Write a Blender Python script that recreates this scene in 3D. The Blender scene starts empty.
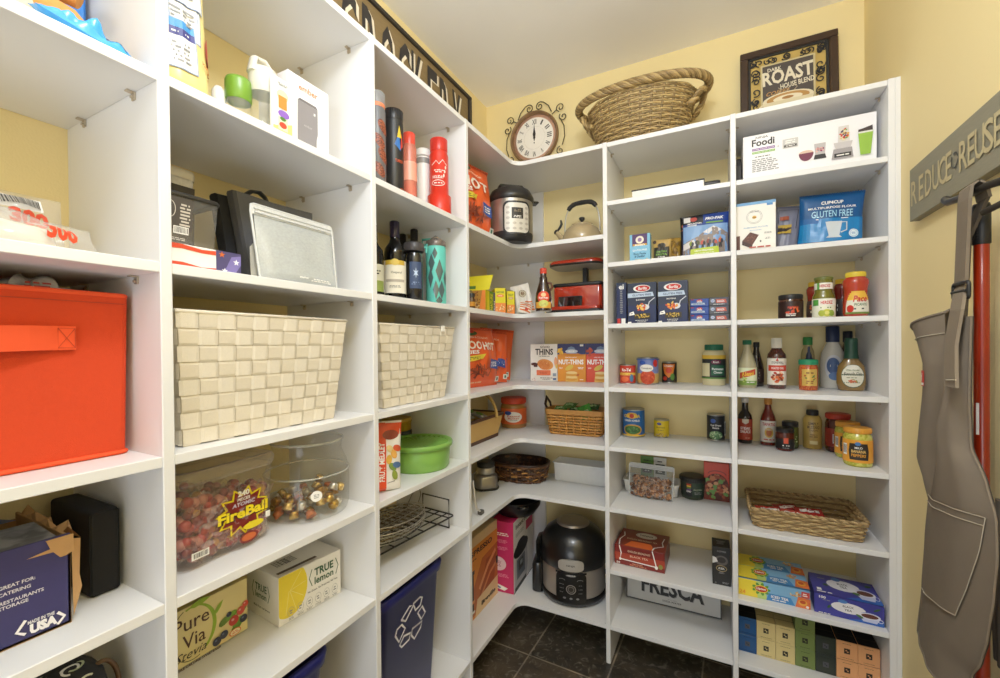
import bpy, bmesh, math, random
from mathutils import Vector, Matrix
rnd = random.Random(7)
PI = math.pi
def rad(a): return math.radians(a)
SC = bpy.context.scene
COL = SC.collection
# ------------------------------------------------------------------ measured layout (metres)
D, DB = .319, .341                      # depth of the left run and of the back run
Y0, Y1, Y2, Y3 = -2.078, -1.6276, -1.1778, -.7304   # uprights of the left run
X4, X5, X6 = .6975, 1.1285, 1.5371      # uprights of the back run
T = .0165
W, H = 1.558, 2.488
CZ = [2.0025, 1.655, 1.3632, 1.0645, .8388, .6044, .1486]
MZ = [2.0025, 1.779, 1.544, 1.310, 1.0665, .839, .604, .3653, .1486]
# ------------------------------------------------------------------ camera
CAM = Vector((1.074, -1.98, 1.2296))
YAW, PIT, ROL, FPX, CU, CV = -.4704, -.0070, -.0093, 424.94, 500.0, 348.89
_r = Vector((math.cos(YAW), -math.sin(YAW), 0)); _f = Vector((math.sin(YAW), math.cos(YAW), 0)); _u = Vector((0, 0, 1))
F2 = _f*math.cos(PIT) + _u*math.sin(PIT); U2 = _u*math.cos(PIT) - _f*math.sin(PIT)
R3 = _r*math.cos(ROL) + U2*math.sin(ROL); U3 = U2*math.cos(ROL) - _r*math.sin(ROL)
def on(u, v, x=None, y=None, z=None):
    """the point of a real plane (x=, y= or z=) seen along one line of sight: used to measure sizes off the photograph"""
    d = F2 + R3*((u-CU)/FPX) + U3*((CV-v)/FPX)
    if x is not None: k = (x-CAM.x)/d.x
    elif y is not None: k = (y-CAM.y)/d.y
    else: k = (z-CAM.z)/d.z
    return CAM + d*k
def fitb(u0, u1, vt, y, z):
    """back run, front face in plane y: centre x, width, height above z"""
    a, b = on(u0, vt, y=y), on(u1, vt, y=y); m = on((u0+u1)/2, vt, y=y)
    return (a.x+b.x)/2, b.x-a.x, m.z-z
def fitl(u0, u1, vt, x, z):
    """left run, front face in plane x: centre y, width, height above z"""
    a, b = on(u0, vt, x=x), on(u1, vt, x=x); m = on((u0+u1)/2, vt, x=x)
    return (a.y+b.y)/2, b.y-a.y, m.z-z
# ------------------------------------------------------------------ materials
def lin(h):
    h = h.lstrip('#'); c = [int(h[i:i+2], 16)/255 for i in (0, 2, 4)]
    return tuple(x/12.92 if x <= .04045 else ((x+.055)/1.055)**2.4 for x in c)
_M = {}
def M(col, rough=.5, metal=0.0, var=.05, scale=60.0, bump=0.0, bscale=400.0, coat=0.0, stretch=None, col2=None, spec=.5, sss=0):
    k = (col, rough, metal, var, scale, bump, bscale, coat, stretch, col2, spec, sss)
    if k in _M: return _M[k]
    m = bpy.data.materials.new('mat_'+col.strip('#')); m.use_nodes = True
    nt = m.node_tree; N = nt.nodes; L = nt.links
    b = N['Principled BSDF']; c = lin(col)
    b.inputs['Roughness'].default_value = rough; b.inputs['Metallic'].default_value = metal
    b.inputs['Coat Weight'].default_value = coat; b.inputs['Specular IOR Level'].default_value = spec
    if sss: b.inputs['Subsurface Weight'].default_value = sss; b.inputs['Subsurface Scale'].default_value = .01
    tc = N.new('ShaderNodeTexCoord'); src = tc.outputs['Object']
    if stretch:
        mp = N.new('ShaderNodeMapping'); mp.inputs['Scale'].default_value = stretch; L.new(src, mp.inputs['Vector']); src = mp.outputs['Vector']
    nz = N.new('ShaderNodeTexNoise'); nz.inputs['Scale'].default_value = scale; nz.inputs['Detail'].default_value = 3; L.new(src, nz.inputs['Vector'])
    mx = N.new('ShaderNodeMix'); mx.data_type = 'RGBA'
    L.new(nz.outputs['Fac'], mx.inputs['Factor'])
    if col2: c2 = lin(col2); ca = c
    else: ca = tuple(min(1, x*(1+var)) for x in c); c2 = tuple(x*(1-var) for x in c)
    mx.inputs['A'].default_value = (*ca, 1); mx.inputs['B'].default_value = (*c2, 1)
    if col2:
        rp = N.new('ShaderNodeValToRGB'); rp.color_ramp.elements[0].position = .42; rp.color_ramp.elements[1].position = .58
        L.new(nz.outputs['Fac'], rp.inputs['Fac']); L.new(rp.outputs['Color'], mx.inputs['Factor'])
    L.new(mx.outputs['Result'], b.inputs['Base Color'])
    if bump:
        n2 = N.new('ShaderNodeTexNoise'); n2.inputs['Scale'].default_value = bscale; L.new(src, n2.inputs['Vector'])
        bp = N.new('ShaderNodeBump'); bp.inputs['Strength'].default_value = bump; bp.inputs['Distance'].default_value = .002
        L.new(n2.outputs['Fac'], bp.inputs['Height']); L.new(bp.outputs['Normal'], b.inputs['Normal'])
    _M[k] = m; return m
def GL(col='#ffffff', op=.12, rough=.04, spec=.6):
    """thin clear wall of glass or plastic: mostly see-through, mirror-like at grazing angles, tinted"""
    k = ('glass', col, op, rough, spec)
    if k in _M: return _M[k]
    m = bpy.data.materials.new('clear_'+col.strip('#')); m.use_nodes = True
    nt = m.node_tree; N = nt.nodes; L = nt.links
    N.remove(N['Principled BSDF']); out = N['Material Output']
    tr = N.new('ShaderNodeBsdfTransparent'); c = lin(col); tr.inputs['Color'].default_value = (*[.55+.45*x for x in c], 1)
    pr = N.new('ShaderNodeBsdfPrincipled'); pr.inputs['Base Color'].default_value = (*c, 1); pr.inputs['Roughness'].default_value = max(rough, .1)
    gl = N.new('ShaderNodeBsdfGlossy'); gl.inputs['Roughness'].default_value = rough
    lw = N.new('ShaderNodeLayerWeight'); lw.inputs['Blend'].default_value = .5; fr = N.new('ShaderNodeMath'); fr.operation = 'POWER'; fr.inputs[1].default_value = 4.0; L.new(lw.outputs['Facing'], fr.inputs[0])
    mu = N.new('ShaderNodeMath'); mu.operation = 'MULTIPLY'; mu.operation = 'MULTIPLY_ADD'; mu.inputs[1].default_value = spec*.55; mu.inputs[2].default_value = .035; L.new(fr.outputs[0], mu.inputs[0])
    nz = N.new('ShaderNodeTexNoise'); nz.inputs['Scale'].default_value = 30
    mo = N.new('ShaderNodeMath'); mo.operation = 'MULTIPLY_ADD'; mo.inputs[1].default_value = op*.4; mo.inputs[2].default_value = op*.8
    L.new(nz.outputs['Fac'], mo.inputs[0])
    m1 = N.new('ShaderNodeMixShader'); L.new(mo.outputs[0], m1.inputs[0]); L.new(tr.outputs[0], m1.inputs[1]); L.new(pr.outputs[0], m1.inputs[2])
    m2 = N.new('ShaderNodeMixShader'); L.new(mu.outputs[0], m2.inputs[0]); L.new(m1.outputs[0], m2.inputs[1]); L.new(gl.outputs[0], m2.inputs[2])
    L.new(m2.outputs[0], out.inputs['Surface']); _M[k] = m; return m
# ------------------------------------------------------------------ mesh builder
_TX = {}
def text_mesh(s, bold=0.0):
    k = (s, bold)
    if k in _TX: return _TX[k]
    cu = bpy.data.curves.new('lettering', 'FONT'); cu.body = s; cu.size = 1; cu.resolution_u = 2; cu.offset = bold; cu.fill_mode = 'FRONT'
    ob = bpy.data.objects.new('lettering', cu)
    me = bpy.data.meshes.new_from_object(ob)
    vs = [(v.co.x, v.co.y) for v in me.vertices]; fs = [tuple(p.vertices) for p in me.polygons]
    bpy.data.objects.remove(ob); bpy.data.curves.remove(cu); bpy.data.meshes.remove(me)
    if not vs: vs = [(0, 0), (1, 0), (1, 1)]; fs = [(0, 1, 2)]
    x0 = min(v[0] for v in vs); x1 = max(v[0] for v in vs); y0 = min(v[1] for v in vs); y1 = max(v[1] for v in vs)
    vs = [((x-x0)/max(1e-6, x1-x0), (y-y0)/max(1e-6, y1-y0)) for x, y in vs]
    _TX[k] = (vs, fs, (x1-x0)/max(1e-6, y1-y0)); return _TX[k]
class MB:
    def __init__(s): s.v = []; s.f = []; s.m = []; s.s = []; s.mats = []; s.lift = 0.0004; s.step = .00012
    def mi(s, m):
        if m not in s.mats: s.mats.append(m)
        return s.mats.index(m)
    def add(s, vs, fs, m, smooth=False, mx=None):
        o = len(s.v); i = s.mi(m)
        s.v += [tuple(mx @ Vector(p)) if mx else tuple(p) for p in vs]
        for f in fs: s.f.append(tuple(o+k for k in f)); s.m.append(i); s.s.append(smooth)
    def box(s, x0, x1, y0, y1, z0, z1, m, bev=0.0, mx=None, seg=1):
        bm = bmesh.new(); bmesh.ops.create_cube(bm, size=1)
        for v in bm.verts: v.co = ((x0+x1)/2+v.co.x*(x1-x0), (y0+y1)/2+v.co.y*(y1-y0), (z0+z1)/2+v.co.z*(z1-z0))
        if bev: bmesh.ops.bevel(bm, geom=bm.edges[:], offset=bev, segments=seg, profile=.5, affect='EDGES')
        bm.verts.index_update(); s.add([v.co[:] for v in bm.verts], [tuple(v.index for v in f.verts) for f in bm.faces], m, seg > 1, mx); bm.free()
    def loft(s, rings, m, closed=True, cap0=True, cap1=True, smooth=True, mx=None):
        n = len(rings[0]); vs = [p for r in rings for p in r]; fs = []
        for a in range(len(rings)-1):
            for b in range(n if closed else n-1):
                c = (b+1) % n; fs.append((a*n+b, a*n+c, (a+1)*n+c, (a+1)*n+b))
        s.add(vs, fs, m, smooth, mx)
        if cap0 and closed: s.add(rings[0], [tuple(range(n))[::-1]], m, False, mx)
        if cap1 and closed: s.add(rings[-1], [tuple(range(n))], m, False, mx)
    def lathe(s, prof, m, n=28, cx=0, cy=0, cap0=True, cap1=True, mx=None, sx=1, sy=1, smooth=True):
        rings = [[(cx+r*sx*math.cos(2*PI*i/n), cy+r*sy*math.sin(2*PI*i/n), z) for i in range(n)] for r, z in prof]
        s.loft(rings, m, True, cap0, cap1, smooth, mx)
    def rprism(s, prof, w, d, r, m, n=5, cap0=True, cap1=True, mx=None, cx=0, cy=0, smooth=True):
        """stack of rounded rectangles; prof = [(inset, z)]"""
        s.loft([rrect(w-2*i, d-2*i, max(.0005, r-i*.6), n, z, cx, cy) for i, z in prof], m, True, cap0, cap1, smooth, mx)
    def tube(s, pts, r, m, n=6, closed=False, mx=None, caps=True, sx=1.0):
        P = [Vector(p) for p in pts]; rings = []; N = len(P); pn = None
        for i in range(N):
            if closed: t = P[(i+1) % N]-P[i-1]
            else: t = P[min(N-1, i+1)]-P[max(0, i-1)]
            t = t.normalized() if t.length > 1e-9 else Vector((0, 0, 1))
            if pn is None:
                a = Vector((0, 0, 1)) if abs(t.z) < .9 else Vector((1, 0, 0)); pn = (a - t*a.dot(t)).normalized()
            else:
                pn = pn - t*pn.dot(t); pn = pn.normalized() if pn.length > 1e-6 else Vector((1, 0, 0))
            bn = t.cross(pn); rr = r[i] if isinstance(r, (list, tuple)) else r
            rings.append([tuple(P[i]+pn*(rr*math.cos(2*PI*k/n))+bn*(rr*sx*math.sin(2*PI*k/n))) for k in range(n)])
        if closed: rings.append(rings[0])
        s.loft(rings, m, True, caps and not closed, caps and not closed, True, mx)
    def ball(s, c, r, m, n=12, k=8, sx=1, sy=1, sz=1):
        pr = [(max(1e-4, math.cos(-PI/2+PI*i/k))*r, math.sin(-PI/2+PI*i/k)*r*sz) for i in range(k+1)]
        s.lathe([(a, c[2]+b) for a, b in pr], m, n, c[0], c[1], False, False, sx=sx, sy=sy)
    def surf(s, fn, nu, nv, m, smooth=True, flip=False):
        vs = [fn(i/nu, j/nv) for j in range(nv+1) for i in range(nu+1)]
        fs = []
        for j in range(nv):
            for i in range(nu):
                a = j*(nu+1)+i; q = (a, a+1, a+nu+2, a+nu+1); fs.append(q[::-1] if flip else q)
        s.add(vs, fs, m, smooth)
    # --- print laid on a surface map F(s,t,lift)
    def L(s): s.lift += s.step; return s.lift
    def rect(s, F, a, b, c, d, m, nu=1, nv=1):
        l = s.L(); s.surf(lambda i, j: F(a+(c-a)*i, b+(d-b)*j, l), nu, nv, m, False)
    def poly(s, F, pts, m):
        l = s.L(); X = [p[0] for p in pts]; Y = [p[1] for p in pts]; x0, x1, y0, y1 = min(X), max(X), min(Y), max(Y); xm, ym = (x0+x1)/2, (y0+y1)/2
        def bend(a, b, c): a, b, c = Vector(F(*a, l)), Vector(F(*b, l)), Vector(F(*c, l)); return ((a+c)/2-b).length
        bx = max(bend((x0, y), (xm, y), (x1, y)) for y in (y0, ym, y1)); by = max(bend((x, y0), (x, ym), (x, y1)) for x in (x0, xm, x1))
        nx = min(16, max(1, math.ceil(math.sqrt(bx/.00012)))); ny = min(16, max(1, math.ceil(math.sqrt(by/.00012))))
        if nx == 1 and ny == 1: s.add([F(a, b, l) for a, b in pts], [tuple(range(len(pts)))], m); return
        def clip(P, ax, v, keep):
            o = []
            for i in range(len(P)):
                p, q = P[i-1], P[i]; a, b = (p[ax]-v)*keep, (q[ax]-v)*keep
                if (a >= 0) != (b >= 0): t = a/(a-b); o.append((p[0]+(q[0]-p[0])*t, p[1]+(q[1]-p[1])*t))
                if b >= 0: o.append(q)
            return o
        for i in range(nx):
            A = clip(clip(list(pts), 0, x0+(x1-x0)*i/nx, 1), 0, x0+(x1-x0)*(i+1)/nx, -1) if nx > 1 else list(pts)
            if len(A) < 3: continue
            for j in range(ny):
                C = clip(clip(A, 1, y0+(y1-y0)*j/ny, 1), 1, y0+(y1-y0)*(j+1)/ny, -1) if ny > 1 else A
                if len(C) >= 3: s.add([F(a, b, l) for a, b in C], [tuple(range(len(C)))], m)
    def ell(s, F, a, b, ra, rb, m, n=20, rot=0):
        cr, sr = math.cos(rot), math.sin(rot); p = [(ra*math.cos(2*PI*i/n), rb*math.sin(2*PI*i/n)) for i in range(n)]
        s.poly(F, [(a+x*cr-y*sr, b+x*sr+y*cr) for x, y in p], m)
    def ring(s, F, a, b, ra, rb, w, m, n=24, a0=0, a1=2*PI, w2=None):
        l = s.L(); w2 = w if w2 is None else w2; vs = []
        for i in range(n+1):
            t = a0+(a1-a0)*i/n
            vs += [F(a+(ra-w)*math.cos(t), b+(rb-w2)*math.sin(t), l), F(a+ra*math.cos(t), b+rb*math.sin(t), l)]
        s.add(vs, [(2*i, 2*i+1, 2*i+3, 2*i+2) for i in range(n)], m)
    def line(s, F, pts, w, m):
        l = s.L(); vs = []
        for i, p in enumerate(pts):
            q0 = pts[max(0, i-1)]; q1 = pts[min(len(pts)-1, i+1)]; dx, dy = q1[0]-q0[0], q1[1]-q0[1]; k = math.hypot(dx, dy) or 1
            nx, ny = -dy/k*w/2, dx/k*w/2; vs += [F(p[0]-nx, p[1]-ny, l), F(p[0]+nx, p[1]+ny, l)]
        s.add(vs, [(2*i, 2*i+2, 2*i+3, 2*i+1) for i in range(len(pts)-1)], m)
    def text(s, F, st, cx, cy, h, m, w=None, bold=.012, rot=0, sh=0.0, al='c'):
        """letters of height h; width from the letters unless w is given; centred on (cx, cy)"""
        vs, fs, asp = text_mesh(st, bold); l = s.L(); w = w or asp*h
        ox = {'c': -.5, 'l': 0, 'r': -1}[al]; cr, sr = math.cos(rot), math.sin(rot); o = []
        for a, b in vs:
            x = (a+ox)*w + sh*(b-.5)*h; y = (b-.5)*h; o.append(F(cx+x*cr-y*sr, cy+x*sr+y*cr, l))
        s.add(o, fs, m)
    def blur(s, F, cx, cy, w, h, m, rows=3, al='c', rr=None):
        """small print too fine to read: rows of short bars"""
        rr = rr or rnd; l = s.L(); rh = h/rows
        for k in range(rows):
            ww = w*(.65+.35*rr.random()); y = cy+h/2-rh*(k+.5); x0 = cx-ww/2 if al == 'c' else cx
            x = x0
            while x < x0+ww:
                q = min(x0+ww-x, rh*(.9+2.2*rr.random()))
                if q > rh*.3: s.add([F(x, y-rh*.26, l), F(x+q, y-rh*.26, l), F(x+q, y+rh*.26, l), F(x, y+rh*.26, l)], [(0, 1, 2, 3)], m)
                x += q+rh*.45
    def bars(s, F, a, b, c, d, mw, mk, n=22):
        s.rect(F, a, b, c, d, mw); l = s.L(); x = a+(c-a)*.08
        while x < c-(c-a)*.08:
            q = (c-a)/n*(.25+.7*rnd.random()); s.add([F(x, b+(d-b)*.15, l), F(x+q, b+(d-b)*.15, l), F(x+q, d-(d-b)*.1, l), F(x, d-(d-b)*.1, l)], [(0, 1, 2, 3)], mk); x += q+(c-a)/n*(.3+.5*rnd.random())
    def mesh(s, name):
        me = bpy.data.meshes.new(name); me.from_pydata(s.v, [], s.f)
        for m in s.mats: me.materials.append(m)
        me.polygons.foreach_set('material_index', s.m); me.polygons.foreach_set('use_smooth', s.s); me.update(); return me
def rrect(w, d, r, n, z, cx=0, cy=0):
    r = min(r, w/2-1e-5, d/2-1e-5); o = []
    for sx, sy, a0 in ((1, 1, 0), (-1, 1, PI/2), (-1, -1, PI), (1, -1, 1.5*PI)):
        for i in range(n+1):
            a = a0+PI/2*i/n; o.append((cx+sx*(w/2-r)+r*math.cos(a), cy+sy*(d/2-r)+r*math.sin(a), z))
    return o
def plane(o, xd, yd):
    o, xd, yd = Vector(o), Vector(xd).normalized(), Vector(yd).normalized(); n = xd.cross(yd)
    return lambda s, t, l: tuple(o+xd*s+yd*t+n*l)
def front(w, d, h): return plane((-w/2, -d/2, 0), (1, 0, 0), (0, 0, 1))       # s 0..w, t 0..h
def topf(w, d, h): return plane((-w/2, -d/2, h), (1, 0, 0), (0, 1, 0))        # s 0..w, t 0..d (front to back)
def rside(w, d, h): return plane((w/2, -d/2, 0), (0, 1, 0), (0, 0, 1))
def lside(w, d, h): return plane((-w/2, d/2, 0), (0, -1, 0), (0, 0, 1))
def cyl(rf, cx=0, cy=0, a0=0.0):
    """print wrapped on a round body: s measured along the girth from the front (-y), t is height"""
    def F(s, t, l):
        r = rf(t) if callable(rf) else rf; a = a0+s/r; return (cx+(r+l)*math.sin(a), cy-(r+l)*math.cos(a), t)
    return F
def prof_r(prof):
    def f(t):
        for (r0, z0), (r1, z1) in zip(prof, prof[1:]):
            if z0 <= t <= z1 and z1 > z0: return r0+(r1-r0)*(t-z0)/(z1-z0)
        return max(r for r, z in prof)
    return f
# ------------------------------------------------------------------ objects
def tag(o, label=None, cat=None, group=None, kind=None):
    if label: o['label'] = label
    if cat: o['category'] = cat
    if group: o['group'] = group
    if kind: o['kind'] = kind
    return o
def obj(name, mb, parent=None, label=None, loc=None, rz=0):
    o = bpy.data.objects.new(name, mb.mesh(name) if isinstance(mb, MB) else mb); COL.objects.link(o)
    if parent: o.parent = parent
    if loc is not None: o.location = loc
    if rz: o.rotation_euler = (0, 0, rz)
    if label: o['label'] = label
    return o
def thing(name, label, cat, loc=(0, 0, 0), rz=0.0, group=None, rot=None):
    o = bpy.data.objects.new(name, None); o.empty_display_size = .03; COL.objects.link(o)
    o.location = loc; o.rotation_euler = rot or (0, 0, rz); return tag(o, label, cat, group)
def solo(name, mb, label, cat, loc, rz=0.0, group=None, rot=None):
    o = obj(name, mb, None, None, loc); o.rotation_euler = rot or (0, 0, rz); return tag(o, label, cat, group)
def struct(name, mb, loc=None): return tag(obj(name, mb, None, None, loc), kind='structure')
def dup(root, loc, rz, label, group=None):
    c = root.copy(); COL.objects.link(c); c.location = loc; c.rotation_euler = (0, 0, rz); c['label'] = label
    if group: c['group'] = group
    for ch in list(root.children):
        k = ch.copy(); COL.objects.link(k); k.parent = c
        for g in list(ch.children):
            q = g.copy(); COL.objects.link(q); q.parent = k
    return c
# ------------------------------------------------------------------ the room
WHITE = M('#E6E6E7', .38, var=.012, scale=8); PAINT = M('#F0DCA2', .75, var=.02, scale=5, bump=.25, bscale=260); CEIL = M('#FAF8F6', .9, var=.015, scale=6, bump=.3, bscale=150)
EDGE = M('#EFE9DC', .4, var=.015, scale=10)
def slate():
    m = bpy.data.materials.new('slate_tile'); m.use_nodes = True; nt = m.node_tree; N = nt.nodes; L = nt.links; b = N['Principled BSDF']
    tc = N.new('ShaderNodeTexCoord'); mp = N.new('ShaderNodeMapping'); mp.inputs['Rotation'].default_value = (0, 0, rad(2)); mp.inputs['Location'].default_value = (-.42, .115, 0); L.new(tc.outputs['Object'], mp.inputs['Vector'])
    br = N.new('ShaderNodeTexBrick'); br.offset = 0; br.inputs['Scale'].default_value = 1; br.inputs['Mortar Size'].default_value = .0035; br.inputs['Mortar Smooth'].default_value = .3
    br.inputs['Brick Width'].default_value = .305; br.inputs['Row Height'].default_value = .305; L.new(mp.outputs[0], br.inputs['Vector'])
    br.inputs['Color1'].default_value = (.030, .027, .023, 1); br.inputs['Color2'].default_value = (.062, .050, .038, 1); br.inputs['Mortar'].default_value = (.20, .18, .15, 1)
    n1 = N.new('ShaderNodeTexNoise'); n1.inputs['Scale'].default_value = 7; n1.inputs['Detail'].default_value = 8; n1.inputs['Distortion'].default_value = 1.6; L.new(tc.outputs['Object'], n1.inputs['Vector'])
    r1 = N.new('ShaderNodeValToRGB'); e = r1.color_ramp.elements; e[0].position = .35; e[0].color = (.5, .5, .5, 1); e[1].position = .72; e[1].color = (2.0, 1.75, 1.45, 1); L.new(n1.outputs['Fac'], r1.inputs['Fac'])
    mu = N.new('ShaderNodeMix'); mu.data_type = 'RGBA'; mu.blend_type = 'MULTIPLY'; mu.inputs['Factor'].default_value = .85; L.new(br.outputs['Color'], mu.inputs['A']); L.new(r1.outputs['Color'], mu.inputs['B'])
    n2 = N.new('ShaderNodeTexNoise'); n2.inputs['Scale'].default_value = 18; n2.inputs['Detail'].default_value = 10; n2.inputs['Distortion'].default_value = 3; L.new(tc.outputs['Object'], n2.inputs['Vector'])
    r2 = N.new('ShaderNodeValToRGB'); e = r2.color_ramp.elements; e[0].position = .54; e[0].color = (0, 0, 0, 1); e[1].position = .74; e[1].color = (.75, .75, .75, 1); L.new(n2.outputs['Fac'], r2.inputs['Fac'])
    m2 = N.new('ShaderNodeMix'); m2.data_type = 'RGBA'; L.new(r2.outputs['Color'], m2.inputs['Factor']); L.new(mu.outputs['Result'], m2.inputs['A']); m2.inputs['B'].default_value = (.22, .195, .16, 1)
    L.new(m2.outputs['Result'], b.inputs['Base Color']); b.inputs['Roughness'].default_value = .42
    bp = N.new('ShaderNodeBump'); bp.inputs['Strength'].default_value = .5; bp.inputs['Distance'].default_value = .006; L.new(n1.outputs['Fac'], bp.inputs['Height']); L.new(bp.outputs[0], b.inputs['Normal'])
    return m
YE = -3.3
b = MB(); b.box(-.1, W+.1, YE, .1, -.1, 0, slate()); struct('floor', b)
b = MB(); b.box(-.1, W+.1, YE, .1, H, H+.1, CEIL); struct('ceiling', b)
b = MB(); b.box(-.1, 0, YE, .1, 0, H, PAINT); struct('wall_left', b)
b = MB(); b.box(0, W, 0, .1, 0, H, PAINT); struct('wall_back', b)
b = MB(); b.box(W, W+.1, YE, .1, 0, H, PAINT); struct('wall_right', b)
# ------------------------------------------------------------------ built-in shelving: uprights, boards, clips
CLIP = M('#C4B8A6', .35, .7)
def clip_mesh():
    b = MB(); b.box(.0004, .003, -.005, .005, -.013, -.0004, CLIP, .0005); b.box(.0004, .012, -.0045, .0045, -.0026, -.0004, CLIP, .0005)
    b.tube([(.0006, 0, -.009), (.006, 0, -.009)], .0024, CLIP, 6); return b.mesh('shelf_clip')
CLIPM = clip_mesh()
def clip(parent, x, y, z, rz): obj('shelf_clip', CLIPM, parent, None, (x, y, z), rz)
g = 'built-in white shelving units'
# left run
U = thing('shelving_unit', 'long white shelving unit along the left wall with wide open bays', 'shelving', (0, 0, 0), group=g)
for y in (Y0, Y1, Y2, Y3):
    b = MB(); b.box(0, D, y-T/2, y+T/2, 0, CZ[0]+.002, WHITE, .0012); obj('upright', b, U)
for a, c in ((Y0, Y1), (Y1, Y2), (Y2, Y3)):
    for i, z in enumerate(CZ):
        b = MB(); b.box(.001, D-.001, a+T/2, c-T/2, z-T, z, WHITE, .001); obj('shelf', b, U)
        for x in (.075, .25):
            clip(U, x, c-T/2, z-T, PI*1.5); clip(U, x, a+T/2, z-T, PI/2)
# corner
U = thing('corner_shelving_unit', 'white L-shaped corner shelving with rounded inner edges', 'shelving', (0, 0, 0), group=g)
b = MB(); b.box(.001, D, -T, -.0005, 0, CZ[0]-T-.001, WHITE, .001); obj('upright', b, U)
for z in CZ:
    r = .05; x1 = X4-T/2-.0004; y0 = Y3+T/2+.0004
    pts = [(.001, y0), (D-.001, y0)]
    for k in range(9):
        a = PI - PI/2*k/8; pts.append((D-.001+r+r*math.cos(a), -DB+.001-r+r*math.sin(a)))
    pts += [(x1, -DB+.001), (x1, -.0008 if z > 1.99 else -T-.0005), (.001, -.0008 if z > 1.99 else -T-.0005)]
    b = MB(); n = len(pts); b.add([(x, y, z-T) for x, y in pts]+[(x, y, z) for x, y in pts], [tuple(range(n))[::-1], tuple(range(n, 2*n))], WHITE)
    for k in range(n): b.add([(*pts[k], z-T), (*pts[(k+1) % n], z-T), (*pts[(k+1) % n], z), (*pts[k], z)], [(0, 1, 2, 3)], WHITE, 2 <= k <= 9)
    obj('shelf', b, U)
    if z < 1.99:
        for x in (.07, .24): clip(U, x, -T, z-T, PI*1.5)
    for x in (.075, .25): clip(U, x, Y3+T/2+.0003, z-T, PI/2)
    for y in (-.09, -.27): clip(U, X4-T/2-.0003, y, z-T, PI)
# back run
U = thing('shelving_unit', 'white shelving unit along the back wall with two narrow bays of food', 'shelving', (0, 0, 0), group=g)
for x in (X4, X5, X6):
    b = MB(); b.box(x-T/2, x+T/2, -DB, -.0005, 0, MZ[0]+.002, WHITE, .0012); obj('upright', b, U)
b = MB(); b.box(X6+T/2+.0002, W-.0005, -DB+.0005, -DB+.03, 0, MZ[0]+.002, WHITE, .0008); obj('filler_strip', b, U)
for a, c in ((X4, X5), (X5, X6)):
    for i, z in enumerate(MZ):
        b = MB(); b.box(a+T/2+.0004, c-T/2-.0004, -DB+.001, -.0008, z-T, z, WHITE, .001); obj('shelf', b, U)
        for y in (-.09, -.27): clip(U, a+T/2, y, z-T, 0); clip(U, c-T/2, y, z-T, PI)

CZ = [q+.0006 for q in CZ]; MZ = [q+.0006 for q in MZ]   # goods stand just clear of the boards
# ------------------------------------------------------------------ kinds of goods
BLK = M('#1A1A1B', .45); WHT = M('#F5F3EE', .5, var=.01); INK = M('#2A2626', .5); GREY = M('#8C8C8C', .5)
STEEL = M('#ADA8A0', .34, .8, var=.03, stretch=(1, 1, 60)); TIN = M('#B9B6B0', .3, 1.0); RED = M('#C5271C', .45)
def vfit(u0, u1, vt, vb, z, y=None, mx=-.002):
    """round thing on a back-run shelf: centre x, y, radius, height"""
    uc = (u0+u1)/2
    if y is None:
        p = on(uc, vb, z=z); w = on(u1, vb, y=p.y).x-on(u0, vb, y=p.y).x; y = p.y+w/2*.97
        w = on(u1, vb, y=y).x-on(u0, vb, y=y).x
        y = min(y, mx-w/2)
    a, b = on(u0, (vt+vb)/2, y=y), on(u1, (vt+vb)/2, y=y); r = (b.x-a.x)/2*.985
    xc = (a.x+b.x)/2; lo, hi = (X5+T/2, X6-T/2) if xc > X5 else (X4+T/2, X5-T/2); m = r*1.07+.001
    return min(max(xc, lo+m), hi-m), min(y, -r*1.07-.003), r, on(uc, vt, y=y-r*.3).z-z
def scale_prof(p, r, h): return [(a*r, b*h) for a, b in p]
def vessel(name, label, cat, loc, prof, mat, r, h, lid=None, wrap=None, group=None, rz=0, fill=None, cap='lid', n=28, sy=1, rot=None):
    """jar or bottle: body, lid, contents and a wrapped paper label are its parts. prof in fractions of r and h"""
    t = thing(name, label, cat, loc, rz, group, rot); P = scale_prof(prof, r, h)
    b = MB(); b.lathe(P, mat, n, sy=sy); obj('body', b, t)
    if fill:
        f = MB(); top = fill[1]*h; q = [(max(.0006, a-.0012), max(z, .0012)) for a, z in P if z < top]
        q.append((max(.0006, prof_r(P)(top)-.0012), top)); f.lathe(q, fill[0], n, sy=sy); obj('contents', f, t)
    if lid:
        lm, z0, z1, k = lid[:4]; l = MB(); a = r*k; Z0, Z1 = z0*h, z1*h; e = min(.002, (Z1-Z0)*.2)
        l.lathe([(a*.98, Z0), (a, Z0+e), (a, Z1-e), (a-e, Z1), (a*.5, Z1-e*.3)], lm, n)
        for i in range(0, 36): # grip ribs
            an = 2*PI*i/36; l.tube([(a*math.cos(an), a*math.sin(an), Z0+e), (a*math.cos(an), a*math.sin(an), Z1-e)], a*.018, lm, 4, caps=False)
        obj(cap, l, t)
    if wrap:
        z0, z1, pm, fn = wrap; w = MB(); rf = prof_r(P); Z0, Z1 = z0*h, z1*h; F = cyl(lambda q: rf(q)+.0004)
        S = PI*r*.97 if (len(fn.__code__.co_varnames) and getattr(fn, 'full', True)) else r
        if pm: w.surf(lambda i, j: F(-S+2*S*i, Z0+(Z1-Z0)*j, 0), 32, 6, pm, True)
        fn(w, F, r, Z0, Z1); o = obj('paper_label', w, t)
        if sy != 1: o.scale = (1, sy, 1)
    return t
CANP = [(.93, 0), (.98, .01), (.98, .03), (.955, .045), (.955, .955), (.98, .97), (.98, .99), (.94, 1), (.93, .985), (.3, .98)]
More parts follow.
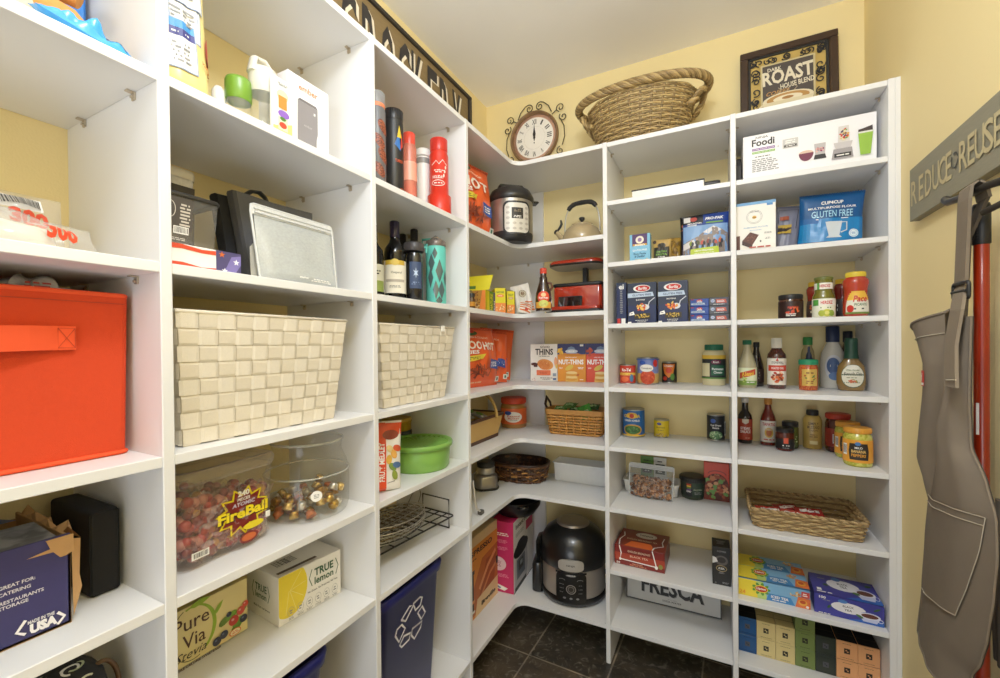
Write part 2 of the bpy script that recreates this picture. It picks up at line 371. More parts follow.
def can(label, loc, r, h, col, fn, group=None, rz=0):
    t = thing('food_can', label, 'can', loc, rz, group); b = MB(); b.lathe(scale_prof(CANP, r, h), TIN, 28); obj('body', b, t)
    w = MB(); F = cyl(lambda q: r*.957+.0004); S = PI*r*.957; pm = M(col, .45)
    w.surf(lambda i, j: F(-S+2*S*i, h*(.05+.9*j), 0), 32, 3, pm, True); fn(w, F, r, h); obj('paper_label', w, t); return t
def carton(name, label, cat, loc, rz, w, d, h, base, fr=None, tp=None, rs=None, ls=None, group=None, bev=.0012, rot=None):
    b = MB(); b.box(-w/2, w/2, -d/2, d/2, 0, h, base, bev)
    if fr: fr(b, front(w, d, h), w, h)
    if tp: tp(b, topf(w, d, h), w, d)
    if rs: rs(b, rside(w, d, h), d, h)
    if ls: ls(b, lside(w, d, h), d, h)
    return solo(name, b, label, cat, loc, rz, group, rot)
def pouch_fn(w, h, d, pinch=.04, gus=True, seed=1, wr=.003):
    q = random.Random(seed); ph = [q.uniform(0, 6.3) for _ in range(6)]
    def shape(i, t):                       # half thickness at side fraction i (-1..1), height fraction t
        v = (1-t)**.55*min(1, t*9+.55) if gus else max(0, math.sin(PI*min(1, max(0, (t-.03)/.94))))**.55
        return d/2*v*math.sqrt(max(0, 1-i*i))**.8
    def wob(i, t): return wr*(math.sin(5*i+9*t+ph[0])*math.sin(7*t+ph[1])+.6*math.sin(11*i-6*t+ph[2]))*math.sin(PI*min(1, max(0, t)))*(1-i*i)
    def width(t): return w/2*(1-pinch*math.sin(PI*t))
    def F(s, t, l):                         # s, t in metres from lower left, front face
        tf = t/h; hw = width(tf); i = (s-w/2)/(w/2); return (i*hw, -shape(i, tf)-wob(i, tf)-l, t)
    def B(s, t, l):
        tf = t/h; hw = width(tf); i = (s-w/2)/(w/2); return (i*hw, shape(i, tf)+wob(-i, tf)*.5+l, t)
    return F, B
def pouch(name, label, cat, loc, rz, w, h, d, mat, deco=None, group=None, rot=None, pinch=.04, gus=True, seed=1, wr=.003, seal=None, back=None):
    F, B = pouch_fn(w, h, d, pinch, gus, seed, wr); b = MB(); b.lift = .0008; b.step = .0002
    b.surf(lambda i, j: F(w*i, h*j, 0), 22, 26, mat); b.surf(lambda i, j: B(w*i, h*j, 0), 22, 26, back or mat, flip=True)
    if gus: b.surf(lambda i, j: (F(w*i, 0, 0)[0], F(w*i, 0, 0)[1]*(1-j)+B(w*i, 0, 0)[1]*j, 0), 22, 1, mat, flip=True)
    if seal:
        b.rect(F, 0, h*.955, w, h, seal, 16, 1); 
        for k in range(26): b.rect(F, w*k/26, h*.957, w*(k+.4)/26, h*.998, mat, 1, 1)
    if deco: deco(b, F, w, h)
    return solo(name, b, label, cat, loc, rz, group, rot)
def blob(b, F, cx, cy, rx, ry, cols, n=40, k=.2, rr=rnd):
    """loose pile of small food pieces printed in a picture"""
    for _ in range(n):
        a = rr.uniform(0, 2*PI); q = math.sqrt(rr.random()); b.ell(F, cx+rx*q*math.cos(a), cy+ry*q*math.sin(a), rx*k*rr.uniform(.6, 1.2), ry*k*rr.uniform(.5, 1.1), rr.choice(cols), 7, rr.uniform(0, 3))
# ================================================================== right bay of the back run
RX0, RX1 = X5+T/2, X6-T/2
# --- row under the top: blender box
z = MZ[1]; yf = -.285; xc, w, h = fitb(743, 876.5, 124.5, yf, z); d = .20
def fr(b, F, w, h):
    pk = M('#EAE6E9', .4, var=.02); b.rect(F, 0, 0, w, h, M('#F3F0F2', .4, var=.01))
    b.text(F, 'NINJA', w*.155, h*.93, h*.055, INK, w*.10); b.text(F, 'Foodi', w*.165, h*.83, h*.15, INK, w*.185, .03)
    b.rect(F, w*.075, h*.665, w*.26, h*.715, M('#8E5FA6')); b.rect(F, w*.075, h*.60, w*.26, h*.645, M('#7DB13C')); b.text(F, 'POWER BLENDER SYSTEM', w*.167, h*.69, h*.02, WHT, w*.17); b.text(F, 'POWER NUTRI DUO', w*.167, h*.622, h*.02, WHT, w*.17)
    b.blur(F, w*.16, h*.53, w*.16, h*.03, INK, 1); b.blur(F, w*.075, h*.35, w*.24, h*.28, GREY, 7, 'l'); b.text(F, '+', w*.285, h*.68, h*.03, INK)
    b.rect(F, w*.32, h*.60, w*.44, h*.79, M('#C9C6C4')); b.rect(F, w*.33, h*.62, w*.43, h*.67, M('#55504E')); b.blur(F, w*.38, h*.73, w*.10, h*.08, WHT, 2); b.blur(F, w*.38, h*.645, w*.08, h*.03, WHT, 1)
    bw = M('#6B2140'); b.ell(F, w*.50, h*.43, w*.055, h*.055, M('#D9B8A6')); b.poly(F, [(w*(.5+.056*math.cos(a)), h*(.43+.16*math.sin(a))) for a in [PI+PI*i/12 for i in range(13)]], bw)
    gp = M('#B9B3B4'); b.poly(F, [(w*.555, h*.27), (w*.65, h*.27), (w*.64, h*.36), (w*.565, h*.36)], INK); b.poly(F, [(w*.567, h*.36), (w*.64, h*.36), (w*.645, h*.58), (w*.56, h*.58)], gp)
    blob(b, F, w*.603, h*.45, w*.028, h*.07, [M('#C2373F'), M('#7A2B5A'), M('#E2A9A0')], 14, .3)
    b.poly(F, [(w*.685, h*.20), (w*.84, h*.20), (w*.83, h*.40), (w*.70, h*.40)], M('#9A9496')); b.rect(F, w*.705, h*.23, w*.825, h*.31, INK); b.blur(F, w*.765, h*.27, w*.10, h*.04, WHT, 1)
    b.poly(F, [(w*.715, h*.40), (w*.82, h*.40), (w*.835, h*.52), (w*.70, h*.52)], M('#C6C0C1')); b.poly(F, [(w*.73, h*.52), (w*.815, h*.52), (w*.808, h*.83), (w*.735, h*.83)], M('#D9D3CF'))
    blob(b, F, w*.772, h*.66, w*.03, h*.11, [M('#C8342B'), M('#E0A531'), M('#6E9A37'), M('#3B2148'), M('#E8D9B0')], 26, .28)
    b.poly(F, [(w*.885, h*.20), (w*.955, h*.20), (w*.972, h*.62), (w*.87, h*.62)], M('#8DB63C')); b.rect(F, w*.868, h*.615, w*.975, h*.645, M('#DCDCD4')); b.poly(F, [(w*.87, h*.645), (w*.97, h*.645), (w*.968, h*.74), (w*.90, h*.70), (w*.872, h*.69)], M('#3D2E2C'))
carton('blender_box', 'long white kitchen blender box with purple and green stripes under its name', 'box', (xc, yf+d/2, z), 0, w, d, h, M('#EFECEE', .4, var=.01), fr, bev=.006)
# dark thing beside it at the left
xb = RX0+.002; wl = (xc-w/2)-xb-.002
b = MB(); b.box(-wl/2, wl/2, -.05, .05, 0, .115, M('#2C241F', .6), .003); b.rect(front(wl, .10, .115), wl*.1, .02, wl*.9, .09, M('#40362E'))
solo('narrow_carton', b, 'narrow dark brown carton wedged between the upright and the long white blender box', 'box', (xb+wl/2, -.17, z))
# --- flour row
z = MZ[2]; yf = -.28
p = on(776.3, 205, y=yf); w = p.x-RX0-.003; h = on(757, 201.5, y=yf).z-z; d = .05
def fr(b, F, w, h):
    blu = M('#6FA6D8'); b.rect(F, 0, h*.945, w, h, blu); b.rect(F, w*.78, h*.90, w*.93, h*.945, M('#4D8BC9'))
    b.ring(F, w*.47, h*.70, w*.20, w*.20, w*.008, GREY); b.ring(F, w*.47, h*.70, w*.17, w*.17, w*.006, GREY); b.ell(F, w*.47, h*.69, w*.055, w*.045, M('#D8A83C')); b.rect(F, w*.42, h*.675, w*.52, h*.69, M('#8A5A1E'))
    b.text(F, 'SIMPLE MILLS', w*.47, h*.80, h*.02, GREY, w*.22); b.text(F, 'ALMOND FLOUR', w*.5, h*.49, h*.026, M('#7FA9CF'), w*.62); b.text(F, 'BROWNIE MIX', w*.5, h*.43, h*.02, M('#7FA9CF'), w*.3)
    b.poly(F, [(w*.16, h*.24), (w*.36, h*.40), (w*.58, h*.33), (w*.42, h*.14)], M('#5A2E20')); b.poly(F, [(w*.16, h*.24), (w*.42, h*.14), (w*.40, h*.07), (w*.15, h*.16)], M('#3C1D14'))
    blob(b, F, w*.37, h*.27, w*.14, h*.06, [M('#7A4633'), M('#8C5A44')], 14, .14); b.rect(F, 0, h*.04, w*.10, h*.34, M('#5A3022')); b.blur(F, w*.80, h*.36, w*.2, h*.04, GREY, 2); b.blur(F, w*.80, h*.25, w*.14, h*.04, GREY, 2)
    b.ell(F, w*.62, h*.2, w*.02, h*.02, INK); b.blur(F, w*.6, h*.09, w*.6, h*.05, M('#B4493B'), 1)
carton('baking_mix_box', 'white baking mix box with a blue top edge and brownie picture', 'box', (RX0+.0015+w/2, yf+d/2, z), 0, w, d, h, M('#F2EEE6', .45, var=.01), fr)
xc, w, h = fitb(776, 797.5, 203, -.2, z)
def de(b, F, w, h):
    b.rect(F, w*.1, h*.40, w*.62, h*.58, M('#C9A53A'), 6, 2); b.rect(F, w*.1, h*.44, w*.62, h*.52, M('#3A2B24'), 6, 2); b.rect(F, w*.15, h*.68, w*.5, h*.76, M('#B75A3A'), 6, 2); b.line(F, [(w*.1, h*.62), (w*.1, h*.9), (w*.85, h*.9), (w*.8, h*.5)], w*.02, INK)
pouch('flour_pouch', 'grey stand-up pouch squeezed between the white brownie box and the blue flour bag', 'pouch', (xc, -.15, z), 0, w*1.25, h, .06, M('#8F8FA0', .35), de, seed=3, seal=M('#77778A'), rot=(rad(-3), rad(5), 0))
xc, w, h = fitb(799.5, 865, 191, -.265, z)
def de(b, F, w, h):
    lb = M('#1678B6', .3); b.poly(F, [(w*.02, h*.0), (w*.98, 0), (w*.98, h*.48), (w*.02, h*.40)], lb) if False else b.rect(F, w*.01, 0, w*.99, h*.50, lb, 18, 10)
    b.rect(F, w*.01, h*.42, w*.30, h*.52, M('#10589A'), 6, 3)
    b.text(F, 'CUP4CUP', w*.5, h*.80, h*.065, WHT, w*.34, .03); b.text(F, 'MULTIPURPOSE FLOUR', w*.5, h*.705, h*.042, WHT, w*.74); b.text(F, 'GLUTEN FREE', w*.5, h*.585, h*.125, M('#A9DDF3'), w*.64, 0); b.line(F, [(w*.25, h*.49), (w*.75, h*.49)], h*.012, WHT)
    cup = M('#C3CBD0'); b.poly(F, [(w*.40, h*.43), (w*.66, h*.43), (w*.62, h*.17), (w*.66, h*.13), (w*.42, h*.13), (w*.46, h*.17)], cup); b.line(F, [(w*.65, h*.41), (w*.73, h*.41), (w*.73, h*.26), (w*.64, h*.22)], w*.02, cup)
    b.ell(F, w*.84, h*.20, w*.075, w*.075, M('#E3EEF2')); b.ring(F, w*.84, h*.20, w*.06, w*.06, w*.006, M('#5FA6CF')); b.blur(F, w*.84, h*.2, w*.07, h*.04, M('#3D86BD'), 2)
    b.rect(F, w*.01, 0, w*.99, h*.06, M('#6B5348'), 16, 1); b.text(F, 'WHOLESOME FLOUR BLEND', w*.5, h*.03, h*.03, WHT, w*.5)
pouch('flour_bag', 'blue gluten free flour bag with a measuring cup picture', 'bag', (xc, -.215, z), rad(-2), w*1.03, h, .09, M('#0F5088', .3), de, seed=5, seal=M('#0B4274'), rot=(rad(2), rad(3), rad(-2)))
# --- salsa row
z = MZ[3]
JAR = [(.86, 0), (.97, .025), (1, .08), (1, .74), (.93, .82), (.80, .86), (.80, .95), (.79, .97)]
SAL = [(.80, 0), (.92, .03), (.97, .12), (.95, .38), (.86, .50), (.90, .62), (1, .74), (.98, .82), (.72, .89), (.72, .96)]
GSAL = [(.95, 0), (1, .03), (1, .48), (.97, .55), (.80, .62), (.78, .68), (.80, .86), (.78, .90), (.76, .96)]
x, y, r, h = vfit(778, 803.5, 294.7, 317.5, z, y=-.22)
def wr(b, F, r, a, c): 
    b.text(F, 'PEPPER', .1*r, a+(c-a)*.62, (c-a)*.12, M('#C8412D'), r*.9); blob(b, F, 0, a+(c-a)*.42, r*.5, (c-a)*.2, [M('#D2432A'), M('#E0662F')], 14, .3); b.blur(F, -r*.1, a+(c-a)*.18, r*1.1, (c-a)*.18, WHT, 2)
vessel('sauce_jar', 'squat dark red relish jar with a black lid', 'jar', (x, y, z), [(.9, 0), (1, .05), (1, .74), (.92, .82), (.92, .97)], M('#3A120D', .12, coat=.5), r, h, (BLK, .80, 1, .97), (.06, .72, M('#2B120F', .4), wr))
x, y, r, h = vfit(806, 824, 282, 317, z, y=-.13)
vessel('salsa_jar', 'red salsa jar with a yellow lid, hidden behind the green salsa jar', 'jar', (x, y, z), SAL, M('#8F2216', .12, coat=.5), r, h, (M('#E0B72C'), .88, 1, .76), (.08, .5, M('#3A2422'), lambda b, F, r, a, c: blob(b, F, -.4*r, (a+c)/2, r*.3, (c-a)*.3, [M('#D9682F'), M('#E8D9B0')], 8, .4)))
x, y, r, h = vfit(812, 835.5, 277, 316.5, z, y=-.235)
def wr(b, F, r, a, c):
    b.rect(F, -PI*r*.9, a+(c-a)*.62, PI*r*.9, a+(c-a)*.95, M('#F0EDE2'), 28, 1); b.rect(F, -PI*r*.4, a+(c-a)*.62, -r*.62, a+(c-a)*.95, M('#4E9A3B'), 6, 1); b.text(F, 'HERDEZ', .1*r, a+(c-a)*.78, (c-a)*.18, RED, r*1.05, .03); b.blur(F, 0, a+(c-a)*.5, r*1.1, (c-a)*.12, M('#3F6A2D'), 1)
    b.ell(F, .1*r, a+(c-a)*.22, r*.42, (c-a)*.2, M('#C9C83A')); b.ell(F, -.35*r, a+(c-a)*.2, r*.3, (c-a)*.17, M('#A9B53A')); b.ell(F, .5*r, a+(c-a)*.2, r*.3, (c-a)*.17, M('#8CA63A')); b.ell(F, .1*r, a+(c-a)*.22, r*.2, (c-a)*.1, M('#DFDB7A'))
t = vessel('salsa_jar', 'green salsa jar with an olive lid and white label', 'jar', (x, y, z), GSAL, M('#6D6A22', .12, coat=.6), r, h, (M('#6B7030', .35), .93, 1, .82), (.03, .47, M('#E9E8D2'), wr))
b = MB(); F = cyl(r*.80); b.surf(lambda i, j: F((-1+2*i)*PI*r*.79, h*(.70+.15*j), .0004), 28, 1, M('#F0EDE2')); b.rect(F, -r*.75, h*.70, -r*.5, h*.85, M('#4E9A3B'), 3, 1); b.text(F, 'HERDEZ', 0, h*.775, h*.07, RED, r*.95, .03); obj('neck_label', b, t)
x, y, r, h = vfit(833, 852, 279, 316, z, y=-.13)
vessel('salsa_jar', 'dark red salsa jar with a yellow lid, behind the large hourglass salsa jar', 'jar', (x, y, z), SAL, M('#6A1A12', .12, coat=.5), r, h, (M('#E0B72C'), .88, 1, .76), (.08, .5, M('#2C2422'), lambda b, F, r, a, c: b.blur(F, -.3*r, (a+c)/2, r, (c-a)*.5, WHT, 2)))
x, y, r, h = vfit(842, 869.5, 272, 315.5, z, y=-.24)
def wr(b, F, r, a, c):
    H_ = c-a; lab = M('#E7E2CF'); b.poly(F, [(r*.95*math.cos(t)*1., a+H_*.10+H_*.80*max(0, math.sin(t))) for t in [PI*i/18 for i in range(19)]], lab) if False else None
    for k in range(12): 
        q = k/12; b.rect(F, -r*math.sqrt(1-q*q*.9), a+H_*(.1+.8*q), r*math.sqrt(1-q*q*.9), a+H_*(.1+.8*(q+1/11)), lab if q < .55 else M('#E8B53A'), 14, 1)
    b.text(F, 'Pace', .15*r, a+H_*.62, H_*.24, RED, r*1.0, .03, sh=.2); b.text(F, 'PICANTE', .15*r, a+H_*.40, H_*.10, M('#3A6B38'), r*.9, .02); b.blur(F, .1*r, a+H_*.24, r*1.2, H_*.1, INK, 1); b.ell(F, -.6*r, a+H_*.25, r*.26, H_*.14, RED); b.rect(F, -r, a+H_*.05, r, a+H_*.12, M('#6F8A34'), 12, 1)
vessel('salsa_jar', 'large hourglass jar of red salsa with a yellow lid and pale label', 'jar', (x, y, z), SAL, M('#B4361F', .14, coat=.6), r, h, (M('#E6C93A'), .89, 1, .76), (.04, .62, None, wr))
# --- dressing row
z = MZ[4]
BOT = [(.9, 0), (1, .03), (1, .40), (.93, .50), (.55, .72), (.40, .82), (.38, .92), (.36, .97)]
x, y, r, h = vfit(737.5, 757, 340, 388, z)
def wr(b, F, r, a, c):
    H_ = c-a; b.rect(F, -r*1.2, a, r*1.2, a+H_*.25, M('#7FA246'), 14, 1); b.rect(F, -r*1.2, a+H_*.25, r*1.2, a+H_*.9, M('#DDE3BE'), 14, 1); b.poly(F, [(-r*.9, a+H_*.35), (r*.9, a+H_*.62), (r*.9, a+H_*.95), (-r*.9, a+H_*.7)], M('#C8452B')); b.text(F, 'Alessi', 0, a+H_*.65, H_*.25, M('#F2C53A'), r*1.3, .03, rot=.13); blob(b, F, -r*.4, a+H_*.35, r*.3, H_*.15, [M('#6E9A37'), M('#B9CE6A')], 10, .4); b.blur(F, .3*r, a+H_*.17, r*.9, H_*.1, WHT, 1)
vessel('vinegar_bottle', 'tapered clear bottle of pale vinegar with a green cap', 'bottle', (max(x, RX0+r+.001), y, z), BOT, M('#B7AE8C', .08, coat=1), r, h, (M('#1E6B4A'), .90, 1, .46), (.06, .42, M('#DDE3BE'), wr), cap='cap')
x, y, r, h = vfit(749, 764, 342, 386, z, y=-.09)
vessel('sauce_bottle', 'dark brown bottle with a black cap, tucked behind the pale vinegar bottle', 'bottle', (x, y, z), BOT, M('#20110C', .1, coat=1), r, h, (BLK, .88, 1, .42), (.1, .4, M('#33201A'), lambda b, F, r, a, c: b.blur(F, 0, (a+c)/2, r, (c-a)*.6, GREY, 3)), cap='cap')
x, y, r, h = vfit(767, 786.5, 338, 389, z)
def wr(b, F, r, a, c):
    H_ = c-a; b.rect(F, -r*1.1, a+H_*.52, r*1.1, a+H_*.74, M('#C43A26'), 12, 1); b.text(F, 'STONEWALL', 0, a+H_*.84, H_*.09, INK, r*1.3); b.text(F, 'ROASTED CHILI', 0, a+H_*.63, H_*.08, WHT, r*1.3); b.poly(F, [(-r*.2, a+H_*.9), (r*.1, a+H_*.9), (-.05*r, a+H_*1.04)], RED); blob(b, F, 0, a+H_*.28, r*.75, H_*.2, [M('#D9682F'), M('#B93A1E'), M('#8A3A22'), M('#E8B08A')], 26, .3)
vessel('sauce_bottle', 'brown bottle of chili sauce with a cream cap and white label', 'bottle', (x, y, z), [(.9, 0), (1, .03), (1, .60), (.94, .68), (.55, .78), (.50, .84), (.50, .97)], M('#4A1D12', .1, coat=1), r, h, (M('#E8E2D2'), .80, 1, .56), (.08, .60, M('#E9E3D6'), wr), cap='cap')
x, y, r, h = vfit(798.5, 818.3, 359.5, 390.5, z)
def wr(b, F, r, a, c):
    H_ = c-a; b.rect(F, -r*.85, a+H_*.05, r*.85, a+H_*.95, M('#D9B45A', .3, .3), 12, 1); blob(b, F, -r*.45, a+H_*.5, r*.16, H_*.12, [RED, M('#5A7A3A')], 5, .5); blob(b, F, r*.4, a+H_*.5, r*.16, H_*.12, [RED, M('#5A7A3A')], 5, .5); b.blur(F, 0, a+H_*.75, r*.9, H_*.12, M('#7A3A20'), 1); b.blur(F, 0, a+H_*.25, r*.8, H_*.2, M('#8A4A28'), 2)
vessel('chili_jar', 'jar of crushed red chili with a green lid and gold label', 'jar', (x, y, z), [(.93, 0), (1, .04), (1, .72), (.93, .80), (.90, .83)], M('#A6331C', .16, coat=.5, col2='#D0702F', scale=300), r, h, (M('#1F8A5E'), .83, 1, 1.0), (.12, .72, None, wr))
yc_ = y+r+.020
x, y, r, h = vfit(801, 814.5, 337, 387, z, y=-.052)
vessel('dressing_bottle', 'tall bottle with a green cap standing behind the red pepper jar', 'bottle', (x, y, z), [(1, 0), (1.05, .03), (1.05, .62), (.95, .72), (.66, .80), (.66, .97)], M('#A99A6A', .1, coat=1), r, h, (M('#2E7D3A'), .84, 1, .72), (.1, .55, M('#DAD3B8'), lambda b, F, r, a, c: b.blur(F, 0, (a+c)/2, r, (c-a)*.5, INK, 3)), cap='cap')
x2, y2, r2, h2 = vfit(804, 814, 346.5, 388, z, y=yc_)
vessel('squeeze_bottle', 'small bottle with a pointed navy cap behind the crushed chili jar', 'bottle', (x2, yc_, z), [(.95, 0), (1, .03), (1, .62), (.8, .70), (.62, .74), (.6, .80), (.3, .88), (.25, .98), (.2, 1)], M('#24304F', .3), r2, h2, (M('#1C2647'), .62, .72, .85), None, cap='cap')
x, y, r, h = vfit(819.5, 846, 325, 388.5, z, y=-.060); h = min(h, MZ[3]-T-z-.004)
def wr(b, F, r, a, c): H_ = c-a; b.ell(F, -r*.1, a+H_*.55, r*.7, H_*.42, M('#D8D8DC')); b.ell(F, -r*.15, a+H_*.6, r*.5, H_*.28, M('#46608F')); b.ell(F, 0, a+H_*.25, r*.5, H_*.14, M('#5A78A8')); b.blur(F, -r*.1, a+H_*.6, r*.6, H_*.14, WHT, 1)
vessel('dressing_bottle', 'large white ranch bottle with a tall navy cap', 'bottle', (x, y, z), [(.9, 0), (1, .03), (1, .42), (.9, .56), (.6, .68), (.45, .74), (.45, .97)], M('#D6D0C2', .2, coat=.5), r, h, (M('#1D2A4A'), .74, 1, .52), (.08, .55, None, wr), cap='cap')
x, y, r, h = vfit(842, 860, 331, 389, z, y=-.030)
vessel('syrup_bottle', 'dark brown syrup bottle with a black cap, half hidden behind the green-necked dressing', 'bottle', (x, y, z), [(.9, 0), (1, .03), (1, .5), (.85, .62), (.55, .74), (.45, .8), (.45, .97)], M('#4A1F14', .1, coat=1), r, h, (M('#20242E'), .80, 1, .55), (.15, .5, M('#5A2A1C'), lambda b, F, r, a, c: b.blur(F, 0, (a+c)/2, r, (c-a)*.5, M('#C9A25A'), 2)), cap='cap')
x, y, r, h = vfit(836, 866.5, 338, 391.5, z)
def wr(b, F, r, a, c):
    H_ = c-a; b.ell(F, 0, a+H_*.48, r*.85, H_*.46, M('#4A5A3A')); b.ell(F, 0, a+H_*.48, r*.80, H_*.43, M('#DDD8C2')); b.ell(F, 0, a+H_*.82, r*.45, H_*.10, M('#E9E4D4')); b.text(F, 'Olive Garden', 0, a+H_*.72, H_*.07, M('#5A6A3A'), r*.9, sh=.2); b.text(F, 'Ranch Dip', 0, a+H_*.57, H_*.13, M('#3A3A2A'), r*1.25, .01, sh=.2); b.blur(F, -.1*r, a+H_*.42, r*.9, H_*.06, M('#7A7A5A'), 1); blob(b, F, .1*r, a+H_*.27, r*.35, H_*.09, [M('#C9633A'), M('#8AA04A')], 10, .35)
t = vessel('dressing_bottle', 'round bellied bottle of tan dressing with a dark green wrapped neck', 'bottle', (x, y, z), [(.75, 0), (.9, .02), (1, .14), (1, .30), (.90, .46), (.52, .60), (.42, .66), (.40, .97)], M('#8A6A36', .12, coat=.8), r, h, (M('#1E4A38', .35), .72, 1, .42), (.05, .53, None, wr), cap='cap', sy=.62)
b = MB(); F = cyl(lambda q: r*(.43+.10*max(0, (.72*h-q)/(.12*h))), 0, 0); b.surf(lambda i, j: F((-1+2*i)*PI*r*.42, h*(.61+.36*j), .0006), 20, 4, M('#1E4A38', .4)); b.line(F, [(-r*.6, h*.68), (r*.6, h*.76)], h*.02, M('#CFC9B0')); b.line(F, [(-r*.6, h*.80), (r*.6, h*.88)], h*.012, M('#7A9A7A')); obj('neck_wrap', b, t)
# --- sauce and pickle row
z = MZ[5]
x, y, r, h = vfit(737.8, 752.5, 398, 443.5, z)
def wr(b, F, r, a, c): H_ = c-a; b.rect(F, -r*1.2, a, r*1.2, c, M('#A83A22'), 14, 1); b.poly(F, [(-r*.45, c), (r*.45, c), (r*.45, c-H_*.16), (0, c-H_*.24), (-r*.45, c-H_*.16)], M('#D9CFBE')); b.text(F, 'STEAK', 0, a+H_*.56, H_*.13, WHT, r*1.45, .02); b.text(F, 'SAUCE', 0, a+H_*.40, H_*.13, WHT, r*1.45, .02); b.blur(F, .3*r, a+H_*.1, r*.8, H_*.06, M('#E8B08A'), 1)
vessel('steak_sauce_bottle', 'slim black bottle of steak sauce with a brick red label', 'bottle', (max(x, RX0+r+.001), y, z), [(.95, 0), (1, .03), (1, .55), (.90, .63), (.50, .72), (.45, .78), (.45, .9)], M('#150D0B', .1, coat=1), r, h, (M('#E6E2DA'), .90, 1, .50), (.08, .54, M('#A83A22'), wr), cap='cap')
x, y, r, h = vfit(760, 776.5, 398, 445.5, z)
def wr(b, F, r, a, c): H_ = c-a; b.text(F, 'TAPATIO', 0, a+H_*.84, H_*.15, M('#B8231C'), r*1.7, .03); b.ell(F, 0, a+H_*.45, r*.55, H_*.24, M('#D8B04A')); b.ell(F, 0, a+H_*.45, r*.35, H_*.18, M('#B9632F')); b.ell(F, 0, a+H_*.60, r*.5, H_*.05, M('#D0B58A')); b.blur(F, 0, a+H_*.12, r*1.4, H_*.1, RED, 1)
vessel('hot_sauce_bottle', 'hot sauce bottle with a white label and orange neck', 'bottle', (x, y, z), [(.95, 0), (1, .03), (1, .52), (.85, .62), (.48, .76), (.42, .82), (.42, .97)], M('#6E1C10', .1, coat=1), r, h, (M('#C98A3A'), .86, 1, .48), (.07, .52, M('#E6E0D2'), wr), cap='cap')
x, y, r, h = vfit(781.5, 799, 421.5, 448, z, y=-.075)
vessel('olive_jar', 'small black-lidded jar of green olives, second row behind the tapenade jar', 'jar', (x, y, z), JAR, M('#54602A', .12, coat=.6), r, h, (BLK, .80, 1, .95), (.1, .65, None, lambda b, F, r, a, c: b.blur(F, .4*r, (a+c)/2, r, (c-a)*.5, M('#B9C27A'), 3)))
x, y, r, h = vfit(775.5, 794.5, 428, 451.5, z)
def wr(b, F, r, a, c): H_ = c-a; b.rect(F, -r*.25, a+H_*.55, r*.25, a+H_*1.1, M('#D9502F'), 6, 1); b.blur(F, 0, a+H_*.35, r*1.1, H_*.18, WHT, 1); b.blur(F, 0, a+H_*.12, r*.8, H_*.12, GREY, 1)
vessel('tapenade_jar', 'small jar of dark red spread with a black label and orange tab', 'jar', (x, y, z), JAR, M('#5A2014', .12, coat=.6), r, h, (BLK, .80, 1, .95), (.1, .55, M('#161414'), wr))
x, y, r, h = vfit(802.5, 822.5, 410, 449.5, z)
def wr(b, F, r, a, c): H_ = c-a; b.text(F, "SIMPLY", 0, a+H_*.83, H_*.10, M('#5A4220'), r*1.1, .02); b.text(F, 'MUSTARD', 0, a+H_*.70, H_*.11, M('#5A4220'), r*1.3, .02); b.text(F, 'DIJON', 0, a+H_*.58, H_*.08, M('#7A5A2A'), r*.9, .02); b.blur(F, 0, a+H_*.40, r*.9, H_*.14, M('#8A6A3A'), 2); b.rect(F, -r*.4, a+H_*.1, r*.4, a+H_*.22, M('#E8D9A0'), 6, 1)
vessel('mustard_bottle', 'squeeze bottle of pale mustard with a black cap', 'bottle', (x, y, z), [(.9, 0), (1, .03), (.98, .5), (1, .72), (.85, .82), (.62, .87)], M('#C0A052', .3, coat=.3), r, h, (BLK, .86, 1, .62), (.05, .78, None, wr), cap='cap', sy=.75)
x, y, r, h = vfit(825, 851, 413.5, 451, z, y=-.075)
vessel('pepper_jar', 'large dark jar of roasted peppers with a red lid', 'jar', (x, y, z), JAR, M('#4A1A14', .12, coat=.6), r, h, (M('#B8371F'), .86, 1, .98), (.15, .62, M('#8A2A1C'), lambda b, F, r, a, c: (b.bars(F, -r*.6, a+(c-a)*.2, -r*.1, c-(c-a)*.3, WHT, INK, 14), b.blur(F, r*.2, a+(c-a)*.8, r*.6, (c-a)*.1, WHT, 1))))
def banana(b, F, r, a, c):
    H_ = c-a; b.rect(F, -r*1.15, a, r*1.15, c, M('#E39A2A'), 16, 1); b.poly(F, [(-r*.55, a+H_*.12), (r*.7, a+H_*.12), (r*.75, a+H_*.5), (r*.65, a+H_*.85), (-r*.55, a+H_*.85), (-r*.62, a+H_*.5)], M('#221B18')); b.ell(F, 0, a+H_*.84, r*.2, H_*.08, M('#3B6FB0')); b.text(F, 'BANANA', .05*r, a+H_*.50, H_*.13, M('#E9C06A'), r*.95, .02); b.text(F, 'PEPPERS', .05*r, a+H_*.32, H_*.13, M('#E39A2A'), r*.95, .02); b.bars(F, -r*1.1, a+H_*.3, -r*.75, a+H_*.8, WHT, INK, 10); b.text(F, 'MILD', .05*r, a+H_*.66, H_*.08, WHT, r*.5)
for (u0, u1, vt, vb, lab, yy) in ((834.5, 861, 422, 459, 'jar of banana pepper rings with an orange lid, the rear one of two', None), (842.5, 873, 427.5, 467.5, 'jar of banana pepper rings with an orange lid, the front one of two', None)):
    x, y, r, h = vfit(u0, u1, vt, vb, z)
    vessel('pickle_jar', lab, 'jar', (x, y, z), JAR, M('#A9A92E', .12, coat=.7, col2='#CFC95A', scale=90), r, h, (M('#DE9A34', .35), .86, 1, .93), (.12, .70, M('#E39A2A'), banana), group='jars of banana peppers', rz=rad(-12))
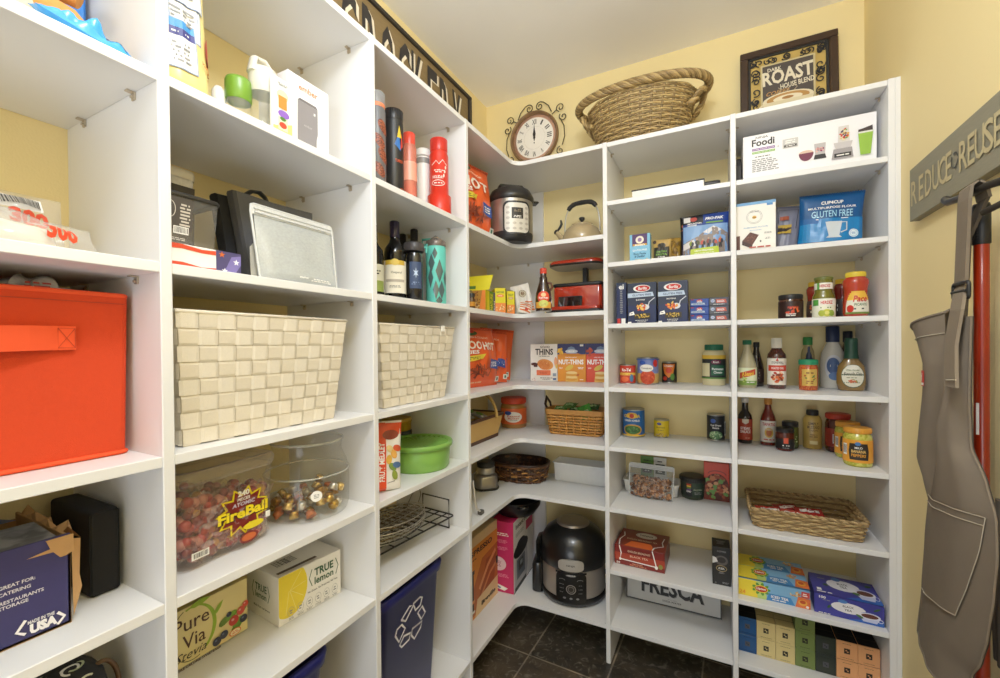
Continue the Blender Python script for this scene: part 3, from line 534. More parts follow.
# ------------------------------------------------------------------ weaving helpers
def resample(pts, n):
    P = [Vector((p[0], p[1])) for p in pts]; P.append(P[0]); Ls = [0]
    for a, b in zip(P, P[1:]): Ls.append(Ls[-1]+(b-a).length)
    out = []; k = 0
    for i in range(n):
        s = Ls[-1]*i/n
        while Ls[k+1] < s: k += 1
        f = (s-Ls[k])/max(1e-9, Ls[k+1]-Ls[k]); out.append(P[k].lerp(P[k+1], f))
    return out
def weave(b, outline, zs, r, amp, nst, mats, stake=None, seg=4, n=5, rr=rnd, flat=1.0):
    """rows of strands going in and out of upright stakes; outline(z) = closed list of points"""
    for k, z in enumerate(zs):
        N = nst*seg; P = resample(outline(z), N); pts = []
        for i in range(N):
            t = (P[(i+1) % N]-P[i-1]).normalized(); nx, ny = t.y, -t.x; a = amp*math.cos(PI*i/seg+PI*(k % 2)); j = rr.uniform(-.25, .25)*r
            pts.append((P[i].x+nx*a, P[i].y+ny*a, z+j))
        b.tube(pts, r, mats[k % len(mats)] if not callable(mats) else mats(k), n, True, sx=flat)
    if stake:
        for i in range(nst):
            pts = []
            for z in (zs[0], (zs[0]+zs[-1])/2, zs[-1]): p = resample(outline(z), nst*seg)[i*seg]; pts.append((p.x, p.y, z))
            b.tube(pts, stake[0], stake[1], 5)
def coil(b, pts, r, m, turns, R_, closed=True, n=5, strands=2):
    """twisted rope along a path"""
    P = [Vector(p) for p in pts]; N = len(P)
    for s in range(strands):
        o = []
        for i in range(N):
            t = (P[(i+1) % N]-P[i-1]).normalized() if closed else (P[min(N-1, i+1)]-P[max(0, i-1)]).normalized()
            u = Vector((0, 0, 1)); u = (u-t*u.dot(t)).normalized() if abs(t.z) < .98 else Vector((1, 0, 0)); w_ = t.cross(u); a = 2*PI*turns*i/N+2*PI*s/strands
            o.append(P[i]+u*R_*math.cos(a)+w_*R_*math.sin(a))
        b.tube(o, r, m if not isinstance(m, list) else m[s % len(m)], n, closed)
# ================================================================== right bay, lower rows
z = MZ[6]
GR1, GR2 = M('#B5986A', .75, var=.25, scale=120), M('#8E744C', .8, var=.25, scale=120)
t = thing('seagrass_tray', 'shallow rectangular seagrass basket holding red packets', 'basket', (1.333, -.196, z), 0)
tw, td, th = .318, .225, .068
def outl(zz): k = .90+.10*zz/th; return rrect(tw*k, td*k, .02, 4, 0)
b = MB(); weave(b, outl, [.006+i*(th-.012)/9 for i in range(10)], .0039, .0032, 44, [GR1, GR2, M('#C4A874', .75, var=.2, scale=100)], None); obj('woven_wall', b, t)
b = MB(); P = [(p.x, p.y, th-.003) for p in resample(outl(th), 150)]; coil(b, P, .0042, [GR1, GR2], 40, .0035); obj('rim', b, t)
b = MB(); b.rprism([(0, .002), (0, .006)], tw*.89, td*.89, .02, GR2); 
for k in range(24): b.tube([(-tw*.43, -td*.42+td*.84*k/23, .008), (tw*.43, -td*.42+td*.84*k/23, .008)], .0036, [GR1, GR2][k % 2], 5)
obj('base', b, t)
b = MB()
for s in (1, -1): b.tube([(s*tw*.492, -.035, th*.55), (s*tw*.5, -.02, th*.9), (s*tw*.5, .02, th*.9), (s*tw*.492, .035, th*.55)], .005, GR2, 6)
obj('handle_loop', b, t)
for k, (px, py, rz, c) in enumerate([(-.085, -.02, .2, '#B9342C'), (-.03, -.045, -.3, '#C6473C'), (.03, -.01, .1, '#A62A26'), (.075, -.05, -.15, '#C24038'), (-.02, .02, .5, '#8E2A28')]):
    def de(b, F, w, h): b.rect(F, w*.15, h*.35, w*.85, h*.62, M('#E6D9D2'), 6, 3); b.blur(F, w*.5, h*.48, w*.5, h*.12, M('#8E2A28'), 1)
    pouch('candy_packet', ['glossy red packet at the left end of the seagrass tray', 'tilted bright red packet near the front of the seagrass tray', 'dark red packet in the middle of the seagrass tray', 'pale red packet toward the right front of the seagrass tray', 'deep red packet at the back of the seagrass tray'][k], 'packet', (1.333+px, -.196+py, z+.018+.005*(k % 3)), 0, .085, .055, .014, M(c, .25), de, 'red packets in the seagrass tray', (rad(-75), 0, rz), gus=False, seed=20+k)
# tea boxes
z = MZ[7]
YEL, SKY = M('#F0D83A', .4), M('#7FB4DC', .4, var=.1, scale=20)
def tea(b, F, w, h, big):
    b.rect(F, 0, 0, w*.36, h, YEL); b.rect(F, w*.36, 0, w, h, SKY); b.poly(F, [(w*.28, 0), (w*.42, 0), (w*.36, h), (w*.26, h)], M('#BFD77A')); b.poly(F, [(w*.40, 0), (w*.80, 0), (w*.74, h*(.42 if big else .5)), (w*.44, h*(.42 if big else .5))], M('#3F86C6'))
    for a in range(9): b.ell(F, w*(.33+.10*math.cos(a*.7)), h*(.58+.26*math.sin(a*.7)), w*.035, h*.08, M('#5E9A3A'), 8, a*.7)
    b.ell(F, w*.33, h*.58, w*.095, h*.22, M('#F3D23A')); b.ell(F, w*.33, h*.58, w*.085, h*.17, M('#C22A22')); b.text(F, 'Lipton', w*.33, h*.58, h*.17, WHT, w*.13, .03)
    b.text(F, 'ICED TEA', w*.59, h*.28, h*.16, WHT, w*.24, .03); b.blur(F, w*.59, h*.12, w*.22, h*.1, WHT, 1)
    b.poly(F, [(w*.80, 0), (w, 0), (w, h*.55), (w*.84, h*.62)], M('#E0703A')); b.ell(F, w*.90, h*.30, w*.06, h*.17, M('#E9A43A')); b.ell(F, w*.90, h*.34, w*.04, h*.10, M('#C4471F')); blob(b, F, w*.80, h*.72, w*.08, h*.14, [M('#E9B04A'), M('#D98A3A'), M('#F0D9A0')], 14, .3)
    b.rect(F, w*.88, h*.62, w*.99, h*.95, M('#D0443A')) if big else None
    if big: b.text(F, '24', w*.06, h*.25, h*.24, M('#E39A2A'), w*.09, .03); b.blur(F, w*.935, h*.78, w*.08, h*.2, WHT, 2); b.ell(F, w*.96, h*.12, w*.02, h*.07, WHT)
tx0 = RX0+.002; tw = 1.342-tx0
for k, (y0, lab) in enumerate(((-.305, 'yellow and blue iced tea box, front one of the pair'), (-.213, 'yellow and blue iced tea box, behind the front one'))):
    carton('tea_box', lab, 'box', (tx0+tw/2, y0+.045, z), 0, tw, .09, .057, SKY, lambda b, F, w, h: tea(b, F, w, h, True), lambda b, F, w, h: tea(b, F, w, h, False), group='iced tea boxes')
def bt(b, F, w, h, top):
    nv = M('#3A3A94', .4, var=.12, scale=12); b.rect(F, 0, 0, w, h, nv); lb = M('#2A5FB8')
    b.poly(F, [(w*.45, 0), (w, 0), (w, h*.25), (w*.75, h*.18)], lb); b.ell(F, w*.50, h*.58 if top else h*.55, w*.25, h*.26, M('#E9E6EA')); b.text(F, 'BLACK', w*.50, h*.64 if top else h*.62, h*.10, INK, w*.16); b.text(F, 'TEA', w*.50, h*.50 if top else h*.45, h*.10, INK, w*.11); b.ell(F, w*.42, h*.84, w*.07, h*.09, M('#4A7EC0'))
    b.ell(F, w*.80, h*.36, w*.15, h*.22, M('#5A6FC0')); b.poly(F, [(w*.65, h*.38), (w*.95, h*.38), (w*.90, h*.10), (w*.71, h*.10)], M('#C6CBE6')); b.ell(F, w*.80, h*.40, w*.15, h*.15, M('#E4E2EC')); b.ell(F, w*.80, h*.40, w*.12, h*.11, M('#5A2A1C')); b.ring(F, w*.95, h*.26, w*.04, h*.09, w*.012, M('#DADCEB'))
    b.ell(F, w*.66, h*.30, w*.06, h*.06, M('#3E6A34'), 8, -.4); b.ell(F, w*.90, h*.78, w*.06, h*.05, M('#34582E'), 8, .6); b.ell(F, w*.22, h*.45, w*.04, h*.06, M('#34582E'), 8, .9)
    b.text(F, '100', w*.12, h*.86, h*.13, WHT, w*.10, .03) if not top else b.rect(F, w*.06, h*.12, w*.13, h*.24, WHT); b.blur(F, w*.16, h*.06, w*.24, h*.08, WHT, 1); b.blur(F, w*.18, h*.74, w*.16, h*.06, GREY, 1)
carton('tea_box', 'large indigo black tea box with a cup of tea on it', 'box', (1.44, -.246, z), rad(-2), .172, .135, .062, M('#35358A', .4), lambda b, F, w, h: bt(b, F, w, h, False), lambda b, F, w, h: bt(b, F, w, h, True))
# coffee capsule sleeves
z = MZ[8]
LOGO = M('#17130F', .4)
cols = [('blue', '#174A80', 2), ('cream', '#D6C284', 2), ('cream', '#D6C284', 2), ('olive green', '#6E7F42', 3), ('dark green', '#262E26', 2), ('orange', '#E0A06A', 2), ('orange', '#E0A06A', 2)]
ORD = {'cream': ['first cream column from the blue sleeves', 'cream column beside the olive green sleeves'], 'orange': ['orange column beside the dark green sleeves', 'orange column next to the right upright']}
seen = {}
SW, SH, SD = .0545, .0598, .215
sx = RX0+.0025; dxs = (RX1-RX0-.005)/7
proto = {}
for i, (cn, hx, nl) in enumerate(cols):
    kk = seen.get(cn, 0); seen[cn] = kk+1; mt = M(hx, .4, var=.03)
    b = MB(); b.box(-SW/2, SW/2, -SD/2, SD/2, 0, SH, mt, .0008); F = front(SW, SD, SH); dk = M('#4A4A52') if cn in ('blue', 'dark green') else LOGO
    b.rect(F, SW*.36, SH*.36, SW*.64, SH*.64, dk); wl = M('#20242E') if cn in ('blue', 'dark green') else M(hx)
    b.poly(F, [(SW*.43, SH*.56), (SW*.43, SH*.50), (SW*.50, SH*.50), (SW*.50, SH*.56)], wl); b.poly(F, [(SW*.50, SH*.50), (SW*.57, SH*.50), (SW*.57, SH*.43), (SW*.50, SH*.43)], wl); b.blur(F, SW*.5, SH*.88, SW*.6, SH*.035, LOGO, 1); b.blur(F, SW*.5, SH*.12, SW*.7, SH*.035, LOGO, 1)
    Ft = topf(SW, SD, SH)
    if cn in ('blue', 'dark green', 'orange'): b.rect(Ft, .0008, .0008, SW-.0008, SD-.0008, M('#0E0D0C', .6))
    for q in range(1, 6): b.rect(Ft, 0, SD*q/6-.001, SW, SD*q/6+.001, M('#4A4030'))
    me = b.mesh('capsule_sleeve')
    for l in range(nl):
        pos = ['bottom', 'upper', 'topmost'][l] if nl == 3 else ['bottom', 'top'][l]
        if nl == 3: pos = ['lowest', 'middle', 'topmost'][l]
        lab = f'{pos} {cn} coffee capsule sleeve' if cn not in ORD else f'{pos} sleeve of the {ORD[cn][kk]}'
        o = bpy.data.objects.new('capsule_sleeve', me); COL.objects.link(o); o.location = (sx+dxs*(i+.5), -.272+SD/2+(.0015 if l else 0), z+l*(SH+.0006)); tag(o, lab, 'box', 'coffee capsule sleeves on the bottom shelf')
# ================================================================== middle bay
MX0, MX1 = X4+T/2, X5-T/2
z = MZ[1]; a, c = on(632, 190, y=-.24), on(704, 178, y=-.24)
b = MB(); w = c.x-a.x; hq = on(668, 185.5, y=-.24).z-z; b.box(-w/2, w/2, -.10, .10, 0, hq, M('#EDEAE4', .35), .002); F = front(w, .2, hq); b.lift = .0006; b.rect(F, w*.33, .003, w*.62, hq-.003, M('#F6F4EE', .2)); b.rect(F, w*.70, .003, w*.97, hq-.003, M('#F8F6F0', .2)); b.box(-w/2-.002, w/2+.002, -.101, .101, hq, hq+.005, M('#3A3430', .5), .001)
solo('flat_carton', b, 'long flat white box with a dark lid lying alone on its shelf', 'box', (a.x+w/2, -.14, z))
b = MB(); b.rprism([(.004, 0), (0, .004), (0, hq*.6), (.004, hq*.62)], .066, .18, .01, BLK); b.rprism([(.004, hq*.62), (0, hq*.66), (0, hq*.9), (.004, hq*.95)], .06, .15, .01, M('#33302E', .4), cx=-.012); solo('baking_tray', b, 'small dark stacked trays at the right end of the flat white box', 'tray', (c.x+.036, -.15, z))
b = MB(); b.loft([[(-.018, -.05, 0), (0, -.05, 0), (0, -.05, hq*.8), (-.004, -.05, hq*.8)], [(-.018, .05, 0), (0, .05, 0), (0, .05, hq*.8), (-.004, .05, hq*.8)]], M('#DAD5CC', .4), smooth=False); solo('paper_wedge', b, 'small pale wedge-shaped end piece left of the flat white box', 'carton', (a.x-.0025, -.14, z))
# pouches and mac box row
z = MZ[2]
xc, w, h = fitb(629.5, 650, 234.5, -.25, z)
def fr(b, F, w, h):
    b.rect(F, w*.13, h*.60, w*.87, h, M('#4A2A5E')); b.ell(F, w*.5, h*.80, w*.2, h*.13, M('#E9E0D0')); b.ell(F, w*.5, h*.80, w*.1, h*.07, M('#8A6A9A')); b.rect(F, w*.16, h*.60, w*.84, h*.66, M('#D8A02A')); b.text(F, "Annie's", w*.5, h*.63, h*.07, WHT, w*.5, .03)
    b.text(F, 'GLUTEN FREE', w*.5, h*.45, h*.06, WHT, w*.7); b.text(F, 'Rice Pasta', w*.5, h*.33, h*.07, M('#1E4A6A'), w*.6, .02); b.text(F, '& Cheddar', w*.5, h*.24, h*.07, M('#1E4A6A'), w*.5, .02); blob(b, F, w*.5, h*.07, w*.45, h*.06, [M('#E6C36A'), M('#F0D993')], 24, .2)
carton('pasta_box', 'small light blue mac and cheese box with a purple panel', 'box', (xc, -.23, z), 0, w, .04, h, M('#79B9DA', .4), fr)
xc, w, h = fitb(665, 679, 235, -.2, z)
pouch('pasta_bag', 'bag of yellow pasta beside the black camping pouch', 'bag', (xc, -.145, z), 0, w*1.0, h, .05, M('#B98F35', .3, col2='#7A5A22', scale=70), None, seed=9, rot=(rad(-3), rad(3), 0))
xc, w, h = fitb(652, 671, 238, -.24, z)
def de(b, F, w, h):
    b.rect(F, w*.08, 0, w*.92, h*.66, M('#2E2A24', .4), 10, 8); b.ell(F, w*.5, h*.72, w*.22, h*.12, M('#2E2A24', .4)); b.rect(F, w*.14, h*.06, w*.86, h*.08, M('#8A7A5A'), 8, 1); b.text(F, 'CHICKPEA', w*.5, h*.46, h*.08, M('#7FB04A'), w*.6, .02); b.text(F, 'PASTA', w*.5, h*.33, h*.09, M('#7FB04A'), w*.6, .02); b.blur(F, w*.5, h*.2, w*.5, h*.1, WHT, 2); b.ell(F, w*.12, h*.9, w*.1, h*.08, M('#3A2A20'))
pouch('pasta_pouch', 'tan pouch with a dark label, between the light blue box and the yellow pasta', 'pouch', (xc, -.225, z), 0, w, h*.97, .045, M('#B5934F', .4), de, seed=10)
xc, w, h = fitb(676.5, 712, 212, -.2, z)
def de(b, F, w, h): b.ell(F, w*.12, h*.80, w*.08, h*.05, M('#C9622A')); b.rect(F, 0, h*.70, w*.3, h*.73, M('#D98A3A'), 4, 1); b.rect(F, 0, h*.02, w*.3, h*.3, M('#5A4A44'), 5, 4); b.blur(F, w*.15, h*.86, w*.15, h*.03, WHT, 1)
pouch('camping_meal_pouch', 'black camping meal pouch, its left side showing behind the blue one', 'pouch', (xc+.014, -.150, z), 0, w*1.1, h, .06, M('#1C1A1C', .35), de, seed=12, rot=(0, rad(0), rad(-6)))
xc, w, h = fitb(684, 731, 212.5, -.25, z)
def de(b, F, w, h):
    b.rect(F, 0, h*.80, w*.46, h, M('#18181E', .35), 10, 4); b.rect(F, w*.46, h*.74, w, h, M('#1C3C8A', .35), 10, 4); b.rect(F, w*.03, h*.84, w*.18, h*.96, M('#D9D6D2'), 4, 2); b.ell(F, w*.25, h*.90, w*.08, h*.05, M('#B9453A')); b.text(F, 'MOUNTAIN', w*.27, h*.80, h*.035, WHT, w*.3, .03); b.text(F, 'HOUSE', w*.22, h*.755, h*.035, WHT, w*.2, .03); b.text(F, 'PRO-PAK', w*.70, h*.88, h*.065, WHT, w*.38, .04, sh=.15); b.rect(F, w*.52, h*.77, w*.88, h*.80, M('#6FA03A'), 8, 1)
    b.rect(F, w*.02, h*.10, w*.98, h*.74, M('#7FA3D0', .4), 16, 12)
    b.poly(F, [(w*.02, h*.36), (w*.28, h*.46), (w*.5, h*.60), (w*.68, h*.70), (w*.84, h*.62), (w*.98, h*.52), (w*.98, h*.1), (w*.02, h*.1)], M('#8E8078')); b.poly(F, [(w*.45, h*.57), (w*.68, h*.70), (w*.86, h*.60), (w*.76, h*.55), (w*.66, h*.60), (w*.58, h*.52)], M('#E4E2E4')); b.poly(F, [(w*.02, h*.34), (w*.25, h*.42), (w*.35, h*.30), (w*.02, h*.2)], M('#D8D4D2'))
    hk = random.Random(8)
    for k in range(6):
        x = w*(.20+.125*k); yb_ = h*(.20+.02*(k % 2)); c_ = M(['#8A9A3A', '#2E3038', '#C9584A', '#8A4A3E', '#3A3C48', '#D9703A'][k])
        b.ell(F, x, yb_+h*.13, w*.045, h*.055, c_, 12); b.ell(F, x+w*.03, yb_+h*.12, w*.03, h*.05, M(['#3A3A40', '#5A5A34', '#3A2E30', '#4A4A50', '#B9503A', '#3A3A44'][k]), 10); b.ell(F, x, yb_+h*.20, w*.018, h*.02, M('#C09A7E'), 10)
        for q_ in (-.02, .015): b.poly(F, [(x+w*(q_-.012), yb_-h*.02), (x+w*(q_+.014), yb_-h*.02), (x+w*(q_*.6+.016), yb_+h*.09), (x+w*(q_*.6-.012), yb_+h*.09)], M('#2A2A30'))
    b.poly(F, [(w*.18, h*.03), (w*.80, h*.05), (w*.78, h*.22), (w*.19, h*.20)], M('#B5C83A')); b.text(F, 'PASTA PRIMAVERA', w*.48, h*.15, h*.03, WHT, w*.4, .02); b.blur(F, w*.48, h*.08, w*.45, h*.05, M('#E9EFC0'), 2); b.rect(F, w*.03, h*.0, w*.17, h*.09, M('#2A4FA8'), 4, 2); b.rect(F, w*.84, h*.0, w*.97, h*.09, M('#2A4FA8'), 4, 2)
pouch('camping_meal_pouch', 'blue camping meal pouch with hikers before a snowy mountain', 'pouch', (min(xc, MX1-w/2-.003), -.23, z), 0, w, h, .07, M('#2A3F86', .35), de, seed=13, pinch=.01)
# pasta row
z = MZ[3]
NAVY = M('#17244F', .4, var=.08, scale=10)
def barilla(b, F, w, h):
    b.rect(F, 0, h*.45, w, h, M('#1D2740', .4)); b.ell(F, w*.5, h*.86, w*.30, h*.085, WHT); b.ell(F, w*.53, h*.86, w*.25, h*.07, RED); b.text(F, 'Barilla', w*.53, h*.86, h*.07, WHT, w*.3, .02)
    b.poly(F, [(0, h*.64), (w*.92, h*.66), (w*.88, h*.76), (0, h*.75)], M('#B9CBE0')); b.text(F, 'GLUTEN FREE', w*.50, h*.70, h*.05, M('#2A3A66'), w*.66, .02, rot=.02); b.text(F, 'ELBOWS' if w > .2 else 'ROTINI', w*.45, h*.58, h*.03, WHT, w*.3)
    b.line(F, [(w*.72, h*.42), (w*.76, h*.52), (w*.95, h*.62)], w*.03, M('#C9CCD6')); b.ell(F, w*.62, h*.40, w*.14, h*.07, M('#D5D8E0')); blob(b, F, w*.48, h*.41, w*.18, h*.08, [M('#E9A53A'), M('#E2702F'), M('#F0CB6A'), M('#C94A2A')], 26, .3)
    b.rect(F, w*.24, h*.12, w*.80, h*.25, M('#3A2F1A')); blob(b, F, w*.52, h*.185, w*.25, h*.05, [M('#E5B93A'), M('#F0CF5A')], 30, .14); b.poly(F, [(w*.06, h*.20), (w*.26, h*.22), (w*.22, h*.30), (w*.08, h*.27)], WHT); b.blur(F, w*.15, h*.245, w*.1, h*.03, NAVY, 1); b.blur(F, w*.5, h*.08, w*.5, h*.02, WHT, 1); b.blur(F, w*.5, h*.04, w*.4, h*.02, WHT, 1); b.rect(F, w*.02, 0, w*.14, h*.05, WHT)
a = on(616, 283, y=-.26).x; c = on(626, 283, y=-.26).x; h = on(621, 282.5, y=-.26).z-z
def fr(b, F, w, h): b.rect(F, 0, h*.86, w, h, M('#26324F')); b.text(F, 'ei', w*.5, h*.9, w*.5, WHT, w*.5, .03); b.blur(F, w*.5, h*.55, w*.3, h*.6, GREY, 14); b.rect(F, w*.1, 0, w*.4, h*.14, RED); b.rect(F, w*.5, 0, w*.9, h*.14, WHT)
carton('pasta_box', 'narrow navy pasta box standing edge-on against the upright', 'box', (max(MX0+.001+(c-a)/2, (a+c)/2), -.19, z), 0, c-a, .13, h, NAVY, fr)
for k, (u0, u1, vt, lab) in enumerate(((627.5, 656, 282.5, 'navy gluten free pasta box next to the edge-on box'), (657.8, 687.5, 280.7, 'navy gluten free pasta box next to the flat blue boxes'))):
    xc, w, h = fitb(u0, u1, vt, -.27, z)
    carton('pasta_box', lab, 'box', (xc, -.24, z), 0, w, .055, h, NAVY, barilla, group='upright pasta boxes')
b1 = on(690, 300, y=-.21).x; b2 = on(709, 300, y=-.21).x; b3 = MX1-.003; hh = (on(700, 298.5, y=-.21).z-z)/3
def fl(b, F, w, h): b.ell(F, w*.5, h*.72, w*.16, h*.2, RED); b.rect(F, w*.36, h*.52, w*.64, h*.62, WHT); b.text(F, 'Barilla', w*.5, h*.72, h*.17, WHT, w*.2, .02); b.poly(F, [(w*.05, h*.22), (w*.80, h*.24), (w*.76, h*.46), (w*.05, h*.44)], M('#B9CBE0')); b.blur(F, w*.42, h*.34, w*.6, h*.12, NAVY, 1); b.rect(F, w*.04, h*.85, w*.2, h*.95, RED)
def fg(b, F, w, h): b.poly(F, [(w*.36, h*.30), (w*.90, h*.30), (w*.84, h*.75), (w*.36, h*.75)], M('#D9604A')); b.text(F, 'BANZA', w*.60, h*.52, h*.26, WHT, w*.36, .03); b.ell(F, w*.18, h*.58, w*.10, h*.2, M('#C9D3EA')); b.blur(F, w*.18, h*.58, w*.14, h*.2, M('#3A4A86'), 2); b.blur(F, w*.5, h*.15, w*.7, h*.1, WHT, 1)
for k in range(3):
    n = ['bottom', 'middle', 'top'][k]
    carton('pasta_box', f'{n} flat blue pasta box of the three-high pile', 'box', ((b1+b2)/2, -.16, z+k*hh), 0, b2-b1-.001, .10, hh-.0006, M('#24489A', .4), fl, group='flat blue pasta boxes')
    carton('pasta_box', f'{n} flat grey and red pasta box beside the blue pile', 'box', ((b2+b3)/2, -.16, z+k*hh*1.02), 0, b3-b2-.001, .10, hh*1.02-.0006, M('#55565C', .4), fg, group='flat grey pasta boxes')
# cans
z = MZ[4]
x, y, r, h = vfit(619.2, 635.5, 364.5, 384, z)
def w1(w, F, r, h): w.rect(F, -r*1.4, h*.45, r*1.4, h*.58, M('#E5C24A'), 14, 1); w.text(F, 'Ro-Tel', 0, h*.73, h*.15, WHT, r*1.1, .04); w.ell(F, -r*.2, h*.25, r*.5, h*.14, M('#E86A3A')); w.ell(F, r*.65, h*.3, r*.25, h*.2, M('#4A7EA8')); w.blur(F, 0, h*.51, r*1.4, h*.06, RED, 1)
can('small red tomato can with a yellow stripe', (x, y, z), r, h, '#C2351F', w1)
x, y, r, h = vfit(637, 659, 357.5, 384.5, z)
def w2(w, F, r, h): w.rect(F, -r*1.5, h*.05, r*1.5, h*.40, M('#C9A25A'), 14, 2); w.ell(F, .1*r, h*.26, r*.72, h*.27, M('#C84A26')); blob(w, F, .1*r, h*.26, r*.6, h*.2, [M('#D9603A'), M('#B93A1E')], 20, .2); w.ell(F, 0, h*.60, r*.60, h*.14, M('#E9E6DC')); w.ell(F, -r*.35, h*.80, r*.28, h*.08, M('#2A4FA8')); w.text(F, 'Tomatoes', 0, h*.60, h*.08, INK, r*.9, .01); w.ell(F, r*.8, h*.78, r*.22, h*.14, RED); w.rect(F, -r*1.6, h*.90, r*1.6, h*.95, M('#4F6AB0'), 14, 1)
can('large purple-blue can with diced tomatoes on the label', (x, y, z), r, h, '#6F7FB8', w2)
x, y, r, h = vfit(662, 677.5, 361.5, 382.3, z)
def w3(w, F, r, h): w.poly(F, [(-r*.9, h*.9), (r*.9, h*.9), (r*.6, h*.45), (0, h*.25), (-r*.6, h*.45)], M('#E07A2A')); w.text(F, 'Chunky', 0, h*.80, h*.11, WHT, r*1.3, .03); w.ell(F, 0, h*.6, r*.4, h*.13, M('#D9452A')); w.ell(F, r*.5, h*.3, r*.3, h*.16, M('#5A8A3A')); w.ell(F, -r*.5, h*.22, r*.3, h*.1, M('#C43A26'))
can('black and orange can, third from the left among the tomato cans', (x, min(y, -.05), z), r, h, '#26221E', w3)
x, y, r, h = vfit(702, 726, 344.5, 385.5, z)
def wr(b, F, r, a, c): H_ = c-a; b.rect(F, -PI*r*.9, c-H_*.16, PI*r*.9, c, M('#E5B93A'), 26, 1); b.text(F, 'KRAFT', .25*r, a+H_*.72, H_*.10, WHT, r*.5, .03) ; b.ell(F, .2*r, a+H_*.71, r*.42, H_*.09, M('#7A2A4A')); b.text(F, 'Kraft', .2*r, a+H_*.71, H_*.08, WHT, r*.5, .02); b.rect(F, -r*.2, a+H_*.15, r*1.0, a+H_*.58, M('#1E5A3E'), 12, 1); b.text(F, 'Parmesan', .35*r, a+H_*.42, H_*.10, WHT, r*1.0, .02); b.text(F, 'Cheese', .35*r, a+H_*.28, H_*.10, WHT, r*.75, .02); b.rect(F, -r*1.25, a+H_*.10, -r*.35, a+H_*.66, M('#D8CDA0'), 8, 1); b.rect(F, -PI*r*.9, a, PI*r*.9, a+H_*.06, M('#5A8A3A'), 26, 1)
vessel('cheese_shaker', 'large grated parmesan jar with a dark green lid', 'jar', (x, y, z), [(.95, 0), (1, .03), (1, .74), (.95, .80), (.80, .85)], M('#DCCF9F', .35, coat=.5), r, h, (M('#1A6A4A'), .86, 1, .78), (.16, .74, M('#20262A'), wr))
z = MZ[5]
x, y, r, h = vfit(621.3, 644, 408.5, 437.5, z)
def w4(w, F, r, h): w.ell(F, 0, h*.78, r*.5, h*.11, M('#D9A62F')); w.text(F, 'ORTEGA', 0, h*.76, h*.12, M('#E9C04A'), r*1.5, .05); w.ell(F, 0, h*.77, r*.2, h*.08, M('#C43A26')); w.text(F, 'GREEN CHILES', 0, h*.60, h*.07, WHT, r*1.4, .02); w.ell(F, .05*r, h*.27, r*.85, h*.2, M('#C99A3A')); w.ell(F, .05*r, h*.27, r*.72, h*.15, M('#3E6A34')); blob(w, F, .05*r, h*.28, r*.55, h*.1, [M('#5A8A4A'), M('#2E5228')], 14, .3); w.rect(F, -r*1.6, h*.05, r*1.6, h*.10, M('#E5B93A'), 14, 1)
can('blue can of green chiles', (x, y, z), r, h, '#1F62A8', w4)
x, y, r, h = vfit(653.5, 669.5, 419.5, 437.8, z)
def w5(w, F, r, h): w.ell(F, -r*.2, h*.78, r*.3, h*.08, M('#4A4A8A')); w.text(F, 'Mushrooms', 0, h*.58, h*.09, M('#5A4A1A'), r*1.1); w.blur(F, 0, h*.42, r*1.0, h*.06, M('#7A6A2A'), 1); blob(w, F, 0, h*.14, r*.8, h*.09, [M('#B98F5A'), M('#8A6A3A'), M('#D9C08A')], 18, .25)
can('small yellow can standing alone mid-shelf', (x, y, z), r, h, '#E2C41F', w5)
x, y, r, h = vfit(706.5, 725.3, 414, 441, z)
def w6(w, F, r, h): w.text(F, 'Cut Green', 0, h*.60, h*.07, WHT, r*1.2, .02); w.text(F, 'Beans', 0, h*.50, h*.07, WHT, r*.7, .02); w.ell(F, -r*.3, h*.76, r*.28, h*.08, M('#3A5AA8')); w.ell(F, 0, h*.22, r*.75, h*.16, M('#5A8A5A')); blob(w, F, 0, h*.22, r*.65, h*.13, [M('#9AC08A'), M('#6E9A5A'), M('#C9DDB0')], 26, .22); w.bars(F, r*.95, h*.2, r*1.25, h*.75, WHT, INK, 12)
can('black can of green vegetables near the right upright', (x, y, z), r, h, '#1E2026', w6)
# nuts row
z = MZ[6]
xc, w, h = fitb(629, 672, 467, -.175, z)
NUT = [M('#9A6A45', .6), M('#7A4E30', .6), M('#B98A62', .6), M('#5E3A24', .6)]
def silbag(name, label, loc, w, h, rot, fill, seed, op=.32, txt=None):
    F, B = pouch_fn(w, h*.86, .05, 0, True, seed, .0015); t = thing(name, label, 'bag', loc, 0, None, rot); b = MB(); m = GL('#D4D8D7' if op > .3 else '#E9EDEC', op, .25, .5)
    b.surf(lambda i, j: F(w*i, h*.86*j, 0), 16, 16, m); b.surf(lambda i, j: B(w*i, h*.86*j, 0), 16, 16, m, flip=True); obj('body', b, t)
    b = MB(); m2 = GL('#E6E8E8', .75, .25, .4)
    ol = [(-w/2, 0), (-w*.53, h*.90), (-w*.52, h*.985), (-w*.49, h), (w*.49, h), (w*.52, h*.985), (w*.53, h*.90), (w/2, 0)]
    b.tube([(x, 0, q) for x, q in ol], .0028, m2, 5); b.box(-w*.525, w*.525, -.002, .002, h*.86, h*.995, m2, .001)
    b.tube([(-w*.5, -.003, h*.89), (w*.5, -.003, h*.89)], .0025, m2, 5); b.tube([(-w*.5, -.003, h*.94), (w*.5, -.003, h*.94)], .0018, m2, 5); obj('seal', b, t)
    if txt: 
        b = MB(); Fp = lambda s, q, l: (lambda v: (v[0], v[1]-.0006, v[2]))(F(s, q, l)); b.text(Fp, txt, w*.44, h*.075, h*.03, WHT, w*.12, .02); b.blur(Fp, w*.68, h*.055, w*.32, h*.05, WHT, 2); obj('print', b, t)
    return t, F
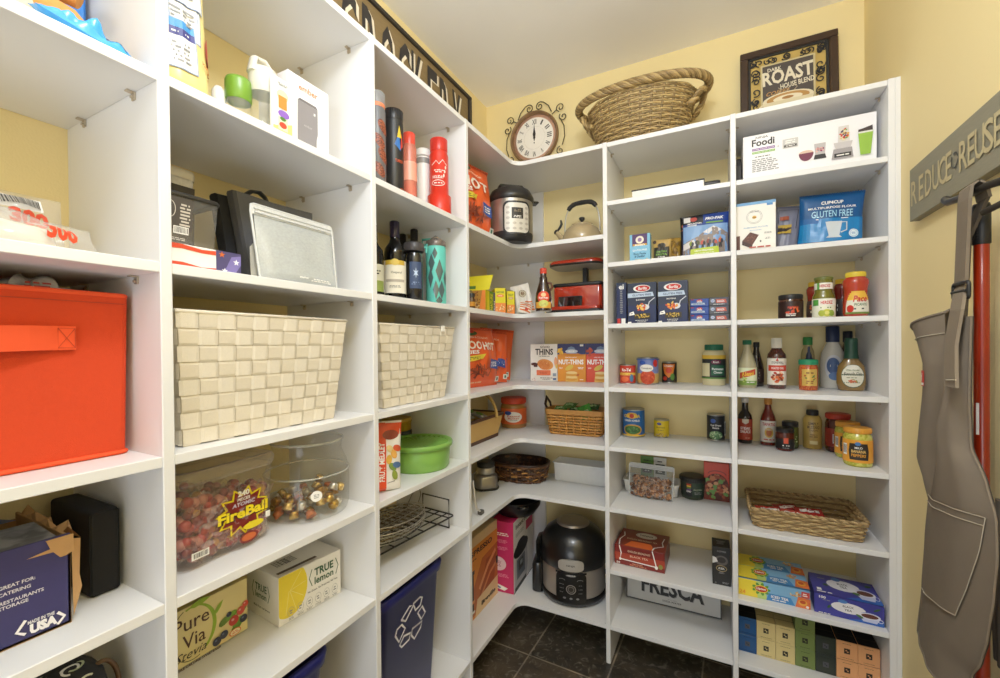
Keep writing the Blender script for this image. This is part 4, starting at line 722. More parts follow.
t, F = silbag('food_storage_bag', 'clear silicone bag full of pecans leaning on the white tray', (xc, -.165, z), w, h, (rad(-9), 0, rad(-3)), True, 31, .12)
b = MB(); q = random.Random(5)
for k in range(430):
    s, tt = q.uniform(.06, .94)*w, h*(.03+.58*q.random()**.9); p = F(s, tt, -.003-q.random()*.007); b.ball((p[0], p[1], p[2]), .0075*q.uniform(.7, 1.2), q.choice(NUT), 6, 4, sx=q.uniform(.6, 1.5), sy=.8, sz=q.uniform(.6, 1.2))
o = obj('pecans', b, t); o['kind'] = 'stuff'
a, c = on(624.5, 478, y=-.10), on(679, 478, y=-.10)
b = MB(); w = c.x-a.x; b.rprism([(.008, 0), (.006, .002), (0, .045), (-.004, .048), (-.004, .052), (.003, .052), (.009, .006)], w, .10, .012, M('#EFEDE8', .4), cap1=True); solo('tray', b, 'shallow white tray behind the bag of pecans', 'tray', ((a.x+c.x)/2, -.075, z))
for u0, u1, vt, hx, lab in ((640.5, 653.5, 456, '#5E8A3A', 'green seasoning packet sticking up behind the pecans'), (653.8, 666.5, 457.5, '#E4E2DA', 'white and black seasoning packet sticking up behind the pecans')):
    xc, w, h = fitb(u0, u1, vt, -.085, z+.01)
    def fr(b, F, w, h, hx=hx):
        dk = M('#23301E'); b.rect(F, w*.12, h*.50, w*.88, h*.80, dk); b.text(F, 'TACO' if hx[1] == '5' else 'RANCH', w*.5, h*.69, h*.08, WHT, w*.6, .02); b.blur(F, w*.5, h*.57, w*.5, h*.06, WHT, 1); b.blur(F, w*.5, h*.88, w*.6, h*.06, INK, 1)
    carton('seasoning_packet', lab, 'packet', (xc, -.083, z+.009), 0, w-.001, .006, h, M(hx, .4), fr)
x, y, r, h = vfit(679.5, 706.3, 476.5, 500.5, z)
def wr(b, F, r, a, c):
    H_ = c-a; b.rect(F, r*.0, a, r*.95, c, M('#243A2A'), 10, 1); b.rect(F, -r*.5, a+H_*.1, 0, a+H_*.9, BLK, 6, 1)
    for k, cc in enumerate(('#C43A26', '#E5B93A', '#5A8A3A', '#6A3A7A')): b.rect(F, -r*.42, a+H_*(.84-.12*k), -r*.08, a+H_*(.94-.12*k), M(cc), 3, 1)
    b.text(F, 'KIND', -.25*r, a+H_*.40, H_*.12, WHT, r*.34, .02); b.text(F, 'CLUSTERS', .45*r, a+H_*.55, H_*.10, M('#C9D3B0'), r*.7); b.blur(F, .45*r, a+H_*.30, r*.6, H_*.2, GREY, 2)
vessel('snack_tub', 'round dark green snack tub with a black lid', 'tub', (x, y, z), [(.82, 0), (.86, .03), (.96, .80)], M('#3A4232', .3), r, h, (BLK, .80, 1, 1.02), (.12, .78, M('#30382C'), wr))
xc, w, h = fitb(706.2, 731.8, 463, -.08, z)
def fr(b, F, w, h): 
    b.ring(F, w*.52, h*.70, w*.36, h*.10, w*.03, M('#7A2A1C'), 24, 0, PI); b.rect(F, w*.0, 0, w, h*.22, M('#7A2F1A')); b.ell(F, w*.5, h*.36, w*.49, h*.36, M('#5A2A1C')); blob(b, F, w*.5, h*.36, w*.44, h*.32, [M('#C9774A'), M('#A54A2A'), M('#D99A6A'), M('#8A3A22'), M('#6E9A4A')], 60, .2)
carton('pasta_box', 'tomato red box with a bowl of food pictured, right of the snack tub', 'box', (min(xc, MX1-w/2-.002), -.05, z), 0, w, .07, h, M('#D8431F', .4), fr)
# tea and coffee
z = MZ[7]
def fr(b, F, w, h):
    b.rect(F, 0, h*.25, w, h*.62, M('#A83A22')); b.text(F, 'ENGLISH BREAKFAST', w*.5, h*.76, h*.10, M('#E5C9A8'), w*.45); b.text(F, 'BLACK TEA', w*.5, h*.52, h*.10, M('#E5C9A8'), w*.36); b.line(F, [(w*.10, h), (w*.14, h*.62), (w*.12, h*.30), (w*.84, h*.24)], h*.05, WHT); b.line(F, [(w*.76, h*1.0), (w*.80, h*.62), (w*.84, h*.24)], h*.05, WHT); b.ell(F, w*.12, h*.30, w*.022, h*.07, WHT); b.ell(F, w*.84, h*.22, w*.03, h*.09, WHT); b.blur(F, w*.48, h*.12, w*.35, h*.16, M('#D98A6A'), 2); b.ell(F, w*.92, h*.3, w*.04, h*.12, M('#8A8A3A')); b.text(F, '50', w*.08, h*.1, h*.1, WHT, w*.07)
def tp(b, F, w, h):
    b.ell(F, w*.55, h*.72, w*.22, h*.16, M('#D8CFC0')); b.text(F, 'TWININGS', w*.55, h*.72, h*.09, INK, w*.28, .02); b.ring(F, w*.55, h*.72, w*.2, h*.14, w*.008, GREY); b.text(F, 'ENGLISH BREAKFAST TEA', w*.5, h*.42, h*.08, M('#E5C9A8'), w*.62); b.poly(F, [(w*.2, 0), (w*.8, 0), (w*.7, h*.3), (w*.3, h*.3)], M('#D9622A')); b.line(F, [(w*.08, h*.75), (w*.12, h*.55), (w*.06, h*.3), (w*.10, 0)], w*.02, WHT); b.line(F, [(w*.92, h*.75), (w*.9, h*.5), (w*.94, h*.3), (w*.78, h*.15), (w*.76, 0)], w*.02, WHT)
carton('tea_box', 'dark red breakfast tea box with a printed string and tag', 'box', (.806, -.20, z), rad(-1), .187, .165, .076, M('#7A1F16', .35), fr, tp, lambda b, F, w, h: b.blur(F, w*.5, h*.5, w*.6, h*.3, M('#A5503A'), 4))
xc, w, h = fitb(712.6, 731.8, 548.5, -.28, z)
def fr(b, F, w, h): b.ell(F, w*.5, h*.66, w*.36, h*.13, M('#5A5450')); b.ell(F, w*.5, h*.67, w*.24, h*.08, M('#2A2422')); b.poly(F, [(0, h*.56), (w*.3, h*.62), (w*.2, h*.72), (0, h*.75)], M('#D9D6D2')); b.ring(F, w*.5, h*.45, w*.3, h*.08, w*.03, M('#B9A06A')); b.blur(F, w*.5, h*.45, w*.35, h*.06, WHT, 2); b.blur(F, w*.5, h*.34, w*.3, h*.06, GREY, 2); b.blur(F, w*.72, h*.08, w*.4, h*.05, GREY, 2); b.blur(F, w*.2, h*.06, w*.2, h*.03, GREY, 1); b.text(F, 'COFFEE', w*.5, h*.9, h*.04, GREY, w*.5)
carton('coffee_box', 'tall black coffee box at the right end of its shelf', 'box', (min(xc, MX1-w/2-.004), -.235, z), rad(2), w*.95, .08, h, M('#1B1918', .4), fr, lambda b, F, w, h: b.blur(F, w*.5, h*.5, w*.6, h*.4, GREY, 3))
z = MZ[8]
b = MB(); w, h = .362, .165; b.box(-w/2, w/2, -.012, .012, 0, h, M('#B4B3B0', .4, .4, var=.12, scale=14), .001); F = front(w, .024, h); b.lift = .0008
b.rect(F, w*.012, h*.022, w*.988, h*.978, M('#C3C2BE', .45, .25, var=.12, scale=14)); b.text(F, 'FRESCA', w*.508, h*.43, h*.42, M('#8C8C8A'), w*.66, .03); b.text(F, 'FRESCA', w*.50, h*.44, h*.42, M('#1E1E20'), w*.66, .03); b.line(F, [(w*.165, h*.47), (w*.26, h*.47)], h*.03, M('#1E1E20')); b.text(F, 'THE', w*.5, h*.165, h*.02, GREY, w*.1); b.text(F, 'SODA WATER', w*.5, h*.115, h*.045, INK, w*.2)
for p in ((0, 0, w, .0035), (0, h-.0035, w, h), (0, 0, .0035, h), (w-.0035, 0, w, h)): b.rect(F, *p, BLK)
solo('metal_sign', b, 'grey metal sign with tall black capital letters under the tea shelf', 'sign', (.907, -.106, z), rad(.8), None, (rad(-5), 0, rad(.8)))
# ================================================================== corner bay
def dep(u, v, d): return CAM + F2*d + R3*((u-CU)/FPX*d) + U3*((CV-v)/FPX*d)
def face_cam(p, extra=0): return math.atan2(CAM.x-p.x, -(CAM.y-p.y)) + rad(extra)   # rz that turns local -y to the viewer side
ORG = M('#E8602A', .3, var=.08, scale=14)
def hotbag(b, F, w, h, txt='HOT', yel=True, wid=.62):
    b.ell(F, w*.30, h*.90, w*.20, h*.05, M('#2E5A2A')); b.ell(F, w*.24, h*.91, w*.09, h*.03, M('#DCE3D0')); b.ell(F, w*.38, h*.93, w*.07, h*.03, RED)
    b.text(F, 'BAKED & CRUNCHY', w*.46, h*.82, h*.035, M('#F0D9C0'), w*.5, .01, rot=-.05); txt and b.text(F, txt, w*.50, h*.68, h*.14, M('#F3E9DC'), w*wid, .03, rot=-.06); txt and b.text(F, 'FRIES', w*.26, h*.575, h*.06, WHT, w*.3, .03)
    if yel: b.poly(F, [(w*.05, h*.40), (w*.50, h*.46), (w*.56, h*.54), (w*.10, h*.50)], M('#E5CC3A')); b.blur(F, w*.30, h*.475, w*.34, h*.05, M('#4A5A1E'), 2)
    blob(b, F, w*.42, h*.26, w*.26, h*.10, [M('#8A3A22'), M('#A54A2E'), M('#6E2A1A')], 40, .2); b.poly(F, [(w*.60, h*.30), (w*.86, h*.27), (w*.84, h*.42), (w*.62, h*.45)], M('#24479A')); b.blur(F, w*.73, h*.36, w*.2, h*.09, WHT, 3)
    b.rect(F, w*.82, h*.06, w*.93, h*.15, M('#E4E6E0')); b.rect(F, w*.85, h*.08, w*.90, h*.13, M('#2E6A5A')); b.blur(F, w*.3, h*.08, w*.4, h*.04, M('#E9B08A'), 1)
z = CZ[1]
pouch('snack_bag', 'orange-red spicy snack bag leaning against the upright by the pressure cooker', 'bag', (.228, -.560, z), 0, .265, .290, .075, ORG, hotbag, rot=(rad(-4), 0, rad(80)), gus=False, seed=41, seal=M('#B93A1A', .3), wr=.006)
# steel pressure cooker
p = dep(511, 220, 1.80); r, h = .0915, .243
t = thing('pressure_cooker', 'steel electric pressure cooker with a black lid and square silver panel', 'pressure cooker', (p.x, p.y, z), face_cam(p, 16))
b = MB(); b.lathe([(r*.93, .012), (r*.99, .028), (r*1.0, .04), (r, h*.70), (r*.99, h*.72)], STEEL, 40); obj('body', b, t)
b = MB(); b.lathe([(r*.86, 0), (r*.93, .004), (r*.99, .018), (r*1.005, .036), (r*1.0, .04)], BLK, 40); obj('base', b, t)
LID = M('#211F1E', .35)
b = MB(); b.lathe([(r*.99, h*.70), (r*1.05, h*.715), (r*1.06, h*.78), (r*1.0, h*.83), (r*.9, h*.90), (r*.62, h*.955), (r*.2, h*.97), (.001, h*.972)], LID, 40, cap1=False); b.box(-.055, .055, -.02, .02, h*.95, h*1.035, LID, .008); b.lathe([(.012, h*.9), (.012, h*1.02), (.006, h*1.03)], BLK, 14, .045, .045)
for s in (1, -1): b.box(s*r*.98-.012, s*r*.98+.018*s+.012, -.022, .022, h*.735, h*.775, LID, .004)
obj('lid', b, t)
b = MB(); q = [(a, c) for a, c, _ in rrect(.108, .128, .022, 5, 0)]; F = cyl(r)
def panel(b, F, pts, m, l0, l1):
    n = len(pts); b.add([F(a, c, l0) for a, c in pts]+[F(a, c, l1) for a, c in pts], [(k, (k+1) % n, n+(k+1) % n, n+k) for k in range(n)], m)
    k = b.lift; b.lift = l1-b.step; b.poly(F, pts, m); b.lift = k
zc = h*.37; panel(b, F, [(a*1.06, zc+c*1.06) for a, c in q], BLK, 0, .004); panel(b, F, [(a*.93, zc+c*.93) for a, c in q], M('#D3CEC4', .4, .1), .004, .0055)
b.lift = .006; b.rect(F, -.023, zc-.004, .023, zc+.040, M('#2A2622'), 4, 2); b.blur(F, 0, zc+.028, .032, .012, M('#8A7A66'), 2); b.blur(F, 0, zc+.004, .03, .010, WHT, 2)
for i in range(4):
    for j in range(5):
        if not (1 <= i <= 2 and j >= 2): b.ell(F, -.037+.0247*i, zc-.044+.021*j, .0075, .0055, M('#B4AEA4', .4, .3), 10)
obj('control_panel', b, t)
# kettle
p = dep(582, 225, 1.86); r = .087; z = CZ[1]; TAN = M('#B49F78', .18, var=.05, coat=.8)
t = thing('kettle', 'tan enamel kettle with a black grip and steel handle', 'kettle', (p.x, p.y, z), rad(-4))
b = MB(); b.lathe([(r*.80, 0), (r*.95, .008), (r, .03), (r*.97, .05), (r*.84, .075), (r*.62, .092), (r*.5, .096)], TAN, 36); b.tube([(-r*.75, 0, .030), (-r*1.0, 0, .045), (-r*1.22, 0, .068), (-r*1.36, 0, .083)], [.020, .016, .0115, .010], TAN, 14); obj('body', b, t)
b = MB(); b.lathe([(r*.55, .094), (r*.55, .099), (r*.3, .107), (.004, .109)], TAN, 30); k = MB(); k.lathe([(.007, .107), (.006, .116), (.012, .122), (.013, .130), (.009, .133)], BLK, 18); l = obj('lid', b, t); obj('knob', k, l)
b = MB(); pts = [(r*.92*math.copysign(abs(math.cos(a))**.55, math.cos(a)), 0, .066+.132*math.sin(a)**.75) for a in [PI*i/22 for i in range(23)]]; b.tube([(-r*.86, 0, .055), (-r*.90, 0, .066)]+pts[:-1][::-1][:0]+[q for q in pts[::-1][:8]], .0030, TIN, 8); h_ = obj('handle_arm', b, t); b = MB(); b.tube([(r*.86, 0, .055), (r*.90, 0, .066)]+pts[:8], .0030, TIN, 8); obj('handle_arm', b, t)
b = MB(); b.tube([(x, y, q) for x, y, q in pts[6:17]], [.0085, .0105, .0095, .0105, .0095, .0105, .0095, .0105, .0095, .0105, .0085], BLK, 12); obj('grip', b, h_)
b = MB(); b.lathe([(.011, 0), (.012, .006), (.010, .010)], BLK, 12, mx=Matrix.Translation((-r*1.36, 0, .083)) @ Matrix.Rotation(rad(-50), 4, 'Y')); b.tube([(-r*1.33, 0, .09), (-r*1.18, 0, .105), (-r*1.10, 0, .118), (-r*1.14, 0, .136)], [.005, .006, .006, .004], BLK, 8); obj('spout_cap', b, t)
# snack bars, syrup, red appliance
z = CZ[2]
def bars(mat, low, txt, acc):
    def f(b, F, w, h):
        b.rect(F, 0, 0, w, h*.42, low); b.ell(F, w*.5, h*.70, w*.35, h*.06, acc); b.text(F, txt, w*.5, h*.84, h*.07, M('#3E6A2A'), w*.7, .03); b.blur(F, w*.5, h*.70, w*.4, h*.03, WHT, 1); blob(b, F, w*.5, h*.22, w*.4, h*.14, [M('#E9C08A'), M('#C9844A'), M('#F0D9A8')], 14, .25)
    return f
YB = M('#DDD01E', .4); OB = M('#E9863A', .4)
p = on(483, 308, z=z); rz = rad(52)
# display box with raised flap
w, h, d = .055, .110, .105; rz = rad(9); b = MB(); b.box(-w/2, w/2, -d/2, d/2, 0, h*.80, YB, .001); F = front(w, d, h); b.rect(F, 0, 0, w, h*.78, OB); b.poly(F, [(0, 0), (w*.5, 0), (w*.75, h*.78), (0, h*.78)], M('#B9863A')); blob(b, F, w*.30, h*.40, w*.26, h*.34, [M('#8A4A2A'), M('#E0C08A'), M('#6E3A22')], 34, .16)
Fr = rside(w, d, h); b.rect(Fr, 0, 0, d*.32, h*.78, YB); b.rect(Fr, d*.32, 0, d*.78, h*.78, M('#4A8A2E')); b.text(Fr, 'NATURE', d*.55, h*.40, d*.28, YB, h*.6, .03, rot=PI/2); b.rect(Fr, d*.78, 0, d, h*.78, M('#3A3A8A')); b.text(Fr, 'BARS', d*.89, h*.3, d*.12, WHT, h*.35, .02, rot=PI/2)
fl = [(-w/2-.050, -d/2, h*.80), (w/2+.012, -d/2+.01, h*.80), (w/2+.026, -d/2+.02, h*1.34), (-w/2-.050, -d/2+.012, h*1.30)]
b.add(fl+[(x, y+.0015, q) for x, y, q in fl], [(0, 1, 2, 3), (7, 6, 5, 4), (0, 4, 5, 1), (1, 5, 6, 2), (2, 6, 7, 3), (3, 7, 4, 0)], YB)
Ff = plane(fl[0], Vector(fl[1])-Vector(fl[0]), Vector(fl[3])-Vector(fl[0])); b.lift = .0008; b.rect(Ff, .012, h*.26, .060, h*.40, M('#9A5A2A')); b.blur(Ff, .036, h*.33, .036, h*.06, WHT, 1); b.rect(Ff, .008, h*.04, .062, h*.16, M('#4A7A2A')); b.rect(Ff, .082, h*.28, .104, h*.44, M('#3A4A8A')); b.rect(Ff, .085, h*.31, .094, h*.41, M('#A9C0DA'))
solo('granola_bar_box', b, 'large yellow granola bar box with its display flap raised', 'box', ((lambda q: (q.x-math.cos(rz)*w/2-math.sin(rz)*d/2, q.y-math.sin(rz)*w/2+math.cos(rz)*d/2, z))(on(485.5, 300, x=.268))), rz)
b = MB(); b.lathe([(.014, 0), (.015, .003), (.015, .035), (.0125, .042), (.0125, .058)], M('#4A2E1A', .2, coat=.5), 18); b.lathe([(.0135, .046), (.0135, .058), (.012, .060)], BLK, 18); b.surf(lambda i, j: cyl(.0152)((-1+2*i)*.04, .012+.016*j, 0), 18, 1, M('#C98A2A')); solo('spice_jar', b, 'small brown spice jar left of the yellow granola bar boxes', 'jar', (.272, -.632, z))
def gbox(lab, x, y, w, d, h, low, txt, acc): carton('granola_bar_box', lab, 'box', (x, y, z), rad(38), w, d, h, YB, bars(YB, low, txt, acc), lambda b, F, w, h: b.poly(F, [(0, 0), (w, 0), (w*.5, h*.5)], M('#F0EDE2')), lambda b, F, w, h: b.rect(F, 0, 0, w*.2, h, M('#3A2A1A')), group='small granola bar boxes')
p = on(500, 309, x=.275); gb = on(500.5, 300, x=.268); gbox('small yellow and orange granola bar box next to the large flapped one', gb.x-.02, gb.y+.02, .046, .08, .107, OB, 'NATURE', OB)
gb = on(511, 302, x=.288); gbox('small yellow and orange granola bar box nearest the white bag', gb.x-.018, gb.y+.018, .034, .07, .100, OB, 'VALLEY', M('#C9A25A'))
def de(b, F, w, h):
    b.ell(F, w*.55, h*.66, w*.2, h*.13, M('#C9BFA8')); b.ring(F, w*.55, h*.66, w*.2, h*.13, w*.03, M('#8A7A5A')); b.ell(F, w*.55, h*.66, w*.1, h*.07, M('#8A6A4A'))
    for k in range(4): b.poly(F, [(w*(.5+.02*k), h*(.06+.09*k)), (w*.95, h*(.02+.09*k)), (w*.95, h*(.07+.09*k)), (w*(.5+.02*k), h*(.11+.09*k))], M('#DE7A3A'))
    b.ell(F, w*.6, h*.04, w*.08, h*.04, RED)
pouch('snack_pouch', 'white pouch leaning back with an emblem and orange stripes', 'pouch', (.322, -.235, z), 0, .085, .135, .04, M('#E9E4DC', .35), de, rot=(rad(-10), rad(-14), rad(28)), seed=51, wr=.006)
def de(b, F, w, h):
    for k in range(4): b.poly(F, [(w*.1, h*(.15+.2*k)), (w*.9, h*(.05+.2*k)), (w*.9, h*(.15+.2*k)), (w*.1, h*(.25+.2*k))], M('#DE7A3A'))
    b.ell(F, w*.6, h*.25, w*.12, h*.12, RED)
pouch('candy_bag', 'low white and orange striped candy bag at the foot of the white pouch', 'bag', (.338, -.298, z), 0, .062, .055, .03, M('#EFE9E0', .3), de, rot=(rad(-28), rad(12), rad(32)), gus=False, seed=52)
p = dep(543.5, 300, 1.665); r, h = .0325, .168
def wr(b, F, r, a, c): H_ = c-a; b.ell(F, .0, a+H_*.62, r*.75, H_*.36, M('#D9452A')); b.ell(F, 0, a+H_*.76, r*.3, H_*.12, M('#E9C08A')); b.text(F, 'Syrup', 0, a+H_*.58, H_*.14, WHT, r*1.2, .02); b.rect(F, -r*1.0, a, r*1.0, a+H_*.36, M('#E0A03A'), 10, 1); b.ell(F, 0, a+H_*.26, r*.6, H_*.2, M('#C9CE6A')); b.blur(F, 0, a+H_*.2, r*.8, H_*.12, M('#8A3A1A'), 2)
t = vessel('syrup_bottle', 'dark syrup bottle with a red cap and orange label', 'bottle', (p.x, p.y, z), [(.93, 0), (1, .03), (1, .28), (.92, .42), (.60, .62), (.48, .70), (.47, .78), (.38, .80), (.36, .90)], M('#2A140C', .08, coat=1), r, h, (M('#C93A24'), .87, 1, .40), (.06, .46, None, wr), cap='cap', rz=face_cam(p))
b = MB(); b.tube([(r*.5, 0, h*.66), (r*.95, 0, h*.64), (r*1.05, 0, h*.56), (r*.80, 0, h*.47)], .0045, M('#5A2A14', .15, coat=.5), 8); obj('handle', b, t)
# red appliance
a, c = on(549, 300, y=-.22), on(602.5, 300, y=-.22); w = c.x-a.x; RD = M('#B03018', .15, coat=.8); hz = lambda v: on(575, v, y=-.22).z-z
t = thing('red_appliance', 'red countertop appliance with a raised round-cornered top plate on a post', 'appliance', ((a.x+c.x)/2, -.165, z), 0)
b = MB(); b.rprism([(.004, 0), (0, .004), (0, .014), (.003, .016)], w, .20, .012, BLK); b.rprism([(.006, .016), (.005, .03)], w, .20, .02, M('#B5311C', .2, coat=.6)); obj('base', b, t)
b = MB(); hb = hz(286); b.rprism([(0, .02), (0, hb-.008), (.003, hb)], w*.90, .15, .015, RD, cx=w*.03, cy=.02); obj('body', b, t)
b = MB(); b.rprism([(0, hb), (-.003, hb+.004), (-.003, hb+.012), (.002, hb+.015)], w*.90, .15, .015, BLK, cx=w*.03, cy=.02); obj('collar', b, t)
b = MB(); zt = min(hz(262), MZ[1]-z-.02); b.box(w*.05, w*.14, .02, .05, hb+.01, zt, BLK, .003); obj('post', b, t)
b = MB(); zt = hz(264.5); b.rprism([(.006, zt-.004), (0, zt), (0, zt+.004)], w*1.0, .17, .05, M('#2A2422', .3)); b.rprism([(.004, zt-.0045), (.01, zt-.005)], w*1.0, .17, .05, M('#B9B2A8', .35)); b.rprism([(0, zt+.004), (.0, zt+.012), (.006, zt+.018)], w*1.0, .17, .05, RD); obj('top_plate', b, t)
b = MB(); mx = Matrix.Translation((-w*.06, -.088, .012)) @ Matrix.Rotation(rad(-12), 4, 'X'); b.box(-w*.22, w*.22, -.006, .006, 0, .062, BLK, .003, mx); b.box(-w*.20, w*.20, -.0072, -.006, .005, .057, M('#1E1614', .05, coat=1), .0005, mx); obj('display', b, t)
b = MB(); b.rprism([(0, .017), (0, .026), (.004, .03)], w*.30, .05, .012, M('#B5311C', .2, coat=.6), cx=w*.32, cy=-.07); obj('drip_tray', b, t)
# --- shelf of bags and cracker boxes
z = CZ[3]
for k, (x, y, rz, w, h, lab, tx) in enumerate(((.215, -.500, 80, .265, .240, 'front one of the three orange spicy snack bags, lettering and yellow flash showing', 'TOO HOT'), (.180, -.335, 58, .190, .228, 'middle one of the three orange spicy snack bags, creased beside the front bag', ''), (.125, -.190, 34, .165, .240, 'rear one of the three orange spicy snack bags, nearest the white cracker box', ''))):
    pouch('snack_bag', lab, 'bag', (x, y, z), 0, w, h, [.085, .07, .06][k], ORG, (lambda b, F, w, h, k=k, tx=tx: hotbag(b, F, w, h, tx, k == 0, .72 if k == 0 else .5)), 'spicy snack bags', (rad(-6), rad([0, 4, 6][k]), rad(rz)), gus=False, seed=60+k, seal=M('#B83A18', .3), wr=[.006, .013, .013][k])
def thins(b, F, w, h):
    b.text(F, 'GOOD', w*.55, h*.92, h*.06, INK, w*.36, .02); b.text(F, 'THINS', w*.52, h*.79, h*.17, INK, w*.66, .03); b.text(F, 'THE ORIGINAL ONE', w*.52, h*.67, h*.03, INK, w*.4, sh=.2)
    b.ell(F, w*.56, h*.45, w*.30, h*.14, M('#E0944A'), 24, -.2); b.ell(F, w*.52, h*.43, w*.22, h*.12, M('#D97F3A'), 24, -.2); blob(b, F, w*.54, h*.44, w*.2, h*.1, [M('#C9692A'), M('#EDB070')], 14, .12); b.ell(F, w*.16, h*.46, w*.13, h*.04, M('#4A1E16')); b.poly(F, [(w*.12, h*.44), (w*.28, h*.44), (w*.27, h*.38), (w*.14, h*.38)], M('#4A1E16')); b.ell(F, w*.95, h*.52, w*.06, h*.13, M('#E9A070')); b.ell(F, w*.97, h*.40, w*.04, h*.06, M('#E5C060'))
    b.rect(F, w*.24, h*.16, w*.76, h*.30, M('#E5734A')); b.blur(F, w*.5, h*.23, w*.34, h*.06, M('#B9482A'), 2); b.blur(F, w*.6, h*.09, w*.6, h*.03, INK, 1); b.blur(F, w*.6, h*.05, w*.4, h*.02, INK, 1); b.rect(F, w*.84, h*.04, w*.96, h*.09, M('#4A6A9A')); b.rect(F, w*.84, h*.14, w*.96, h*.22, M('#8A9AAA')); blob(b, F, w*.14, h*.05, w*.1, h*.03, [RED, M('#E5A03A')], 5, .2)
def nut(col, top, snack):
    def f(b, F, w, h):
        b.rect(F, 0, h*.72, w, h, top); b.poly(F, [(0, h*.72), (w, h*.72), (w, h*.68), (w*.5, h*.80), (0, h*.70)], M(col)); b.poly(F, [(w*.30, h*.74), (w*.70, h*.74), (w*.60, h*.90), (w*.5, h*.93), (w*.38, h*.90)], M('#6E86A8')); b.ell(F, w*.5, h*.80, w*.22, h*.05, M('#C9D0DA')); b.text(F, 'BLUE', w*.5, h*.80, h*.04, WHT, w*.2, .02)
        b.text(F, 'NUT-THINS', w*.48, h*.52, h*.13, WHT, w*.88, .035); b.text(F, 'CRACKER SNACKS', w*.48, h*.64, h*.025, WHT, w*.4); blob(b, F, w*.12, h*.80, w*.10, h*.10, snack, 8, .5); b.ell(F, w*.42, h*.37, w*.16, h*.06, M('#D8B84A'), 16, .5); b.blur(F, w*.82, h*.36, w*.2, h*.06, WHT, 2); b.blur(F, w*.12, h*.36, w*.14, h*.04, WHT, 2)
        b.poly(F, [(w*.28, 0), (w*.72, 0), (w*.70, h*.24), (w*.32, h*.24)], M('#E5B65A'))
        for k in range(4): b.ell(F, w*.5, h*(.06+.06*k), w*.20, h*.035, M(['#D99A3A', '#EFCF8A'][k % 2]))
        b.ell(F, w*.72, h*.18, w*.06, h*.03, M('#C96A2A'), 10, .5); b.blur(F, w*.86, h*.06, w*.2, h*.03, WHT, 1)
        b.poly(F, [(w*.80, h*.93), (w*.92, h*.93), (w*.92, h*.98), (w*.80, h*.98)], WHT)
    return f
bw = .1275
for k, (nm, lab, base, fn, hh) in enumerate((('cracker_box', 'white cracker box with a round cracker and dip', M('#EFEBE4', .4, var=.01), thins, 344), ('cracker_box', 'orange nut cracker box in the middle of the three cracker boxes', M('#E0902A', .4), nut('#E0902A', M('#2E3468'), [M('#E5B93A'), M('#D9A02A')]), 344), ('cracker_box', 'red nut cracker box against the upright', M('#D94A2E', .4), nut('#D94A2E', M('#2E3468'), [M('#C9583A'), M('#B9452A')]), 344))):
    cx = .366+k*(bw+.0015)*math.cos(rad(7)); cy = -.118+k*(bw+.0015)*math.sin(rad(7)); h = on(545, hh, y=-.14).z-z
    carton(nm, lab, 'box', (cx-.004, cy, z), rad(7), bw, .05, h, base, fn)
# --- baskets and peanut butter
z = CZ[4]
t = thing('bamboo_basket', 'slatted pale bamboo basket with dark rims and a thin arched handle', 'basket', (.165, -.510, z), PI/2)
BAM = M('#C9A25A', .5, var=.18, scale=90, stretch=(60, 60, 1)); BRN = M('#4A2C1E', .5)
h = .096; L_ = .385; x0 = -.18
def ring_(zz, inset=0): k = zz/h; wl = L_*.5*(.86+.14*k)-inset; dp = .075*(.80+.20*k)-inset; return [(-wl, -dp, zz), (wl, -dp, zz), (wl, dp, zz), (-wl, dp, zz)]
b = MB(); b.loft([ring_(.010), ring_(h)], BAM, smooth=False, cap1=False); b.loft([ring_(h, .004)[::-1], ring_(.012, .004)[::-1]], BAM, smooth=False, cap0=False); obj('slat_wall', b, t)
b = MB()
for zz in (.006, h): 
    q = ring_(zz); b.loft([[(x*1.01, y*1.03, zz-.007) for x, y, _ in q], [(x*1.012, y*1.04, zz+.007) for x, y, _ in q]], BRN, smooth=False, cap0=zz < .05, cap1=zz < .05)
obj('rim', b, t)
b = MB(); b.tube([(L_*.30, -.0+.085*math.cos(a), h-.01+.105*math.sin(a)) for a in [PI*i/16 for i in range(17)]], .003, BAM, 6, sx=2.5); obj('handle', b, t)
for k, (lx, ly, c, a) in enumerate([(.125, -.025, '#8A8A8A', .2), (.04, .0, '#A0A39A', -.2), (.12, .018, '#7C8078', .1), (-.05, -.01, '#9AA08C', .1)]):
    def de(b, F, w, h): b.ell(F, w*.5, h*.5, w*.25, h*.3, M('#6E9A4A')); b.rect(F, w*.1, h*.1, w*.4, h*.25, M('#E4E6E0'), 3, 2)
    pouch('snack_packet', ['grey and green packet at the right end of the bamboo basket', 'pale grey packet in the middle of the bamboo basket', 'dark grey packet at the back right of the bamboo basket', 'grey-green packet at the left of the bamboo basket'][k], 'packet', (.165-ly, -.510+lx, z+.084+.004*k), 0, .070, .060, .013, M(c, .3), de, 'packets in the bamboo basket', (rad(-72), 0, PI/2+a), gus=False, seed=70+k)
p = on(513.5, 429, z=z); r = on(525.5, 415, y=p.y+.04).x-on(501.5, 415, y=p.y+.04).x; r *= .49
def wr(b, F, r, a, c): H_ = c-a; b.ell(F, -.05*r, a+H_*.46, r*.72, H_*.34, M('#E9E4DC')); b.ell(F, -.45*r, a+H_*.72, r*.28, H_*.13, M('#2A4A9A')); b.text(F, 'Peanut', 0, a+H_*.52, H_*.13, M('#C4471F'), r*1.0, .02); b.text(F, 'Butter', 0, a+H_*.38, H_*.12, M('#C4471F'), r*.9, .02); b.blur(F, 0, a+H_*.25, r*.6, H_*.05, INK, 1)
h = on(513, 398, y=p.y+.03).z-z
